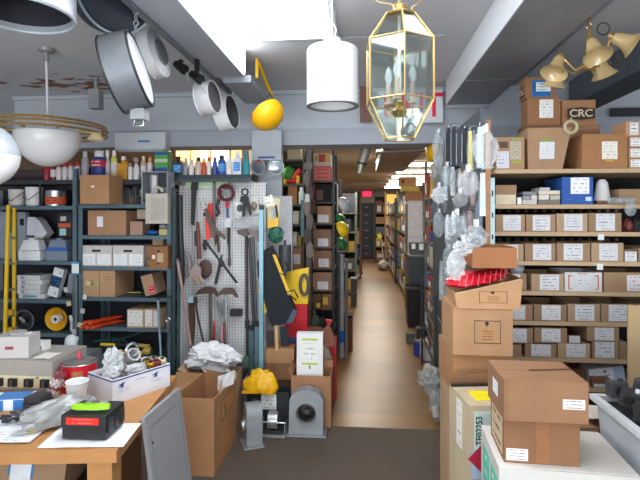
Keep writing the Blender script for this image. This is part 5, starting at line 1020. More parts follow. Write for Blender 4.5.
# ================================================================ shelf bay seen between divider and post
YB2 = 4.95
x0, x1 = at(272, 200, YB2).x, at(304, 200, YB2).x
zz = [at(290, y, YB2).z for y in (158, 183.5, 204, 224, 246, 268)]
shelving('wooden shelf bay of toys and small boxes behind the divider panel', x0, x1, YB2, YB2 + .4, zz[1:], at(290, 146, YB2).z, mat((96, 90, 80), .6), back=mat((60, 50, 46), .8), th=.022, pw=.015)
pbox('cream carton at the top of the toy shelf bay', 287.5, 145, 300.5, 158, YB2 + .14, .2, mat((186, 176, 142), .7), z0=zz[0] + .0)
tag(MB().b(x0 + .03, YB2 + .12, zz[0] - .02, x1 - .04, YB2 + .38, zz[0]).build('ledge_shelf', mat((96, 90, 80), .6)), 'narrow top ledge carrying the cream carton', 'shelf')
tag(MB().blob(at(289, 174, YB2 + .18), .075, .06, .085, .2, 2.2, 2, minz=zz[1] + .0015).build('green_toy', mat((60, 140, 60), .5), smooth=True), 'green netted bag of coloured toys on the upper shelf of the bay', 'bag')
t = T('toy_horn', 'red and yellow plastic toys lying before the green bag', 'toy', at(294, 183, YB2 + .02)); t.location.z = zz[1] + .0015
q = 5 / F
MB().blob((-2 * q, .02, .021), .075, .03, .020, .06, 2, 3).build('red_base', mat((206, 40, 44), .4), t, True); MB().tube([(-1 * q, .05, .05), (2 * q, .05, .10), (6 * q, .05, .14)], [.02, .024, .03]).build('red_tube', mat((206, 40, 44), .4), t, True); MB().cyl((4 * q, .0, .0), (4.4 * q, .0, .08), .018).build('yellow_tube', YEL, t, True); MB().cyl((-9 * q, .02, 0), (-9 * q, .02, .045), .02).build('yellow_cup', YEL, t, True)
pbox('small brown carton below the toys', 288, 186, 297, 203.6, YB2, .2, card((176, 122, 76)), z0=zz[2]); 
bottle('white bottle with mint label hanging near the slotted post', 298.5, 187, 304, 204, 4.84, at(300, 204, 4.84).z, mat((206, 228, 216), .4), WHITE, None, 'spray', 'hanging_bottle')
for i, (xa, xb, y0_, y1_, k, cl, lab) in enumerate(((276, 283, 210, 224, 3, (206, 204, 200), 'white carton on the third shelf of the bay'), (284, 289, 207, 224, 3, (216, 216, 210), 'narrow white carton on the third shelf of the bay'), (290, 299, 211, 224, 3, (190, 188, 160), 'pale cream carton on the third shelf of the bay'), (276, 287, 229, 246, 4, (40, 40, 44), 'black case on the fourth shelf of the bay'), (289, 297, 232, 246, 4, (180, 176, 170), 'pale box on the fourth shelf of the bay'), (298, 302, 236, 246, 4, (150, 130, 40), 'yellow box by the post on the fourth shelf'), (292, 303, 248.5, 268, 5, (150, 112, 80), 'brown carton on the fifth shelf of the bay'), (278, 290, 252, 268, 5, (120, 110, 100), 'grey carton on the fifth shelf of the bay'))):
    pbox(lab, max(xa, 274.5), y0_, min(xb, 301.5), y1_, YB2, .22, mat(cl, .7, 0, .05), z0=zz[k], labs=(('f', .15, .2, .85, .7, inkpaper(rows=3)),) if i in (2, 4, 6) else ())
# slotted post with hanging gloves
X0, X1, Z0, Z1 = fr(303.5, 146, 312, 330, 4.72)
t = T('slotted_post', 'dark slotted steel post hung with gloves and straps at the aisle edge', 'post', ((X0 + X1) / 2, 4.80, FZ)); w_ = X1 - X0
MB().b(-w_ * .28, -.02, 0, w_ * .28, .02, 2.23).build('post', mat((92, 84, 84), .5, .3), t); MB().b(-w_ * .6, -.08, 0, w_ * .6, .06, .0).bm.free()
MB().b(-w_ * .5, -.034, Z1 - .10 - FZ - .12, w_ * .5, -.022, Z1 - .16).build('glove', mat((120, 112, 108), .9), t, bevel=.005)
for i in range(6): MB().blob(((-.012, .014)[i % 2], -.045, Z1 - .32 - i * .14), .034, .02, .085, .25, 2.4, i + 2, 2).build('hanging_glove', mat(((112, 104, 102), (86, 78, 76), (130, 120, 114))[i % 3], .9), t, True)
MB().b(-.03, -.062, 1.72, .015, -.058, 1.80).build('price_tag', inkpaper(rows=3), t); MB().b(-w_ * .9, -.03, 1.38, -w_ * .5, -.02, 1.74).build('teal_strap', mat((84, 124, 130), .7), t, bevel=.004)
# ================================================================ unit E facing us beside the aisle
YE = 5.2
x0, x1 = at(311, 200, YE).x, at(334.5, 200, YE).x
ze = [at(322, y, YE).z for y in (181, 202, 223.5, 247.5, 268.5, 290.5, 309, 330)]
shelving('dark steel shelving unit of labelled boxes beside the slotted post', x0, x1, YE, YE + .5, ze, at(322, 150, YE).z, mat((52, 50, 52), .5, .3), back=mat((46, 40, 40), .8), th=.016, pw=.022)
for i, (xa, xb, y0_, y1_, k, cl, lb, lab) in enumerate((
    (313, 331, 166, 181, 0, (176, 92, 84), (('f', .05, .1, .95, .9, inkpaper((196, 110, 104), (120, 40, 50), 3, dens=.6)),), 'red printed carton on the top shelf beside the aisle'),
    (315, 331, 184.5, 201, 1, (40, 36, 38), (('f', .1, .1, .5, .7, mat((90, 70, 60), .7)),), 'dark carton on the second shelf beside the aisle'),
    (317, 331.5, 206, 223, 2, (160, 120, 88), (('f', .06, .06, .8, .5, LABEL),), 'brown carton with white label, third shelf beside the aisle'),
    (312.5, 331, 229.5, 247, 3, (142, 104, 82), (('f', .25, .06, .85, .5, LABEL),), 'wide brown carton with white label, fourth shelf beside the aisle'),
    (313, 331.5, 250.5, 268, 4, (138, 100, 74), (('f', .28, .08, .85, .55, LABEL),), 'brown carton with white label, fifth shelf beside the aisle'),
    (314, 332.5, 272.5, 290, 5, (150, 112, 88), (('f', .2, .06, .8, .5, LABEL),), 'brown carton with white label, sixth shelf beside the aisle'),
    (310.8 + 1, 321, 294, 308.5, 6, (112, 80, 64), (('f', .35, .1, .9, .4, mat((206, 170, 60), .6)),), 'brown carton with yellow sticker at the bottom, first of two'),
    (322, 332, 294, 308.5, 6, (126, 90, 66), (('f', .1, .3, .6, .8, mat((206, 170, 60), .6)),), 'brown carton with yellow sticker at the bottom, second of two'))):
    r_ = pbox(lab, max(xa, 313.5), y0_, min(xb, 331.8), y1_, YE - .01, .3, card(cl), z0=ze[k], labs=lb)
    if i == 0: pbox('white and red printed carton on top of the red printed one', 313.6, 153, 330.5, 165.5, YE - .01, .3, mat((190, 176, 164), .7), z0=TOPZ[r_.name], labs=(('f', .3, .3, .7, .9, mat((176, 60, 56), .6)), ('f', .72, .3, .95, .95, mat((196, 160, 60), .6)), ('f', .05, .4, .25, .8, mat((170, 150, 60), .6))))
tag(MB().blob(at(322, 322, YE + .1), .07, .05, .05, .2, 2, 4, minz=ze[7] + .0015).build('dark_cloth', mat((50, 54, 56), .9), smooth=True), 'dark cloth on the bottom shelf beside the aisle', 'cloth')
# hard hats on the end of the unit, and pipes
for px, py, rp, cl, lab in ((342.5, 205, 8, (176, 176, 176), 'white hard hat, highest of four hanging at the aisle end'), (339.5, 220, 6.5, (40, 110, 60), 'green hard hat under the white one'), (341, 229.5, 8, (226, 186, 30), 'yellow hard hat among the green ones at the aisle end'), (341, 244, 7, (44, 104, 58), 'green hard hat, lowest of four at the aisle end')):
    hk = 5.10 + .22 * (rp < 7.5); c = at(px - 3, py, hk); h = hard_hat(lab, (c.x + .035, c.y, c.z), rp * 1.0 * 5.2 / F, cl, (.35, 1.15, 0), grp=None)
    MB().cyl((-.0, 0, .0), (0, 0, .03), .006).build('hanging_hook', IRON, h, True)
for k, (px, y0_, y1_, rr, cl, lab) in enumerate(((342, 257, 336, 2.2, (150, 152, 156), 'grey plastic pipe standing at the aisle end under the hats'), (340, 254, 336, 2.6, (92, 96, 100), 'dark grey pipe standing at the aisle end under the hats'), (346.5, 262, 332, 1.5, (112, 110, 108), 'thin grey pipe standing at the aisle end under the hats'))):
    Y = 5.5 + .12 * (k == 1); a = at(px, y0_, Y); q = Y / F
    t = T('plastic_pipe', lab, 'pipe', (a.x, Y, FZ)); MB().cyl((0, 0, 0), (0, 0, a.z - FZ), rr * q, None, 14).build('pipe', mat(cl, .5), t, True); MB().cyl((0, 0, a.z - FZ + .001), (0, 0, a.z - FZ + .03), rr * q * 1.12, None, 14).build('coupling', mat(cl, .5), t, True)
    if k == 0: MB().cyl((0, 0, .17), (0, 0, .30), rr * q * 1.35, None, 14).build('blue_wrap', BLUE, t, True)
X0, X1, Z0, Z1 = fr(337, 316, 352.5, 349, 5.75)
t = T('paper_sack', 'brown paper sack with dark top edge standing on the aisle floor', 'sack', ((X0 + X1) / 2, 5.85, FZ)); w_ = (X1 - X0) / 2
MB().b(-w_, -.10, 0, w_, .10, Z1 - .03).build('sack', mat((112, 70, 46), .8), t, bevel=.012); MB().b(-w_ * 1.02, -.105, Z1 - .028, w_ * .98, .105, Z1 + .0).build('dark_edge', mat((44, 36, 32), .8), t, bevel=.004)
# ================================================================ far back room
GS = mat((110, 122, 112), .5, .3, .1); DKS = mat((56, 58, 62), .5, .3, .1)
def stock(cols, n, seed): random.seed(seed); return [random.choice(cols) for _ in range(n)]
PAL = [(150, 110, 76), (176, 134, 92), (120, 92, 70), (92, 96, 104), (60, 66, 78), (170, 168, 164), (140, 60, 50), (60, 84, 130), (190, 160, 60), (90, 110, 90)]
far_n = [0]
COLN = {(150, 110, 76): 'brown', (176, 134, 92): 'tan', (120, 92, 70): 'dark brown', (92, 96, 104): 'grey', (60, 66, 78): 'slate', (170, 168, 164): 'pale grey', (140, 60, 50): 'rust red', (60, 84, 130): 'blue', (190, 160, 60): 'mustard', (90, 110, 90): 'sage green'}
def run(lab, x0, x1, y0, y1, zs, zt, face, seed, m, back=None, count=None, rows=None):
    "unit with boxes along its visible face: face 'f' toward the camera, 'l' looking to -X, 'r' looking to +X"
    t = shelving('far shelving unit of mixed cartons, ' + lab, x0, x1, y0, y1, zs, zt, m, back=back, th=.02, pw=.04)
    rnd = random.Random(seed); short = lab.split(',')[0]
    L = (x1 - x0) if face == 'f' else (y1 - y0)
    for k, z in enumerate(zs):
        top = (zs[k + 1] if k + 1 < len(zs) else zt) - z - .03
        p = .05; j = 0
        while p < L - .12:
            w_ = min(rnd.choice((.16, .22, .28, .34)), L - .05 - p); h = top * rnd.uniform(.55, .93); d = .24; c = rnd.choice(PAL)
            lb = (({'f': 'f', 'l': 'l', 'r': 'r'}[face], .2, .15, .8, .6, LABEL),) if rnd.random() < .45 else ()
            lab2 = '%s carton, %s on %s shelf up, %s' % (COLN[c], ['first', 'second', 'third', 'fourth', 'fifth', 'sixth', 'seventh', 'eighth', 'ninth', 'tenth', 'eleventh', 'twelfth', 'thirteenth', 'fourteenth', 'fifteenth', 'sixteenth', 'seventeenth', 'eighteenth'][min(j, 17)], ords[k], short)
            if face == 'f': bx = (x0 + p, x0 + p + w_, y0 - .006, y0 + d)
            elif face == 'l': bx = (x0 - .0, x0 + d, y0 + p, y0 + p + w_)
            else: bx = (x1 - d, x1 + .0, y0 + p, y0 + p + w_)
            carton(lab2, *bx, z + .0015, z + h, card(c) if c[0] > 115 and c[2] < 100 else mat(c, .6, 0, .06), labs=lb, group='cartons ' + short, edge=.002)
            p += w_ + rnd.uniform(.004, .03); j += 1
Z5 = [.12, .5, .88, 1.26, 1.64]
# rows on the far side of unit E, ends at the aisle
for i, (Y, xe, zt_) in enumerate(((7.3, -.34, 2.15), (9.7, -.14, 2.05), (12.4, -.07, 2.2))):
    run('%s row past the hats' % ['first', 'second', 'third'][i], xe - (.62 if i < 2 else .5), xe, Y, Y + .45, Z5, zt_, 'f', 30 + i, [DKS, GS, mat((96, 80, 64), .6)][i], back=mat((50, 46, 44), .8))
# grey bins and red handled cane at the aisle edge
for k, (y0_, y1_) in enumerate(((273, 285), (261, 272.5))):
    X0, X1, Z0, Z1 = fr(350.5, y0_, 357, y1_, 8.6); b_ = zbin if k else None
    if k == 0:
        zb0 = FZ; X0_, X1_ = X0, X1
    hh = .20; z0_ = FZ + k * (hh + .052) + .012
    t = T('storage_bin', ['lower grey storage bin of two at the aisle floor', 'upper grey storage bin of two at the aisle floor'][k], 'bin', ((X0 + X1) / 2, 8.72, FZ + k * .243)); w_ = (X1 - X0) / 2
    zbin = 1
    MB().hexa([(-w_ * .85, -.10, 0), (w_ * .85, -.10, 0), (w_ * .85, .10, 0), (-w_ * .85, .10, 0)], [(-w_, -.12, .21), (w_, -.12, .21), (w_, .12, .21), (-w_, .12, .21)]).build('body', mat((76, 78, 82), .5), t); MB().b(-w_ * 1.05, -.125, .2105, w_ * 1.05, .125, .24).build('lid', mat((92, 94, 98), .5), t)
pxthing('walking_cane', 'thin dark red stick standing at the aisle edge past the grey bins', 'stick', 12.9, [('tube', 'shaft', [(361.5, 210), (361.7, 271)], .5, mat((120, 60, 44), .5)), ('tube', 'foot', [(361.7, 271.3), (361.7, 274.5)], 1.0, mat((90, 30, 40), .5))])
# dark drawer cabinet at the end of the aisle
X0, X1, Z0, Z1 = fr(359, 203, 374, 249, 18.0)
t = T('drawer_cabinet', 'tall dark slate drawer cabinet at the far end of the aisle', 'cabinet', ((X0 + X1) / 2, 18.3, FZ)); w_, h = X1 - X0, Z1
MB().b(-w_ / 2, -.28, 0, w_ / 2, .3, h).build('body', mat((46, 50, 60), .5), t)
for k in range(7):
    d_ = MB().b(-w_ * .46, -.30, .06 + k * h / 7.2, w_ * .46, -.281, .03 + (k + 1) * h / 7.2).build('drawer', mat((58, 64, 76), .5), t); MB().b(-.06, -.315, .03 + (k + .5) * h / 7.2, .06, -.3005, .05 + (k + .5) * h / 7.2).build('handle', GALV, d_)
# display shelves at the end, facing us
xq0, xq1 = at(374.5, 200, 17).x, at(388, 200, 17).x
run('far end display', xq0, xq1, 17.0, 17.5, [.1, .5, .9, 1.3, 1.65], 2.25, 'f', 71, DKS, back=DARK)
xq0, xq1 = at(385, 200, 15.5).x, at(398, 200, 15.5).x
t_ = shelving('narrow end shelving stacked with yellow boxes, far along the aisle', xq0, xq1, 15.5, 15.9, [.25, .6, .95, 1.3, 1.62, 1.95], 2.35, mat((140, 120, 90), .6), back=mat((90, 70, 56), .8), th=.02)
for k, (z_, hh, cl) in enumerate(((.25, .26, (150, 96, 60)), (.6, .26, (140, 100, 70)), (.95, .25, (170, 130, 90)), (1.3, .26, (206, 160, 80)), (1.62, .28, (222, 182, 90)), (1.95, .30, (232, 196, 96)))):
    carton('%s box on the %s shelf up of the narrow end shelving' % (['rust brown', 'brown', 'tan', 'amber', 'yellow', 'bright yellow'][k], ords[k]), xq0 + .05, xq1 - .05, 15.48, 15.8, z_ + .0015, z_ + hh, mat(cl, .6, 0, .06), labs=(('f', .1, .2, .4, .6, mat((200, 200, 190), .6)),) if k < 3 else ())
# right hand shelving along the aisle
run('run past the black bin', .76, 1.2, 8.7, 11.2, [.12, .5, .88, 1.26, 1.64], 2.05, 'l', 51, GS, back=None)
run('furthest run down the aisle', .72, 1.15, 11.6, 15.0, [.12, .5, .88, 1.26, 1.64], 2.0, 'l', 52, DKS, back=None)
run('run beside the black bin', .80, 1.2, 5.3, 6.6, [.14, .42, .70, .98, 1.26, 1.54, 1.82], 2.3, 'l', 53, GS, back=None)
# tall white cabinet, box on top and hanging orange box
X0, X1, Z0, Z1 = fr(408, 201, 423, 262, 8.2)
t = T('locker_cabinet', 'tall white cabinet with grey side standing in the aisle shelving', 'cabinet', ((X0 + X1) / 2, 8.42, FZ)); w_, h = X1 - X0, Z1
MB().b(-w_ / 2, -.18, 0, w_ / 2, .22, h).build('body', mat((200, 200, 206), .5), t, bevel=.004); MB().b(-w_ / 2 - .012, -.18, 0, -w_ / 2 - .001, .22, h - .05).build('side_panel', mat((84, 86, 84), .5), t)
for k in range(3): MB().b(-w_ * .46, -.19, .05 + k * h / 3.05, w_ * .46, -.181, (k + 1) * h / 3.05).build('door', mat((206, 206, 212), .5), t)
r0 = carton('wide tan carton lying on top of the tall white cabinet', t.location.x - w_ * .6, t.location.x + w_ * .5, 8.26, 8.6, FZ + h + .002, FZ + h + .16, card((176, 124, 84)))
r1 = carton('yellow and tan carton crossing on top of the tan one', t.location.x - w_ * .9, t.location.x + w_ * .3, 8.3, 8.55, TOPZ[r0.name] + .002, TOPZ[r0.name] + .085, mat((206, 180, 90), .6))
carton('orange carton with dark print topmost above the white cabinet', t.location.x - w_ * 1.05, t.location.x + w_ * .1, 8.3, 8.56, TOPZ[r1.name] + .002, TOPZ[r1.name] + .16, card((206, 150, 104)), labs=(('f', .12, .3, .3, .7, mat((100, 76, 66), .6)), ('f', .4, .35, .85, .6, inkpaper((206, 150, 104), (96, 60, 40), 2, dens=.6))))
# dark filing cabinet and black bin
X0, X1, Z0, Z1 = fr(409, 257, 430, 292, 7.62)
t = T('filing_cabinet', 'dark grey low cabinet standing behind the black waste bin', 'cabinet', ((X0 + X1) / 2, 7.85, FZ)); w_, h = X1 - X0, Z1
MB().b(-w_ / 2, -.20, 0, w_ / 2, .28, h).build('body', mat((66, 72, 76), .4), t, bevel=.004); MB().b(-w_ * .47, -.212, .05, w_ * .47, -.201, h * .5).build('drawer', mat((56, 62, 66), .4), t); MB().b(-w_ * .47, -.212, h * .52, w_ * .47, -.201, h - .02).build('drawer', mat((56, 62, 66), .4), t)
MB().b(-w_ * .5, -.21, h + .001, w_ * .5, .28, h + .02).build('top', mat((120, 124, 122), .5), t)
r0 = carton('slate carton standing on the dark low cabinet', X0 + .03, X1 - .06, 7.75, 8.0, FZ + h + .022, FZ + h + .20, mat((70, 74, 80), .5), labs=(('f', .1, .5, .35, .95, WHITE), ('f', .6, .4, .9, .95, WHITE)))
X0, X1, Z0, Z1 = fr(406.5, 289, 429.5, 321, 6.98)
t = T('waste_bin', 'black tapered waste bin standing at the aisle edge', 'bin', ((X0 + X1) / 2, 7.2, FZ)); w_, h = (X1 - X0) / 2, Z1
MB().hexa([(-w_ * .82, -.16, 0), (w_ * .82, -.16, 0), (w_ * .82, .16, 0), (-w_ * .82, .16, 0)], [(-w_ * .97, -.2, h - .03), (w_ * .97, -.2, h - .03), (w_ * .97, .2, h - .03), (-w_ * .97, .2, h - .03)]).build('body', mat((26, 26, 28), .45), t, bevel=.008); q = .012
MB().b(-w_, -.21, h - .0285, w_, -.21 + q, h).b(-w_, .21 - q, h - .0285, w_, .21, h).b(-w_, -.21 + q, h - .0285, -w_ + q, .21 - q, h).b(w_ - q, -.21 + q, h - .0285, w_, .21 - q, h).build('rim', mat((38, 38, 40), .4), t)
# little piles on the floor far down
for px, py, cl, lab in ((383, 270, (96, 96, 90), 'grey sack on the floor far down the aisle'), (380, 256, (150, 100, 66), 'tan low carton by the far end display')):
    c = at(px, py, Z=FZ)
    if 'sack' in lab: tag(MB().blob((c.x, c.y, .14), .16, .2, .15, .25, 2.2, 2, minz=.006).build('sack', mat((150, 146, 134), .9), smooth=True), lab, 'sack')
    else: carton(lab, c.x - .2, c.x + .2, c.y, c.y + .3, FZ, .2, card(cl))
c = at(383, 238, 14.6)
pxthing('broom', 'broom with yellow head leaning in front of the far shelving', 'broom', 16.3, [('tube', 'handle', [(381, 237), (384, 262.4)], .5, mat((190, 190, 180), .6)), ('poly', 'head', [(376.5, 235), (380, 233), (382.5, 237), (379, 239)], .06, mat((220, 200, 60), .6))])
# exit sign on the back wall
c = at(367, 194, 21.9)
t = T('exit_sign', 'small glowing red EXIT sign on the far back wall', 'sign', (c.x, 21.93, c.z - .13)); MB().b(-.22, 0, 0, .22, .06, .27).build('housing', mat((70, 30, 36), .5), t)
MB().b(-.20, -.006, .02, .20, -.001, .25).build('panel', emis((255, 40, 90), 1.6), t); text('EXIT', 'lettering', mat((250, 230, 230), .5), .15, t, (0, -.008, .135))
# ducts under the back ceiling
t = T('ceiling_duct', 'square tan duct under the back room ceiling behind the beam', 'duct', at(396, 165, 8.2)); t.location.z = 2.42
MB().b(-.30, -2.4, 0, .22, 1.2, CEIL - 2.42 - .002).build('body', mat((150, 136, 120), .5, .2, .06), t); MB().b(-.32, -2.43, -.02, .24, -2.405, CEIL - 2.42 - .002).build('flange', mat((128, 118, 106), .5, .2), t)
pxthing('vent_pipe', 'short bent metal vent pipe hanging under the back room ceiling', 'pipe', 7.4, [('tube', 'pipe', [(366, 139), (365.5, 152), (362, 163)], [5.2, 5.2, 4.2], GALV), ('tube', 'lower_pipe', [(361.6, 163.6), (359.5, 173.5)], [3.4, 2.8], mat((150, 160, 150), .35, .6)), ('tube', 'hanging_collar', [(361.9, 162.8), (361.5, 164.4)], 5.0, IRON)])
pxthing('ceiling_pipe', 'long thin grey pipe crossing under the back room ceiling', 'pipe', 6.2, [('tube', 'pipe', [(376, 152), (400, 151), (440, 149)], 2.0, mat((150, 146, 140), .5, .2)), ('tube', 'hanging_strap', [(420, 139), (420, 149)], .6, IRON)])
# bright cartons seen over the bottle shelf
sx0, sx1 = at(168, 160, 5.6).x, at(252, 160, 5.6).x; zsh = at(210, 166, 5.6).z
shelving('tall back room shelving unit seen over the bottle shelf', sx0, sx1, 5.6, 6.0, [.4, .9, 1.4, zsh], 2.45, mat((140, 130, 120), .6), back=mat((150, 120, 96), .8), th=.02)
for i, (xa, xb, y0_, cl, lab) in enumerate(((176, 190, 146, (232, 172, 112), 'orange carton seen over the black oil jug'), (191, 210, 146, (236, 178, 118), 'orange carton with pale label seen over the spray cans'), (211.5, 229, 146.5, (236, 232, 222), 'white carton seen over the blue spray cans'), (231, 242, 147, (200, 160, 110), 'tan carton seen over the teal bottle'))):
    pbox(lab, xa, y0_, xb, 165, 5.58, .3, mat(cl, .7, 0, .04), z0=zsh, labs=(('f', .5, .3, .9, .8, mat((240, 220, 196), .6)),) if i == 1 else ())
# ================================================================ display panel of hanging bags along the aisle
XG = .66
def gat(px, py): return at(px, py, X=XG)
ya, yb = 3.08, 5.15
t = T('display_rack', 'long upright display rack hung with bagged parts along the aisle', 'display rack', (XG + .05, (ya + yb) / 2, FZ)); hg = 2.25; l_ = (yb - ya) / 2
MB().b(0, -l_, .1, .012, l_, hg).build('panel', mat((86, 96, 104), .5, .1), t); MB().b(-.05, -l_, 0, .06, l_, .09).build('base', mat((80, 86, 90), .5), t)
for y in (-l_ + .5, 0, l_ - .01): MB().b(.013, y - .02, .091, .045, y + .02, hg - .01).build('upright', GALV, t)
MB().b(-.13, -l_ - .06, 0, .09, -l_ - .004, .004).build('foot', IRON, t)
for i, (px, cl, rr, lab) in enumerate(((487.8, (176, 126, 88), .013, 'wooden post at the corner of the parts shelves'), (492, (176, 206, 212), .013, 'pale blue slotted steel post at the corner of the parts shelves'))):
    Y = 2.98 if i == 0 else 3.005; x = at(px, 200, Y).x; top = at(px, 120 if i == 0 else 178, Y).z
    t = T('corner_post', lab, 'post', (x, Y, FZ)); MB().b(-rr, -.012, 0.004, rr, .012, top - FZ).build('post', mat(cl, .5 if i == 0 else .35, 0 if i == 0 else .2), t, bevel=.002); MB().b(-rr * 1.3, -.014, 0, rr * 1.3, .014, .0035).build('foot', IRON, t)
    if i:
        for k in range(8): MB().b(-.004, -.0135, .8 + k * .13, .004, -.0125, .83 + k * .13).build('slot', BLACK, t)
# hanging goods: (pixel x, y top, pixel width, pixel height, kind, colour, label)
def hang(lab, name, cat, px, y0, w_px, h_px, parts, off=.02, rz=0, grp=None):
    c = at(px, y0 + h_px, X=XG - off); s = (c.y) / F
    t = T(name, lab, cat, c, (0, 0, PI / 2 * 0 + rz), grp)
    for nm, fn, m, sm in parts:
        fn(s).build(nm, m, t, sm)
    MB().tube([(0, 0, h_px * s + .001), (0, 0, h_px * s + .012), (off * .6, 0, h_px * s + .016)], .0025, 6).build('hanging_hook', CHROME, t, True)
    return t
for i, (px, y0, hh, cl) in enumerate(((448.5, 128, 36, (40, 48, 60)), (454, 127, 38, (34, 42, 56)), (459.5, 128, 37, (48, 52, 62)), (465, 129, 34, (30, 34, 42)))):
    hang('long flat black blade, %s of four hanging on the display rack' % ['first', 'second', 'third', 'fourth'][i], 'floor_squeegee', 'tool', px, y0, 5, hh, [('blade', lambda s, h=hh: MB().prism([(-3.0 * s, 0), (3.0 * s, 0), (2.4 * s, h * s * .85), (1.2 * s, h * s), (-1.2 * s, h * s), (-2.4 * s, h * s * .85)], -.006, .006), mat(cl, .45), False), ('steel_edge', lambda s, h=hh: MB().b(-3.2 * s, -.008, 0, -2.7 * s, .008, h * s * .84), mat((150, 158, 164), .3, .6), False)], off=.06 + .01 * i)
for (px, y0, w_, h_, cl, lab, nm) in [
    (470, 130, 5, 40, (200, 186, 90), 'yellow and black strap hanging beside the flat black blades', 'strap'),
    (474, 134, 6, 34, (120, 124, 130), 'grey ribbed strip hanging near the wooden post', 'strip'),
    (480, 126, 7, 42, (176, 186, 192), 'pale grey bagged strip at the corner post', 'strip'),
    (446, 165, 5, 36, (186, 206, 214), 'clear bagged white tube hanging under the black blades', 'tube'),
    (453, 166, 6, 30, (206, 212, 216), 'white bagged fitting hanging under the black blades', 'fitting'),
    (460, 168, 5, 34, (150, 110, 96), 'brown bagged pipe fitting hanging mid rack', 'fitting'),
    (466, 168, 6, 32, (120, 90, 84), 'dark brown bagged fitting hanging mid rack', 'fitting'),
    (473, 172, 6, 34, (136, 108, 104), 'reddish bagged fitting hanging mid rack', 'fitting'),
    (482.5, 172, 6, 44, (206, 214, 220), 'clear bagged strip hanging by the corner post', 'strip'),
    (453.5, 210, 5.5, 24, (232, 236, 238), 'white plastic tube hanging low on the rack', 'tube'),
    (448, 214, 7, 26, (226, 230, 232), 'fat white bagged tube hanging low on the rack', 'tube'),
    (464, 212, 6, 26, (100, 96, 96), 'dark bagged part hanging next to the white tube', 'fitting'),
    (470, 210, 8, 28, (110, 66, 66), 'wine red bagged part hanging mid rack', 'fitting'),
    (445, 192, 4, 24, (60, 70, 80), 'slate bagged part hanging toward the aisle end of the rack', 'fitting'),
    (447, 255, 4, 34, (70, 100, 110), 'teal bagged strip hanging low toward the aisle end', 'strip'),
    (438, 180, 4, 40, (40, 60, 84), 'dark blue bagged strip hanging toward the aisle end', 'strip'),
    (441, 260, 4, 40, (150, 160, 164), 'pale grey bagged strip hanging lowest toward the aisle', 'strip'),
    (479, 200, 6, 34, (40, 60, 96), 'navy blue bagged part hanging by the corner post', 'fitting')]:
    round_ = nm in ('tube', 'fitting')
    hang(lab, 'hanging_' + nm, nm, px, y0, w_, h_, [(nm + '_body', (lambda s, w=w_, h=h_: MB().lathe([(0, .0), (w * s * .42, .004), (w * s * .42, h * s * .8), (w * s * .28, h * s * .84), (w * s * .28, h * s * .95), (0, h * s * .95)], 14)) if round_ else (lambda s, w=w_, h=h_: MB().prism([(-w * s * .45, 0), (w * s * .45, 0), (w * s * .36, h * s * .95), (-w * s * .3, h * s * .95)], -.008, .008)), mat(cl, .4, 0, .12), round_), ('bag', lambda s, w=w_, h=h_: MB().blob((0, -.0, h * s * .5), w * s * .62, .04, h * s * .5, .12, 2.4, int(w * 10 + h), 2), FILM, True)], off=.075 + .018 * (int(px) % 3))
for i, (px, py, w_, h_, m_, lab) in enumerate((
    (447, 176, 12, 10, FILMG, 'big crumpled clear bag bulging from the rack under the blades'), (439, 195, 8, 8, FILMW, 'crumpled white film bag sticking out into the aisle'), (460, 200, 10, 7, FILMG, 'clear bag of elbows folded over the rack middle'),
    (468, 183, 9, 12, FILM, 'clear bag of couplings near the yellow strap'), (452, 243, 10, 8, FILMG, 'white film bag low on the rack above the open tray carton'), (463, 248, 11, 7, FILMW, 'bright white bag just above the open tray carton'), (449, 262, 7, 14, FILMG, 'long clear bag hanging beside the red bag'), (456, 265, 8, 14, FILMW, 'white bag hanging behind the red bag'), (446, 285, 6, 14, FILM, 'clear bag hanging lowest beside the carton stack'), (476, 236, 9, 10, FILM, 'clear bag hanging near the wooden post above the tray carton'), (439, 224, 6, 12, FILMG, 'white bag hanging furthest into the aisle'), (485, 150, 5, 18, FILM, 'narrow clear bag hanging at the corner post top'), (438.5, 150, 6, 18, FILMG, 'clear bag hanging beyond the black blades'), (457, 225, 12, 11, FILMG, 'clear bag of plumbing parts beside the wine red part'))):
    c = at(px, py, X=XG - .14 - .075 * (i % 2)); s = c.y / F
    t = T('parts_bag', lab, 'bag', (c.x, c.y, c.z - h_ * s))
    MB().blob((0, 0, h_ * s), .038 + .004 * (i % 2), w_ * s * .8 * 1.2, h_ * s, .30, 3.2, i + 3, 4).build('film', m_, t, True); 
    MB().b(-.004, -.03, h_ * s * 1.9, .004, .03, h_ * s * 1.9 + .03).build('hanging_header', mat((216, 220, 222), .5), t)
c = at(475, 242, X=XG - .10)
t = T('hanging_hose_coil', 'grey coiled hose hanging above the open tray carton', 'coil', c)
for k in range(3): MB().ring((0, -.01 * k, 0), .045 - .008 * k, .006, 'Y', 24).build('hose_turn', mat((150, 156, 158), .4), t, True)
pxthing('hanging_brush', 'black bristle brush and blue holder hanging at the centre of the rack', 'brush', 3.55, [('blob', 'bristles', [(454, 166)], (7, 3.4, 5, .2, 2), mat((52, 56, 54), .8)), ('blob', 'blue_holder', [(458.5, 163.5)], (2.6, 2.4, 3, .1, 3), mat((60, 140, 190), .5), -.05)])
h = hard_hat('yellow hard hat hanging past the display rack at the aisle', at(435, 152, 4.6), .10, (230, 172, 20), (0, -1.3, 0)); MB().cyl((0, 0, 0), (0, 0, .03), .006).build('hanging_hook', IRON, h, True)
tag(MB().blob(at(434, 172, 4.6), .045, .06, .06, .35, 2.4, 9).build('hanging_bag', FILMW, smooth=True), 'white film bag hanging under the far yellow hard hat', 'bag')
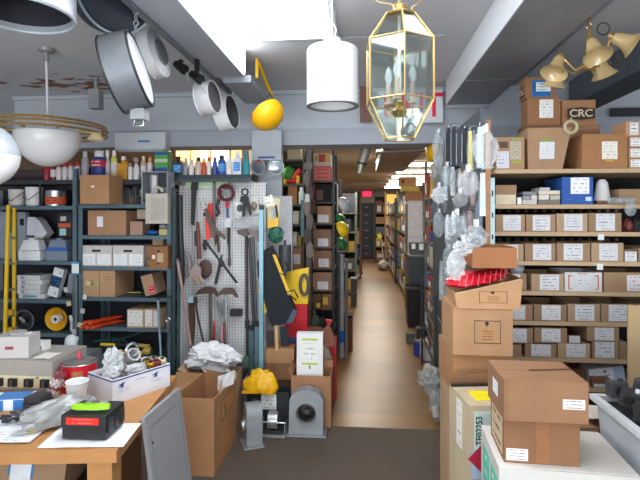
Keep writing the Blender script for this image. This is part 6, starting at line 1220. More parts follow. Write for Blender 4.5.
pxthing('hanging_tape', 'red tape roll with blue packet hanging on the far end of the rack', 'tape', 5.22, [('tube', 'roll', [(437, 236), (439.5, 236)], 3.4, RED), ('poly', 'packet', [(430, 232), (434.5, 232), (434.5, 242), (430, 242)], .02, BLUE)])
# low angled wire rack and floor clutter
c = at(440, 340, X=.68)
t = T('wire_stand', 'low black angled wire stand at the aisle edge below the hanging bags', 'stand', (.742, 4.87, FZ))
for k in range(4): MB().cyl((-.10, .45, .78 - k * .17), (-.06, -.55, .62 - k * .17), .011).build('rail', mat((60, 62, 66), .4, .4), t, True)
for y in (.46, -.56): MB().b(-.135, y - .015, 0, -.112, y + .015, .9).build('post', mat((44, 46, 50), .5), t)
t = T('storage_tub', 'dark blue tub hanging over the wire stand', 'tub', (.82, 5.22, .62))
pts = 5.55 / F; MB().b(-.06, -.04, 0, .06, .04, .19).build('body', mat((34, 54, 120), .5), t, bevel=.008); MB().b(-.065, -.045, .191, .065, .045, .21).build('lid', mat((90, 90, 110), .5), t)
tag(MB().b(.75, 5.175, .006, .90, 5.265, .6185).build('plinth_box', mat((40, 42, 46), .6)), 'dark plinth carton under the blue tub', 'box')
for (px, py, w_, h_, kind, cl, lab) in [(418, 356, 8, 15, 'can', (40, 60, 150), 'blue can on the floor beside the white carton'), (425, 361, 7, 19, 'box', (206, 196, 196), 'narrow white carton on the floor by the blue can'), (433, 362, 8, 14, 'jar', (190, 200, 190), 'clear jar with metal lid on the aisle floor'), (421, 341, 8, 12, 'box', (60, 62, 58), 'dark carton on the floor under the wire stand'), (411, 344, 8, 10, 'box', (84, 84, 76), 'grey carton on the floor nearest the black bin'), (431, 326, 6, 12, 'box', (150, 112, 70), 'small tan carton on the floor under the wire stand')]:
    c = at(px, py, Z=FZ); s = c.y / F; r = w_ * s / 2; hh = h_ * s
    if kind == 'box': carton(lab, c.x - r, c.x + r, c.y, c.y + .16, FZ, FZ + hh, mat(cl, .7, 0, .06))
    else:
        t = T('paint_can' if kind == 'can' else 'jar', lab, 'can' if kind == 'can' else 'jar', (c.x, c.y + r, FZ)); MB().lathe([(0, 0), (r, 0), (r, hh * .85), (r * .8, hh * .9), (0, hh * .9)], 18).build('body', mat(cl, .4), t, True); MB().lathe([(0, hh * .905), (r * .9, hh * .905), (r * .9, hh), (0, hh)], 18).build('lid', CHROME, t, True)
c = at(437, 424, Z=FZ)
t = T('hose_bundle', 'bundle of clear wrapped flexible hose slumped on the wood floor', 'hose', (c.x, c.y + .1, FZ))
P = [at(437, 421, 3.76), at(435, 408, 3.85), at(433, 395, 3.95), at(431, 384, 4.05)]
MB().cyl(P[0] + Vector((.0, -.0, .01)), P[1], .028, .03, 14).build('pipe_end', mat((150, 146, 138), .5), t, True, world=True)
MB().blob(P[1] + Vector((.01, .06, .03)), .045, .06, .09, .4, 2.6, 3).build('wrap', FILMG, t, True, world=True); MB().blob(P[2] + Vector((.02, .08, .05)), .07, .08, .10, .4, 2.6, 4).build('wrap', FILMG, t, True, world=True); MB().blob(P[3] + Vector((.0, .06, .04)), .10, .09, .09, .4, 2.6, 5).build('wrap', mat((150, 148, 140), .5, 0, .2), t, True, world=True)
# ================================================================ parts shelves facing us
YR = 3.02
xr0, xr1 = at(494, 250, YR).x, at(690, 250, YR).x
zR = [at(565, y, YR).z for y in (387, 358, 321.5, 291.5, 261.5, 232, 204.5, 169)]
PLY = mat((186, 160, 126), .6, 0, .08, 8)
tr = shelving('wide wooden parts shelves full of labelled brown cartons', xr0, xr1, YR, YR + .42, zR, at(565, 166, YR).z, PLY, mat((120, 96, 72), .6), th=.024, back=mat((30, 30, 32), .8), posts=False)
for sx in (-.4965, .4965): MB().b(sx * (xr1 - xr0) - .004, -.19, .02, sx * (xr1 - xr0) + .004, .20, zR[-1] - .03).build('side_panel', mat((58, 48, 40), .7), tr)
SH = ['lowest', 'seventh', 'sixth', 'fifth', 'fourth', 'third', 'second', 'top']
nth = ['first', 'second', 'third', 'fourth', 'fifth', 'sixth']
def prow(k, items, y_b=None, cl=None):
    for i, it in enumerate(items):
        xa, xb, y0_ = it[:3]; nm = '%s labelled brown carton from the wooden post, %s shelf down' % (nth[i], {5: 'third', 4: 'fourth', 3: 'fifth', 2: 'sixth'}[k])
        u0, u1 = it[3] if len(it) > 3 else (.26, .74)
        pbox(it[4] if len(it) > 4 else nm, max(xa, 495.5), y0_, xb, 231, YR, .26, it[5] if len(it) > 5 else CARD3 if (i + k) % 3 == 1 else CARD, z0=zR[k], openf=() if k < 5 else None, labs=(it[6] if len(it) > 6 else (('f', u0, .06, u1, .95, inkpaper(rows=5 + (i + k) % 2, dens=.5 + .02 * (i % 3))),)), group='labelled cartons on the parts shelves')
    return
prow(5, [(494, 525, 214.5, (.26, .86)), (526.2, 555.5, 214.5, (.22, .82)), (556.7, 587.5, 213.5, (.24, .84)), (588.7, 621.5, 213, (.22, .80))])
prow(4, [(495, 523.5, 244, (.1, .8)), (525, 555.5, 243.5, (.26, .86)), (557, 590, 243, (.2, .78)), (591.5, 623.5, 243, (.24, .82)), (624.5, 637, 249, (.0, 1), 'small white front carton, fifth along the fourth shelf down', mat((110, 88, 66), .8), (('f', .02, .02, .98, .8, inkpaper(rows=3)),)), (638.5, 670, 248, (.2, .8))])
prow(3, [(498, 526.5, 273.5, (.3, .78)), (531.5, 563.5, 274, (.26, .86)), (565, 602, 272.5, (0, 1), 'white carton with red corner brackets on the fifth shelf down', WHITECARD, (('f', .3, .15, .7, .85, inkpaper(rows=4, dens=.42)), ('f', .09, .1, .115, .85, RED), ('f', .09, .1, .2, .14, RED), ('f', .09, .8, .2, .85, RED), ('f', .885, .1, .91, .85, RED), ('f', .8, .1, .91, .14, RED), ('f', .8, .8, .91, .85, RED), ('f', .35, .91, .62, .945, RED))), (604, 650, 272.5, (0, 1), 'plain brown carton with red written label, fifth shelf down', CARD, (('f', .5, .06, .98, .86, REDINK),))])
prow(2, [(500, 532.5, 304.5, (.15, .78)), (534, 566.5, 304.5, (.24, .82)), (568, 600, 304, (.22, .82)), (601.5, 634, 304, (.22, .94)), (636, 668, 304)])
# two tier shelf
low = [(500, 521.5, 344.5, (.1, .6)), (525, 556.5, 344, (.2, .82)), (558, 590, 343.5, (.26, .86)), (592.5, 618.5, 341.5, (.1, .84)), (619.3, 626.5, 342, (.1, .3))]
tops = {}
for i, (xa, xb, y0_, (u0, u1)) in enumerate(low):
    r_ = pbox('%s carton from the stack side in the lower layer, two layer shelf' % nth[i], xa, y0_, xb, 350, YR, .26, CARD3 if i == 2 else CARD, z0=zR[1], labs=(('f', u0, .06, u1, .97, inkpaper(rows=4)),) if i < 4 else (), group='lower layer of the two layer shelf'); tops[i] = TOPZ[r_.name]
for i, (xa, xb, y0_, on, u0, u1) in enumerate(((508, 533, 328, 0, .0, .75), (534.5, 567, 328, 1, .22, .80), (568, 581, 335.5, 2, .1, .9), (587, 619, 327, 3, .24, .84))):
    zt_ = max(tops[on], tops.get(on + 1, 0) if i in (0, 1, 3) else 0, tops[on])
    pbox(('small open carton with white label in the upper layer, two layer shelf' if i == 2 else '%s carton along the upper layer, two layer shelf' % nth[i]), xa, y0_, xb, 340, YR, .26, CARDD if i == 2 else CARD, z0=zt_, openf=(), labs=(('f', u0, .06, u1, .95, inkpaper(rows=5)),), group='upper layer of the two layer shelf')
# second shelf: flat boxes, metal parts, blue box, bell
z = zR[6]
ra = pbox('flat white topped carton at the bottom of the pair by the wooden post', 495.8, 194.5, 516, 204, YR, .2, mat((206, 190, 164), .7), z0=z)
pbox('flat brown carton on the flat white one by the wooden post', 495.8, 185, 516.5, 194, YR, .2, card((160, 122, 92)), z0=TOPZ[ra.name])
random.seed(5)
def pile(items, z0, Y, grp):
    zl = {}
    for xa, xb, h_px, cl, lab in items:
        X0, X1, _, _ = fr(xa, 100, xb, 110, Y); key = [k for k in zl if not (X1 < k[0] or X0 > k[1])]
        zz = max([zl[k] for k in key] + [z0]); h = h_px * Y / F
        carton(lab, X0, X1, Y, Y + .16, zz + .0015, zz + h, mat(cl, .5, .1, .08), group=grp, edge=.0015); zl[X0, X1] = zz + h
pile([(517.5, 521.5, 7, (226, 226, 220), 'tiny white box beside the flat cartons'), (522.5, 537, 4.5, (190, 186, 182), 'flat pale box at the bottom of the metal parts pile'), (523, 530, 4, (150, 150, 156), 'small grey box on the flat pale one'), (531, 537, 4.5, (206, 200, 190), 'small cream box on the flat pale one'), (523, 536, 3.5, (124, 128, 134), 'flat grey box, highest of the pile by the tiny white box'), (538.5, 560, 4.5, (120, 112, 100), 'long flat dark box under the cream ones'), (539, 549, 5, (206, 204, 200), 'pale box on the long dark one'), (550, 560, 4.5, (186, 176, 160), 'beige box on the long dark one'), (539, 560, 4, (214, 200, 176), 'long cream box lying over the pale and beige pair'), (540, 550, 3, (176, 180, 184), 'silver flat box topmost next to the blue carton')], z, YR + .01, 'small flat boxes on the second shelf')
r_ = pbox('bright blue carton with a white written label on the second shelf', 562, 177, 593, 204, YR, .28, mat((40, 84, 156), .5, 0, .04), z0=z, labs=(('f', .28, .38, .88, .98, inkpaper((232, 232, 234), rows=4)), ('f', .76, .12, .95, .27, mat((190, 206, 224), .5)), ('f', .08, .14, .4, .2, inkpaper((40, 84, 156), (120, 160, 210), 1, dens=.6))))
c = at(602, 203, YR + .09)
t = T('bell_lampshade', 'white ribbed bell shaped shade on a reddish base beside the blue carton', 'lamp shade', (c.x, c.y, z + .0015)); q = YR / F
MB().b(-9 * q, -.06, 0, 9.5 * q, .06, 3.4 * q).build('base', mat((120, 78, 66), .6), t); MB().lathe([(8.8 * q, 3.6 * q), (7.6 * q, 6 * q), (6.2 * q, 14 * q), (5.2 * q, 21 * q), (3 * q, 24.5 * q), (0, 25 * q)], 24).build('shade', mat((214, 214, 212), .4), t, True)
pbox('brown open carton at the end of the second shelf', 619, 189, 660, 204, YR + .02, .24, card((150, 120, 88)), z0=z)
tag(MB().blob(at(622, 200.5, YR - .05), .075, .035, .022, .35, 2.6, 3, minz=z + .002).blob(at(630, 208, YR - .05), .028, .022, .045, .35, 2.6, 4).build('hanging_poly_bag', FILMG, smooth=True), 'clear plastic bag draped over the second shelf edge', 'bag')
# third shelf end: dark lumpy parts; metal bits on the cartons
for i, (px, py, k, cl, lab) in enumerate(((627, 226, 5, (120, 66, 60), 'dark red lumpy casting at the end of the third shelf'), (636, 224, 5, (52, 56, 50), 'dark iron casting at the end of the third shelf'), (645, 225, 5, (90, 80, 70), 'brown iron casting at the end of the third shelf'))):
    c = at(px, py, YR + .06); s = YR / F
    tag(MB().blob((c.x, c.y, zR[k] + 6 * s), 4.2 * s, .04, 6.4 * s, .3, 2.4, i + 1, 3, minz=zR[k] + .0015).build('iron_casting', mat(cl, .5, .3, .2, 40), smooth=True), lab, 'casting')
for k, y0_, nm in ((5, 209.5, 'third'), (4, 238, 'fourth')):
    first = None
    for j in range(14):
        px = 499 + j * 9.0; c_ = at(px, y0_, YR + .33); hh = c_.z - zR[k] - .0015
        if first is None:
            first = T('small_jar', 'small dark jar in the row behind the labelled cartons, %s shelf down' % nm, 'jar', (c_.x, YR + .33, zR[k] + .0015), group='dark jars behind the cartons on the %s shelf' % nm)
            MB().lathe([(0, 0), (.024, 0), (.024, hh * .8), (.018, hh * .86), (0, hh * .86)], 14).build('body', mat((46, 44, 44), .35, 0, .2), first, True); MB().lathe([(0, hh * .865), (.02, hh * .865), (.02, hh), (0, hh)], 14).build('lid', mat((84, 80, 78), .4, .3), first, True)
        else: copy_tree(first).location.x = c_.x
# price tickets on the shelf edges
for px, k in ((601, 5), (600, 4)):
    X0, X1, Z0, Z1 = fr(px - 3, 0, px + 3, 5, YR - .01)
    tag(MB().b(X0, YR - .012, zR[k] - .046, X1, YR - .0075, zR[k] - .012).build('hanging_ticket', mat((214, 220, 224), .5)), 'small white ticket clipped under the %s shelf edge' % ('third' if k == 5 else 'fourth'), 'ticket')
# lowest shelf
z = zR[0]
pbox('small brown carton with white label on the lowest shelf', 592, 378, 610, 392, YR, .035, card((120, 86, 60)), z0=z, labs=(('f', .1, .05, .9, .4, inkpaper(rows=2)),)); pbox('dark carton deep on the lowest shelf', 560, 369, 584, 387, YR + .08, .2, CARDD, z0=z)
X0, X1, Z0, Z1 = fr(593, 362, 628, 383, 2.98)
t = T('carton', 'white and pale blue carton tilted on the lowest shelf', 'box', ((X0 + X1) / 2 + .03, 3.12, z + .018), (0, -.15, 0)); w_, h = .20, .088
MB().b(-w_ / 2, -.05, 0, w_ / 2, .08, h).build('body', mat((214, 216, 220), .5), t, bevel=.003); MB().b(w_ * .2, -.0512, .002, w_ * .49, -.0502, h - .002).build('blue_panel', mat((170, 184, 206), .5), t); MB().b(-w_ * .42, -.0512, h * .14, w_ * .16, -.0502, h * .6).build('printed_text', inkpaper((220, 220, 222), (60, 66, 90), 2, dens=.6), t); MB().b(-.016, -.0512, h * .68, .0, -.0502, h * .86).build('diamond_mark', mat((120, 116, 100), .6), t)
carton('dark wedge carton under the tilted white one', (X0 + X1) / 2 - .07, (X0 + X1) / 2 + .07, 2.86, 2.96, z + .0, z + .03, CARDD) if 0 else None
# ---------------------------------------------------------------- cartons on top
zt_ = zR[7]
r_ = pbox('carton with two paper labels on the top shelf by the wooden post', 496, 137, 524.5, 169, YR, .2, card((168, 130, 96)), z0=zt_, labs=(('f', .02, .03, .46, .56, inkpaper((206, 206, 216), rows=5)), ('f', .5, .3, .88, .86, inkpaper((178, 168, 150), rows=6, ink=(50, 46, 44))), ('f', .56, .9, .88, .96, mat((130, 160, 60), .6)), ('f', .56, .18, .88, .26, mat((150, 160, 60), .6)), ('f', .1, .66, .42, .86, mat((90, 72, 60), .7))))
# tapered open carton
X0, X1, Z0, Z1 = fr(527, 128, 571, 169, YR); h = Z1 - zt_ - .002; w_ = X1 - X0
t = T('carton', 'tapered open topped carton with white label in the middle of the top shelf', 'box', ((X0 + X1) / 2, YR + .11, zt_ + .0015))
MB().hexa([(-w_ * .46, -.10, 0), (w_ * .32, -.10, 0), (w_ * .32, .08, 0), (-w_ * .46, .08, 0)], [(-w_ * .5, -.12, h), (w_ * .5, -.12, h), (w_ * .5, .08, h), (-w_ * .5, .08, h)]).build('body', card((160, 124, 92)), t)
MB().hexa([(-w_ * .22, -.1115, h * .24), (w_ * .12, -.1115, h * .24), (w_ * .12, -.1075, h * .24), (-w_ * .22, -.1075, h * .24)], [(-w_ * .22, -.1195, h * .66), (w_ * .12, -.1195, h * .66), (w_ * .12, -.115, h * .66), (-w_ * .22, -.115, h * .66)]).build('paper_label', inkpaper(rows=5), t); MB().b(-w_ * .18, -.122, h * .66, w_ * .02, -.118, h * .72).build('green_tape', mat((130, 160, 60), .6), t)
X0, X1, Z0, Z1 = fr(581, 134, 627.5, 169, YR)
pbox('wide brown carton with square white label on the top shelf', 582, 134, 627.5, 169, YR - .01, .22, card((170, 118, 76)), z0=zt_, labs=(('f', .44, .26, .78, .78, inkpaper((226, 222, 210), rows=6, ink=(50, 46, 50))), ('f', .52, .20, .7, .27, mat((196, 150, 60), .5))))
zz = zt_
for i, (y0_) in enumerate((158.5, 147.5, 136.5, 121)):
    r_ = pbox('small brown box with white ticket, %s of the stack of four' % ['lowest', 'second from the bottom', 'third from the bottom', 'topmost'][i], 628.7 - (3.0 if i == 3 else 0), y0_, 668, 169, YR, .16, card((186, 140, 100)), z0=zz, labs=(('f', .05 + (.05 if i == 3 else 0), .12, .30, .9, inkpaper((226, 226, 226), rows=3, ink=(40, 40, 40), dens=.55)),), group='stack of small ticketed boxes'); zz = TOPZ[r_.name]
# back row on the top shelf
Yb = YR + .27
rb = pbox('plain brown carton behind, carrying the two stacked cartons', 524, 126, 561, 165, Yb, .13, card((150, 110, 78)), z0=zt_)
rc = pbox('brown carton with white label under the blue labelled one', 527.5, 98, 560.5, 128, Yb, .13, card((156, 108, 74)), z0=TOPZ[rb.name], labs=(('f', .36, .28, .78, .94, inkpaper((226, 224, 220), rows=6, ink=(50, 46, 50))),))
rd = pbox('brown carton with square blue label highest over the parts shelves', 525.5, 77, 556, 98, Yb, .13, card((152, 106, 72)), z0=TOPZ[rc.name], labs=(('f', .22, .06, .82, .86, mat((30, 104, 170), .5)), ('l', .25, .1, .8, .6, mat((46, 38, 34), .6))))
wd = fr(525.5, 77, 556, 98, Yb); w_, h = wd[1] - wd[0], wd[3] - TOPZ[rc.name] - .0015
MB().b(-w_ * .22, -.1022, h * .24, w_ * .26, -.1013, h * .68).build('white_panel', inkpaper((206, 214, 214), (60, 130, 140), 3, dens=.55), rd)
text('CRC', 'lettering', mat((196, 176, 150), .7), .05, rd, (-w_ / 2 - .0018, .005, h * .36), (PI / 2, 0, -PI / 2))
X0, X1, Z0, Z1 = fr(561.5, 100.5, 595.5, 128, Yb)
rf = pbox('plain brown carton behind, carrying the dark lettered carton', 561.5, 125, 600, 165, Yb, .13, card((146, 106, 76)), z0=zt_)
re_ = pbox('brown carton with a dark banner and pale lettering on the top shelf', 562, 100, 595.5, 128, Yb, .13, card((160, 112, 76)), z0=TOPZ[rf.name])
w_ = X1 - X0; h = Z1 - TOPZ[rf.name] - .0015
MB().prism([(-w_ * .40, h * .22), (0, h * .16), (w_ * .40, h * .22), (w_ * .40, h * .62), (0, h * .68), (-w_ * .40, h * .62)], -.1014, -.1002).build('banner', mat((44, 40, 38), .6), re_)
text('CRC', 'lettering', mat((206, 184, 150), .6), h * .42, re_, (0, -.1018, h * .42), sx=1.08)
t = T('tape_roll', 'pale roll of tape hanging between the tapered and wide cartons', 'tape', at(571, 127, YR - .02)); MB().ring((0, 0, 0), .034, .010, 'Y', 24).build('hanging_roll', mat((176, 166, 130), .5), t, True); MB().b(-.006, -.004, .034, .006, .004, .055).build('hanging_tab', mat((150, 140, 110), .6), t)
0 and carton('dark carton deep in the gap between the tapered and wide cartons', at(572.5, 160, YR + .12).x, at(574.5, 160, YR + .12).x, YR + .12, YR + .24, zt_ + .0015, zt_ + .11, mat((60, 54, 50), .7))
tag(MB().b(at(612, 112, 4.4).x, 4.40, at(620, 116, 4.4).z, at(650, 112, 4.4).x, 4.43, at(620, 108, 4.4).z).build('wall_bar', mat((50, 54, 60), .5)), 'short dark bar fixed to the header wall over the small stacked boxes', 'bar')
# ================================================================ carton stack with the red bag
def corner_box(lab, px, py_top, Y, w, d, z0, z1, m, rz=0, **k):
    "carton whose near left edge stands at pixel column px, distance Y"
    a = at(px, py_top, Y); c, s = math.cos(rz), math.sin(rz)
    cx, cy = a.x + w / 2 * c - d / 2 * s, a.y + w / 2 * s + d / 2 * c
    return carton(lab, cx - w / 2, cx + w / 2, cy - d / 2, cy + d / 2, z0, z1, m, rz=rz, **k)
Zp = lambda y, Y, x=480: at(x, y, Y).z
S1 = [.005, Zp(398, 2.5) + .0, Zp(354, 2.5), Zp(309, 2.47), Zp(283, 2.47)]
corner_box('tall pale carton at the bottom of the carton stack with the red bag', 453, 400, 2.52, .34, .42, S1[0], S1[1], card((196, 160, 122)))
corner_box('plain brown carton, third from the top in the stack with the red bag', 453.5, 350, 2.5, .275, .40, S1[1] + .0015, S1[2], card((178, 126, 82)), rz=.03, tape=False)
mk = mat((70, 52, 40), .7)
def mark(r, w, d, h, face='f'):
    for u0, v0, u1, v1 in ((.36, .26, .80, .275), (.36, .74, .80, .755), (.36, .26, .368, .75), (.792, .26, .80, .75)): plate(r, w, d, h, face, u0, v0, u1, v1, mk, 'printed_frame')
    plate(r, w, d, h, face, .46, .32, .7, .56, inkpaper((186, 140, 98), (80, 60, 46), 4, dens=.6), 'printed_text')
    MB().prism([(w * .07, h * .62), (w * .11, h * .70), (w * .07, h * .72 + .006), (w * .03, h * .70)], -d / 2 - .0012, -d / 2 - .0002).build('printed_diamond', mk, r)
r_ = corner_box('brown carton with a printed frame, middle of the stack with the red bag', 453, 310, 2.47, .285, .40, S1[2] + .0015, S1[3], card((186, 140, 98)), rz=-.02); mark(r_, .285, .40, S1[3] - S1[2] - .0015)
a = at(458, 300, 2.46); w_, d = .30, .36; zb0 = S1[3] + .002; hl, hr = .075, .150; q = .005
t = T('carton', 'open carton with collapsed side and printed frame holding the red bag', 'box', (a.x + w_ / 2, 2.46 + d / 2, zb0), (0, 0, -.03)); cm = card((188, 142, 100))
B = MB().b(-w_ / 2, -d / 2, 0, w_ / 2, d / 2, q)
for y0 in (-d / 2, d / 2 - q): B.hexa([(-w_ / 2, y0, q), (w_ / 2, y0, q), (w_ / 2, y0 + q, q), (-w_ / 2, y0 + q, q)], [(-w_ / 2 - .01, y0, hl), (w_ / 2 + .012, y0, hr), (w_ / 2 + .012, y0 + q, hr), (-w_ / 2 - .01, y0 + q, hl)])
B.hexa([(-w_ / 2, -d / 2 + q, q), (-w_ / 2 + q, -d / 2 + q, q), (-w_ / 2 + q, d / 2 - q, q), (-w_ / 2, d / 2 - q, q)], [(-w_ / 2 - .01, -d / 2 + q, hl), (-w_ / 2 - .01 + q, -d / 2 + q, hl), (-w_ / 2 - .01 + q, d / 2 - q, hl), (-w_ / 2 - .01, d / 2 - q, hl)])
B.hexa([(w_ / 2 - q, -d / 2 + q, q), (w_ / 2, -d / 2 + q, q), (w_ / 2, d / 2 - q, q), (w_ / 2 - q, d / 2 - q, q)], [(w_ / 2 + .012 - q, -d / 2 + q, hr), (w_ / 2 + .012, -d / 2 + q, hr), (w_ / 2 + .012, d / 2 - q, hr), (w_ / 2 + .012 - q, d / 2 - q, hr)])
B.build('body', cm, t); mark(t, w_, d, .115)
MB().hexa([(-w_ / 2, -d / 2 - .002, hl - .004), (w_ / 2, -d / 2 - .002, hr - .004), (w_ / 2, -d / 2 - .0005, hr - .004), (-w_ / 2, -d / 2 - .0005, hl - .004)], [(-w_ / 2, -d / 2 - .002, hl + .001), (w_ / 2, -d / 2 - .002, hr + .001), (w_ / 2, -d / 2 - .0005, hr + .001), (-w_ / 2, -d / 2 - .0005, hl + .001)]).build('edge', card((206, 172, 132)), t)
zt2 = Zp(267.5, 2.42)
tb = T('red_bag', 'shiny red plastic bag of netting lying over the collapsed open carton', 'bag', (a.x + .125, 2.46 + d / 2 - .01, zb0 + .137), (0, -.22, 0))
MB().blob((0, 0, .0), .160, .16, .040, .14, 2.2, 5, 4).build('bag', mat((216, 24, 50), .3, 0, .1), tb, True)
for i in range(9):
    x = -.12 + i * .028; MB().tube([(x, -.188 + .06 * (x / .13) ** 2, -.005 - .01 * (i % 2)), (x + .012, -.178 + .06 * (x / .13) ** 2, .016), (x + .03, -.14 + .05 * (x / .13) ** 2, .034)], .0022, 5).build('painted_sheen', mat((240, 120, 130), .3), tb, True)  # shine on the folds put in as paler pink
tag(MB().blob((a.x + .302, 2.52, zb0 + .19), .03, .04, .024, .3, 2.4, 5).build('clear_bag_end', FILMG, smooth=True), 'clear bag end poking out beside the red bag', 'bag')
corner_box('shallow open tray carton sitting on top of the red bag', 472.5, 260, 2.40, .205, .28, zt2, Zp(247.5, 2.40), card((160, 104, 66)), rz=-.02, openf=())
# ================================================================ near cartons
# tall tan box with the big stencilled side
a = at(470, 407, 2.12)
rt = corner_box('tall tan carton with stencilled label and red diamond beside the white carton', 470, 407, 2.14, .30, .28, .005, .785, TAN, rz=.14)
plate(rt, .30, .28, .780, 'f', .06, .76, .40, .97, mat((196, 214, 206), .6, 0, .03)); plate(rt, .30, .28, .780, 'l', .35, .70, .62, .97, inkpaper((226, 222, 214), (180, 70, 80), 5)); plate(rt, .30, .28, .780, 'f', .02, .60, .5, .76, mat((160, 180, 206), .5), 'blue_label')
text('TE02253', 'stencil_lettering', mat((30, 66, 60), .7), .040, rt, (-.110, -.1430, .674), (PI / 2, -PI / 2, 0), sx=.86)
MB().b(-.048, -.0004, -.048, .048, .0004, .048, Matrix.Translation((-.092, -.1428, .555)) @ Matrix.Rotation(PI / 4, 4, 'Y')).build('red_diamond', mat((170, 36, 62), .5), rt)
MB().b(-.10, -.085, .7805, .07, .03, .783).build('yellow_sticker', mat((232, 214, 30), .5), rt); MB().hexa([(-.15, .125, .7805), (.15, .125, .7805), (.15, .14, .7805), (-.15, .14, .7805)], [(-.16, .11, .82), (.15, .10, .85), (.15, .105, .85), (-.16, .115, .82)]).build('raised_flap', card((150, 112, 78)), rt)
MB().b(-.155, .09, .781, .15, .105, .79).build('dark_strap', mat((40, 36, 34), .6), rt)
# white and green box
a = at(499, 467, Z=.75); w_, d, h = .44, .34, .745
t = T('carton', 'large white carton with green and red print carrying the two brown cartons', 'box', (a.x + w_ / 2 * math.cos(.06) + d / 2 * math.sin(.06), a.y - w_ / 2 * math.sin(.06) + d / 2 * math.cos(.06), .005), (0, 0, -.06))
MB().b(-w_ / 2, -d / 2, 0, w_ / 2, d / 2, h - .002).build('body', mat((200, 198, 192), .6, 0, .03), t, bevel=.003)
g = mat((60, 160, 120), .5)
for v0, v1, u0, u1 in ((.70, .93, .06, .40), (.70, .93, .5, .86)): plate(t, w_, d, h, 'l', u0, v0, u1, v1, inkpaper((96, 190, 160), (235, 245, 240), 3, dens=.45), 'green_panel')
plate(t, w_, d, h, 'l', .1, .3, .9, .62, inkpaper((96, 190, 160), (235, 245, 240), 4, dens=.45), 'green_panel')
plate(t, w_, d, h, 'f', .06, .2, .98, .955, mat((206, 202, 198), .5), 'front_panel', .0010); plate(t, w_, d, h, 'f', .10, .90, .38, .93, inkpaper((206, 202, 198), (190, 60, 60), 1, dens=.65), 'red_text', .0022); plate(t, w_, d, h, 'f', .60, .88, .88, .925, mat((60, 150, 90), .5), 'green_bar', .0022)
MB().b(-w_ / 2 - .001, -d / 2 + .01, h - .0018, -.003, d / 2 - .01, h).build('flap', mat((204, 198, 190), .6, 0, .03), t); MB().b(.003, -d / 2 + .01, h - .0018, w_ / 2 + .001, d / 2 - .01, h).build('flap', mat((204, 198, 190), .6, 0, .03), t)
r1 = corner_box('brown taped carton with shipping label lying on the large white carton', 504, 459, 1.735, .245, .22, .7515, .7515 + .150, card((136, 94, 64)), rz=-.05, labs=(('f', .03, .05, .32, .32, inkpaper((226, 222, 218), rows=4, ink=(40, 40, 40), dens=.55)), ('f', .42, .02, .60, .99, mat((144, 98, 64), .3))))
plate(r1, .245, .22, .150, 'l', .1, .1, .9, .95, inkpaper((200, 176, 146), (50, 46, 50), 3, dens=.55), 'lit_written_side')  # pale ground puts the lit side into colour, the writing is real
MB().b(-.150, -.10, .02, -.1245, .06, .025, Matrix.Rotation(.5, 4, 'Y') @ Matrix.Identity(4)).build('side_flap', card((196, 170, 140)), r1)
r2 = corner_box('larger brown carton with barcode label topmost on the large white carton', 504, 420, 1.71, .272, .235, .7515 + .1515, .7515 + .1515 + .138, card((150, 108, 76)), rz=-.02, labs=(('f', .70, .34, .96, .58, inkpaper((226, 222, 218), rows=3, ink=(40, 40, 40), dens=.6)), ('l', .35, .36, .65, .72, inkpaper((216, 222, 226), rows=6, ink=(40, 40, 60))), ('f', .0, .0, .06, 1, card((142, 102, 70)))))
MB().b(-.02, -.006, .1385, .135, .004, .141, Matrix.Rotation(.18, 4, 'Z')).build('open_seam', mat((84, 56, 36), .8), r2)
c = at(590, 432, 1.85)
t = T('paper_flap_box', 'small open brown carton with a white paper flap behind the large white carton', 'box', (at(592, 450, 2.1).x + .03, 2.17, .005)); MB().b(-.11, -.10, 0, .11, .12, .735).build('body', card((140, 104, 74)), t); MB().b(-.10, -.09, .765, .06, .06, .768, Matrix.Rotation(.06, 4, 'Y')).build('paper', mat((214, 206, 194), .7), t); MB().b(-.02, -.02, .7355, .0, .0, .764).build('fold', mat((190, 170, 150), .7), t)
# grey tote
xt0, xt1, yt0, yt1, zt = at(602, 399, 2.02).x, 1.55, 1.3, 2.06, at(600, 399, 2.02).z
t = T('tote_bin', 'grey plastic tote heaped with black machine parts', 'tote', ((xt0 + xt1) / 2, (yt0 + yt1) / 2, .30)); wx, wy, h = (xt1 - xt0) / 2, (yt1 - yt0) / 2, zt - .30
tm = mat((186, 192, 198), .45, 0, .04); k = .90
MB().hexa([(-wx * k, -wy * k, 0), (-wx * k + .008, -wy * k, 0), (-wx * k + .008, wy * k, 0), (-wx * k, wy * k, 0)], [(-wx, -wy, h - .02), (-wx + .008, -wy, h - .02), (-wx + .008, wy, h - .02), (-wx, wy, h - .02)]).hexa([(wx * k - .008, -wy * k, 0), (wx * k, -wy * k, 0), (wx * k, wy * k, 0), (wx * k - .008, wy * k, 0)], [(wx - .008, -wy, h - .02), (wx, -wy, h - .02), (wx, wy, h - .02), (wx - .008, wy, h - .02)]).hexa([(-wx * k, -wy * k, 0), (wx * k, -wy * k, 0), (wx * k, -wy * k + .008, 0), (-wx * k, -wy * k + .008, 0)], [(-wx, -wy, h - .02), (wx, -wy, h - .02), (wx, -wy + .008, h - .02), (-wx, -wy + .008, h - .02)]).hexa([(-wx * k, wy * k - .008, 0), (wx * k, wy * k - .008, 0), (wx * k, wy * k, 0), (-wx * k, wy * k, 0)], [(-wx, wy - .008, h - .02), (wx, wy - .008, h - .02), (wx, wy, h - .02), (-wx, wy, h - .02)]).b(-wx * k, -wy * k, 0, wx * k, wy * k, .008).build('body', tm, t)
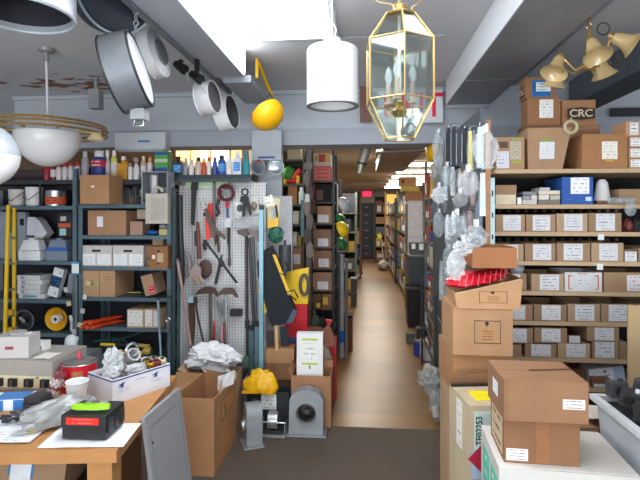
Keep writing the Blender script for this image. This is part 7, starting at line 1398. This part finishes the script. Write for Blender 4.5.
MB().b(-wx - .022, -wy - .022, h - .0195, -wx + .004, wy + .022, h).b(wx - .004, -wy - .022, h - .0195, wx + .022, wy + .022, h).b(-wx + .0042, -wy - .022, h - .0195, wx - .0042, -wy + .004, h).b(-wx + .0042, wy - .004, h - .0195, wx - .0042, wy + .022, h).build('rim', mat((200, 202, 204), .45), t, bevel=.005)
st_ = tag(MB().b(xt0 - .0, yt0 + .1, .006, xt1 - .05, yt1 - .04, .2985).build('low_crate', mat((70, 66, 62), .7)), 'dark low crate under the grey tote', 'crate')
MB().b(-wx * .93, -wy * .93, .2, wx * .90, wy * .92, h - .012).build('lower_filling', mat((30, 30, 32), .7, 0, .3, 40), t)
random.seed(12); nn = 0
cells = [(ix, iy) for iy in range(6) for ix in range(4)]
for ix, iy in cells:
    x = (xt0 + xt1) / 2 - wx + .05 + ix * .088; y = (yt0 + yt1) / 2 + wy - .055 - iy * .098
    rr = random.uniform(-.9, .9); z0 = zt + .012 + random.uniform(.0, .03) + .014 * (ix > 0)
    col_ = random.choice([(34, 34, 36), (46, 46, 50), (62, 62, 66)])
    t2 = T('machine_part', 'black machine part in the grey tote, %s row from the rim, %s along' % (nth[iy], nth[ix]), 'machine part', (x, y, z0), (random.uniform(-.2, .2), random.uniform(-.25, .25), rr), 'black parts in the grey tote')
    MB().b(-.033, -.024, -.014, .033, .024, .044).build('body', mat(col_, .45), t2, bevel=.008); MB().cyl((0, -.0245, .014), (0, -.038, .014), .017, .015, 16).build('lens_barrel', mat((26, 26, 28), .35), t2, True)
    MB().cyl((.016, 0, .0445), (.016, 0, .055), .009, None, 12).build('white_knob' if (ix + iy) % 2 else 'dark_knob', mat((206, 206, 206), .4) if (ix + iy) % 2 else IRON, t2, True)
# corrugated sheets leaning
X0, X1, Z0, Z1 = fr(628, 306, 660, 420, 2.45)
for i in range(4):
    x = X0 + .006 + i * .022
    tag(MB().b(x, 2.46 + .022 * i, .006, x + .30, 2.47 + .022 * i, Z1 - .012 * i).build('cardboard_sheet', card((176, 146, 106))), '%s flattened cardboard sheet standing upright behind the tote' % nth[i], 'cardboard', 'flattened sheets behind the tote')
# ================================================================ desk and everything on it
DT = .75
xd1 = at(119, 448, Z=DT).x; yd0 = at(60, 448, Z=DT).y; yd1 = yd0 + .83; xd0 = xd1 - 1.7
OAK = mat((174, 124, 74), .45, 0, .12, 14); OAKD = mat((160, 100, 52), .5, 0, .12, 14)
t = T('wooden_desk', 'orange oak desk cluttered with parts, a control box and a red coffee can', 'desk', (xd1 - .85 * math.cos(.12) - .415 * math.sin(.12), yd0 - .85 * math.sin(.12) + .415 * math.cos(.12), FZ), (0, 0, .12)); wx, wy = (xd1 - xd0) / 2, (yd1 - yd0) / 2; zt = DT - FZ
MB().b(-wx, -wy, zt - .045, wx, wy, zt).build('top', OAK, t, bevel=.010)
MB().b(-wx + .13, -wy + .06, zt - .075, wx - .13, -wy + .08, zt - .047).build('apron', OAKD, t)
MB().b(wx - .05, -wy + .13, zt - .075, wx - .03, wy - .11, zt - .047).build('side_apron', OAKD, t)
for sx, sy in ((1, -1), (1, 1), (-1, -1), (-1, 1)):
    cx, cy = sx * (wx - .07), sy * (wy - .07); MB().b(cx - .045, cy - .045, 0, cx + .045, cy + .045, zt - .047).build('leg', OAK, t, bevel=.006)
ZD = DT + .0015
def dk(px, py): return at(px, py, Z=DT)
# under the desk
c = at(40, 470, 2.05)
t = T('carton', 'brown carton with blue and white label under the desk', 'box', (at(20, 470, 2.1).x, 2.16, .36), (0, .13, .1))
MB().b(-.22, -.13, .035, .22, .13, .22).build('body', CARD, t, bevel=.004); MB().b(-.03, -.1312, .09, .08, -.1302, .19).build('blue_label', mat((56, 120, 180), .5), t); MB().b(-.02, -.1322, .07, .07, -.1313, .15).build('white_label', mat((220, 226, 230), .5), t)
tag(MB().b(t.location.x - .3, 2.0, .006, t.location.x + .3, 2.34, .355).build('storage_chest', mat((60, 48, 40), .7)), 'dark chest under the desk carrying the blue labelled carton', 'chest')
t0 = carton('dark brown carton leaning under the desk beside the oak leg', xd1 - .36, xd1 - .24, 2.15, 2.4, .006, .48, CARDD)
# control box
p0, p1 = at(-14, 392, Z=DT), at(52.5, 392, Z=DT); YC = p1.y; w_ = p1.x - p0.x; h = at(30, 361, YC).z - ZD
t = T('control_box', 'big beige metal control box with a row of black square knobs', 'control box', ((p0.x + p1.x) / 2, YC + .14, ZD))
MB().b(-w_ / 2, -.14, 0, w_ / 2, .15, h).build('housing', mat((150, 146, 138), .5, 0, .04), t, bevel=.006)
MB().b(-w_ / 2 + .003, -.1425, h * .10, w_ / 2 - .003, -.1405, h * .50).build('front_strip', mat((206, 196, 160), .5), t)
for px in (0, 14, 30, 46):
    x = at(px, 385, YC).x - t.location.x; k = MB().b(x - .020, -.158, h * .16, x + .020, -.143, h * .42).build('knob', BLACK, t, bevel=.004); MB().b(x - .004, -.168, h * .2, x + .008, -.1585, h * .38).build('pointer', mat((70, 70, 74), .4), k)
MB().cyl((at(38, 381, YC).x - t.location.x, -.143, h * .46), (at(38, 381, YC).x - t.location.x, -.148, h * .46), .006).build('screw', CHROME, t, True)
zc = ZD + h + .0015; cb = t
X0, X1, Z0, Z1 = fr(2, 341, 22, 359, YC + .04); 
t = T('label_printer', 'grey plastic case with a round cap standing on the control box', 'case', (at(19, 360, YC + .1).x, YC + .10, zc), (0, 0, .18)); w2 = .082; h2 = Z1 - zc + .022
MB().b(-w2, -.075, 0, w2, .045, h2).build('body', mat((182, 178, 176), .4, 0, .02), t, True, bevel=.014); MB().cyl((-.0, -.01, h2 + .0005), (0, -.01, h2 + .014), .034, .040, 20).build('cap', mat((168, 166, 164), .4), t, True); MB().b(-.028, -.0765, h2 * .42, .012, -.0752, h2 * .56).build('red_badge', mat((140, 60, 60), .5), t); MB().cyl((.045, .0, h2 + .0003), (.045, 0, h2 + .006), .02, .018, 14).build('side_button', mat((196, 194, 190), .4), t, True)
t = T('adapter_box', 'small white plug device lying on the back of the control box', 'device', (at(43, 357, YC + .2).x, YC + .19, zc)); MB().b(-.035, -.03, 0, .03, .03, .045).build('body', mat((216, 214, 210), .4), t, bevel=.006); MB().b(-.005, -.0315, .008, .018, -.0302, .028).build('socket', mat((90, 90, 90), .5), t); MB().b(-.028, -.0312, .018, -.02, -.0302, .024).build('mark', BLACK, t)
tag(MB().sheet((at(50, 362, YC + .1).x, YC + .08, zc + .004), .085, .10, .003, 5, 3, 8, 8, .001, Matrix.Rotation(-PI / 2, 4, 'X')).build('paper_slip', mat((216, 212, 206), .8)), 'white paper slip on top of the control box', 'paper')
c = at(71, 352, 2.86)
t = T('plastic_dome', 'rounded white plastic cover seen behind the red coffee can', 'cover', (c.x, 2.86, DT + .03)); MB().lathe([(.0, .085), (.020, .08), (.032, .065), (.036, .04), (.036, .0), (0, 0)], 22).build('dome', mat((206, 214, 220), .35), t, True); MB().b(-.06, -.05, -.03 + .0, .06, .05, -.001).build('foot', mat((170, 176, 180), .5), t)
tag(MB().b(c.x - .12, 2.72, .006, c.x + .12, 3.0, DT - .0015).build('side_cabinet', mat((90, 96, 100), .6)), 'grey side cabinet just behind the desk under the white cover', 'cabinet')
# blue / white flat box, battery pack
p = dk(12, 413); t = T('flat_box', 'flat blue and white striped box lying on the desk', 'box', (p.x - .06, p.y + .06, ZD), (0, 0, .22)); MB().b(-.13, -.05, 0, .10, .05, .048).build('body', mat((216, 222, 228), .4), t, bevel=.003)
MB().b(-.04, -.0512, .001, .0, -.0502, .046).build('blue_stripe', mat((36, 110, 180), .4), t); MB().b(.04, -.0512, .001, .09, -.0502, .046).build('blue_stripe', mat((36, 110, 180), .4), t); MB().b(-.04, -.048, .0482, .085, .048, .049).build('blue_top', mat((50, 120, 186), .4), t)
p = dk(31, 415); t = T('battery_pack', 'small black ribbed battery pack on the desk beside the striped box', 'battery', (p.x, p.y + .045, ZD), (0, 0, -.06)); MB().b(-.04, -.04, 0, .04, .045, .045).build('body', mat((34, 34, 38), .4), t, bevel=.006); MB().b(-.038, -.038, .0455, .036, .04, .068).build('terminal', mat((50, 50, 54), .4), t, bevel=.008)
for k in range(3): MB().b(-.041, -.042, .008 + k * .012, .041, -.0405, .013 + k * .012).build('rib', mat((80, 80, 84), .4), t)
# papers, pens, tag
def sheet_on(lab, px, py, w2, h2, rz, z, seed, m=None, grp=None):
    p = dk(px, py); return tag(MB().sheet((p.x, p.y, z), w2, h2, .0016, 4, seed, 10, 8, .0008, Matrix.Rotation(rz, 4, 'Z') @ Matrix.Rotation(-PI / 2, 4, 'X')).build('paper_sheet', m or mat((226, 228, 232), .8, 0, .02)), lab, 'paper', grp)
sheet_on('white paper under the small black clips on the desk', 20, 425, .24, .13, -.1, ZD + .0015, 1); sheet_on('white paper at the desk edge under the yellow tag', 8, 438, .22, .10, .1, ZD + .0055, 2, inkpaper((224, 226, 230), (150, 150, 160), 6, True))
p = dk(14, 424); random.seed(4)
for i in range(22):
    x, y = p.x + random.uniform(-.05, .055), p.y + random.uniform(-.022, .026); z = ZD + .0085 + (i % 3) * .0125
    tag(MB().cyl((x - .013, y, z + .006), (x + .013, y + random.uniform(-.01, .01), z + .006), .0058, None, 6).build('black_clip', mat((56, 58, 64), .4)), 'small dark plastic clip in the little heap on white paper', 'clip', 'small clips heaped on the paper')
p = dk(24, 435); t = T('yellow_tag', 'yellow tipped paper tag lying on the desk edge', 'tag', (p.x, p.y, ZD + .010), (0, 0, .35)); MB().b(-.045, -.010, 0, .012, .010, .002).build('paper_tag', mat((226, 226, 224), .7), t); MB().b(.0125, -.012, 0, .045, .012, .003).build('yellow_tip', mat((226, 190, 60), .5), t)
p = dk(40, 419); t = T('pen', 'thin dark pen lying on the white paper', 'pen', (p.x, p.y, ZD + .0105), (0, 0, -.1)); MB().cyl((-.06, 0, .003), (.03, 0, .003), .003, None, 8).build('barrel', IRON, t, True); MB().cyl((.0305, 0, .003), (.05, 0, .003), .0034, None, 8).build('cap', BLACK, t, True)
# poly bag
p = dk(49, 432); t = T('parts_bag', 'grey clear poly bag of small parts lying across the desk edge', 'bag', (p.x, p.y + .06, ZD)); mm = Matrix.Rotation(-.75, 4, 'Z')
MB().blob((0, .0, .055), .058, .145, .055, .22, 2.4, 6, 4, Matrix.Rotation(-.62, 4, 'Z'), .001).build('film', thin((150, 152, 150), .78, .25), t, True); 
for k in range(7): MB().blob((.012 * (k % 3) - .01 + .012 * k - .03, -.02 + .024 * k - .03, .03 + .006 * (k % 2)), .02, .022, .016, .3, 2.4, k, 2).build('grey_part', mat((110, 112, 110), .6), t, True)
# paper under the black case
sheet_on('crumpled white sheet of paper under the black case', 92, 436, .31, .20, .12, ZD + .003, 5); 
# black case
p0, p1 = dk(62, 441), dk(108.5, 439); w2 = p1.x - p0.x; h2 = .088
t = T('tool_case', 'black plastic case with a long red label, open tray top', 'case', ((p0.x + p1.x) / 2, p0.y + .095, ZD + .009), (0, 0, .03))
MB().b(-w2 / 2, -.095, 0, w2 / 2, .05, h2 * .5).build('lower_shell', mat((30, 30, 32), .4), t, bevel=.004); MB().b(-w2 / 2 - .003, -.098, h2 * .51, w2 / 2 + .003, .053, h2).build('upper_shell', mat((36, 36, 38), .4), t, bevel=.004)
MB().b(-w2 * .40, -.0995, h2 * .62, w2 * .36, -.0983, h2 * .92).build('red_label', inkpaper((214, 52, 44), (240, 120, 110), 2, dens=.6, mx=.2), t); MB().b(-w2 * .34, -.05, h2 + .0003, w2 * .18, .04, h2 + .004).build('grey_insert', mat((150, 154, 150), .5, 0, .1, 40), t); MB().b(-w2 * .2, .0, h2 + .0045, w2 * .0, .03, h2 + .009).build('metal_bit', CHROME, t)
for k in range(3): MB().b(w2 / 2 + .0032, -.08 + k * .044, h2 * .2, w2 / 2 + .012, -.05 + k * .044, h2 * .8).build('latch', mat((44, 44, 46), .4), t, bevel=.002)
zk = ZD + .009 + h2 + .0105
p = at(91, 408.5, Z=zk); t = T('utility_knife', 'bright lime green utility knife lying on top of the black case', 'knife', (p.x, p.y, zk), (0, 0, .06)); MB().prism([(-.072, -.008), (-.05, -.016), (.05, -.014), (.072, -.004), (.070, .012), (.04, .015), (-.06, .010)], 0, .016, None, 'Z').build('handle', mat((150, 210, 40), .35), t, True, bevel=.004); MB().b(-.03, -.003, .0162, .02, .004, .021).build('slider', mat((110, 170, 30), .4), t)
# cup
p = dk(71, 410); s = p.y / F; t = T('foam_cup', 'white foam cup standing between the coffee can and the black case', 'cup', (p.x, p.y + .045, ZD)); r1, r2, h2 = 8 * s, 11.3 * s, 26 * s
MB().lathe([(0, 0), (r1, 0), (r2, h2), (r2 * 1.03, h2 + .002), (r2 * .93, h2 + .002), (r1 * .92, .005), (0, .005)], 28).build('cup', mat((232, 232, 232), .6, 0, .01), t, True); MB().ring((0, 0, h2 + .002), r2, .0025, 'Z', 28).build('rolled_rim', mat((236, 236, 236), .5), t, True)
# coffee can
p = dk(75, 396); s = (p.y + .02) / F; r = 18.3 * s; t = T('coffee_can', 'big red coffee can with a picture label behind the foam cup', 'can', (at(79, 380, p.y + r + .02).x, p.y + r + .02, ZD)); h2 = at(79, 363, p.y + r).z - ZD
prf = [(0, 0), (r, 0)] + [(r * (1 if k % 2 else .985), h2 * (.04 + k * .046)) for k in range(20)] + [(r, h2), (r * .95, h2), (r * .95, h2 * .9), (0, h2 * .9)]
MB().lathe(prf, 36).build('body', mat((196, 26, 44), .35, 0, .04), t, True); MB().ring((0, 0, h2), r * .985, .004, 'Z', 36).build('rim', CHROME, t, True)
def arcplate(r_, a0, a1, z0, z1, n=10):
    B = MB(); rows = []
    for i in range(n + 1):
        a = a0 + (a1 - a0) * i / n; rows.append([B.bm.verts.new((rr * math.cos(a), rr * math.sin(a), z)) for rr in (r_, r_ + .001) for z in (z0, z1)])
    for A, C in zip(rows, rows[1:]):
        B.bm.faces.new((A[2], C[2], C[3], A[3])); B.bm.faces.new((A[0], A[1], C[1], C[0])); B.bm.faces.new((A[1], A[3], C[3], C[1])); B.bm.faces.new((A[0], C[0], C[2], A[2]))
    for A in (rows[0], rows[-1]): B.bm.faces.new((A[0], A[1], A[3], A[2]))
    return B
arcplate(r * 1.002, -PI / 2 + .15, -PI / 2 + .75, h2 * .45, h2 * .8).build('picture_label', mat((170, 110, 70), .5, 0, .4, 60), t, True); arcplate(r * 1.002, -PI / 2 - .75, -PI / 2 + .0, h2 * .62, h2 * .76).build('small_print', inkpaper((196, 26, 44), (236, 200, 200), 2, dens=.6), t, True); arcplate(r * 1.002, -PI / 2 - .5, -PI / 2 + .4, h2 * .14, h2 * .40).build('large_print', inkpaper((196, 26, 44), (240, 230, 230), 1, dens=.62), t, True)
MB().lathe([(0, 0), (r * .9, 0), (r * .85, .015), (r * .4, .03), (0, .026)], 20, Matrix.Translation((0, 0, h2 * .905))).build('hardware_filling', mat((120, 116, 110), .5, .5, .35, 60), t, True); MB().b(-.005, -.004, h2 * .95, .008, .004, h2 + .05).build('pink_stick', mat((214, 60, 96), .5), t)
p = dk(60, 404); t = T('netting_bundle', 'bundle of pale and dark red netting at the foot of the coffee can', 'netting', (p.x - .045, p.y + .02, ZD)); 
for k in range(5): MB().blob((.004 * k - .022, .03 + .006 * k, .03 + .017 * k), .025, .026, .024, .35, 3, k, 3, None, .001).build('fold', mat(((176, 164, 162), (120, 60, 66), (190, 180, 176))[k % 3], .8, 0, .3, 60), t, True)
# priority mail style box
a0, a1, a2 = dk(92, 411), dk(104.5, 418), dk(130, 415)
MRZ = math.radians(60)
t = T('mail_box', 'white postal carton with blue stripes heaped with plastic and brass parts', 'box', (-1.125, 2.275, ZD), (0, 0, MRZ)); w2, d2, h2 = .31, .20, .112; q = .004
wm = mat((216, 216, 222), .6, 0, .02)
MB().b(-w2 / 2, -d2 / 2, 0, w2 / 2, d2 / 2, q).b(-w2 / 2, -d2 / 2, q, w2 / 2, -d2 / 2 + q, h2).b(-w2 / 2, d2 / 2 - q, q, w2 / 2, d2 / 2, h2).b(-w2 / 2, -d2 / 2 + q, q, -w2 / 2 + q, d2 / 2 - q, h2).b(w2 / 2 - q, -d2 / 2 + q, q, w2 / 2, d2 / 2 - q, h2).build('body', wm, t)
blu = mat((40, 62, 130), .5)
MB().b(-w2 / 2 - .001, -d2 / 2 - .001, h2 - .010, w2 / 2 + .001, -d2 / 2 - .0002, h2 - .004).build('blue_stripe', blu, t); MB().b(-w2 / 2 - .0012, -d2 / 2, h2 - .010, -w2 / 2 - .0002, d2 / 2, h2 - .004).build('blue_stripe', blu, t)
def eagle(x, face):
    B = MB().prism([(x - .018, h2 * .70), (x + .004, h2 * .78), (x + .020, h2 * .80), (x + .010, h2 * .70), (x + .014, h2 * .60), (x - .014, h2 * .60), (x + .002, h2 * .68)], -d2 / 2 - .0015, -d2 / 2 - .0003); B.build('emblem', blu, t)
    MB().b(x - .02, -d2 / 2 - .0012, h2 * .40, x + .05, -d2 / 2 - .0003, h2 * .56).build('printed_text', inkpaper((216, 216, 222), (90, 100, 150), 2, dens=.55), t)
eagle(-w2 * .36, 'f'); eagle(w2 * .22, 'f'); MB().b(-w2 * .14, -d2 / 2 - .0012, h2 * .70, w2 * .08, -d2 / 2 - .0003, h2 * .78).build('printed_text', inkpaper((216, 216, 222), (60, 70, 130), 1, dens=.65), t)
MB().b(-w2 / 2 + .01, -d2 / 2 + .008, .06, w2 / 2 - .01, d2 / 2 - .008, h2 - .02).build('contents', mat((120, 110, 96), .6, .3, .5, 40), t); 
c0 = t.location
def heap(lab, name, cat, dx, dy, dz, m, fn, rot=(0, 0, 0)):
    t2 = T(name, lab, cat, (c0.x + dx * math.cos(MRZ) - dy * math.sin(MRZ), c0.y + dx * math.sin(MRZ) + dy * math.cos(MRZ), c0.z + h2 + dz), (0, 0, MRZ)); fn(t2, m); return t2
heap('crumpled clear plastic pouch upright in the postal carton', 'plastic_pouch', 'pouch', -.085, .0, -.018, FILMW, lambda t2, m: (MB().blob((0, 0, .06), .042, .04, .07, .4, 2.6, 3, 4, None, .0).build('film', thin((196, 200, 202), .6, .2), t2, True), MB().blob((-.03, -.03, .028), .035, .035, .032, .4, 2.6, 5, 3, None, .0).build('film_fold', FILMW, t2, True)))
heap('grey fitting with a ring end heaped in the postal carton', 'pipe_fitting', 'fitting', .02, .035, .03, GREYP, lambda t2, m: (MB().lathe([(0, 0), (.034, 0), (.034, .05), (.026, .05), (.024, .01), (0, .01)], 20, Matrix.Rotation(.9, 4, 'X')).build('body', mat((170, 172, 172), .35, .3), t2, True), MB().ring((.0, -.02, .048), .032, .007, 'Y', 20).build('ring_end', CHROME, t2, True)))
heap('grey plastic bag of washers in the postal carton, before the ring fitting', 'plastic_pouch', 'pouch', -.005, -.055, -.019, FILMG, lambda t2, m: (MB().blob((0, 0, .024), .05, .03, .026, .35, 2.6, 7, 4, None, .0).build('film', thin((190, 192, 192), .7, .25), t2, True), MB().blob((.0, .0, .018), .03, .018, .014, .3, 2.6, 8, 3).build('washers', GREYP, t2, True)))
for i, (dx, dy, cl, mt, lab) in enumerate(((.072, -.05, (206, 160, 60), .9, 'brass nut at the front of the postal carton'), (.085, -.01, (190, 140, 70), .9, 'brass nut behind the front one in the postal carton'), (.105, -.055, (120, 40, 40), .2, 'dark red knob beside the brass nuts'), (.125, -.0, (196, 190, 180), .6, 'silver nut at the end of the postal carton'), (.06, .045, (90, 80, 70), .5, 'bronze nut at the back of the postal carton'), (.14, -.05, (206, 196, 160), .4, 'cream knob at the end of the postal carton'))):
    heap(lab, 'brass_nut', 'nut', dx, dy, -.019, mat(cl, .3, mt), lambda t2, m: (MB().lathe([(.010, 0), (.024, 0), (.026, .012), (.022, .028), (.010, .03)], 8, Matrix.Rotation(.35, 4, 'X') @ Matrix.Translation((0, .005, .010)), True).build('hexagon', m, t2), MB().lathe([(0, .002), (.009, .002), (.009, .034), (0, .034)], 12, Matrix.Rotation(.35, 4, 'X') @ Matrix.Translation((0, .005, .010))).build('threaded_core', IRON, t2, True)))
# leaning grey panel
a, b_ = at(137, 424, 1.93), at(172.5, 393.5, 2.27); xb = .075
t = T('metal_panel', 'flat grey metal cabinet door leaning against the desk end', 'panel', (a.x + .054, (a.y + b_.y) / 2, FZ)); hh = .772 - FZ; l2 = (b_.y - a.y) / 2 + .005; xo = a.x + .018 - t.location.x
lo = [(xo + .10, -l2, 0), (xo + .118, -l2, 0), (xo + .118 + (b_.x - a.x), l2, 0), (xo + .10 + (b_.x - a.x), l2, 0)]; hi = [(xo, -l2, hh), (xo + .018, -l2, hh), (xo + .018 + (b_.x - a.x), l2, hh), (xo + (b_.x - a.x), l2, hh)]
MB().hexa(lo, hi).build('door', mat((140, 140, 142), .5, .1, .04, 3), t, bevel=.002)
def pt(u, v, o): return (xo + .1 * (1 - v) + .018 + (b_.x - a.x) * u + o, -l2 + 2 * l2 * u, hh * v)
B = MB()
for (u0, v0, u1, v1) in ((.08, .93, .92, .935), (.08, .1, .085, .93), (.915, .1, .92, .93)): B.hexa([pt(u0, v0, .0003), pt(u1, v0, .0003), pt(u1, v1, .0003), pt(u0, v1, .0003)], [pt(u0, v0, .0016), pt(u1, v0, .0016), pt(u1, v1, .0016), pt(u0, v1, .0016)])
B.build('pressed_frame', mat((116, 116, 118), .5, .1), t); MB().cyl(pt(.1, .85, .0003), pt(.1, .85, .004), .005).build('rivet', IRON, t, True)
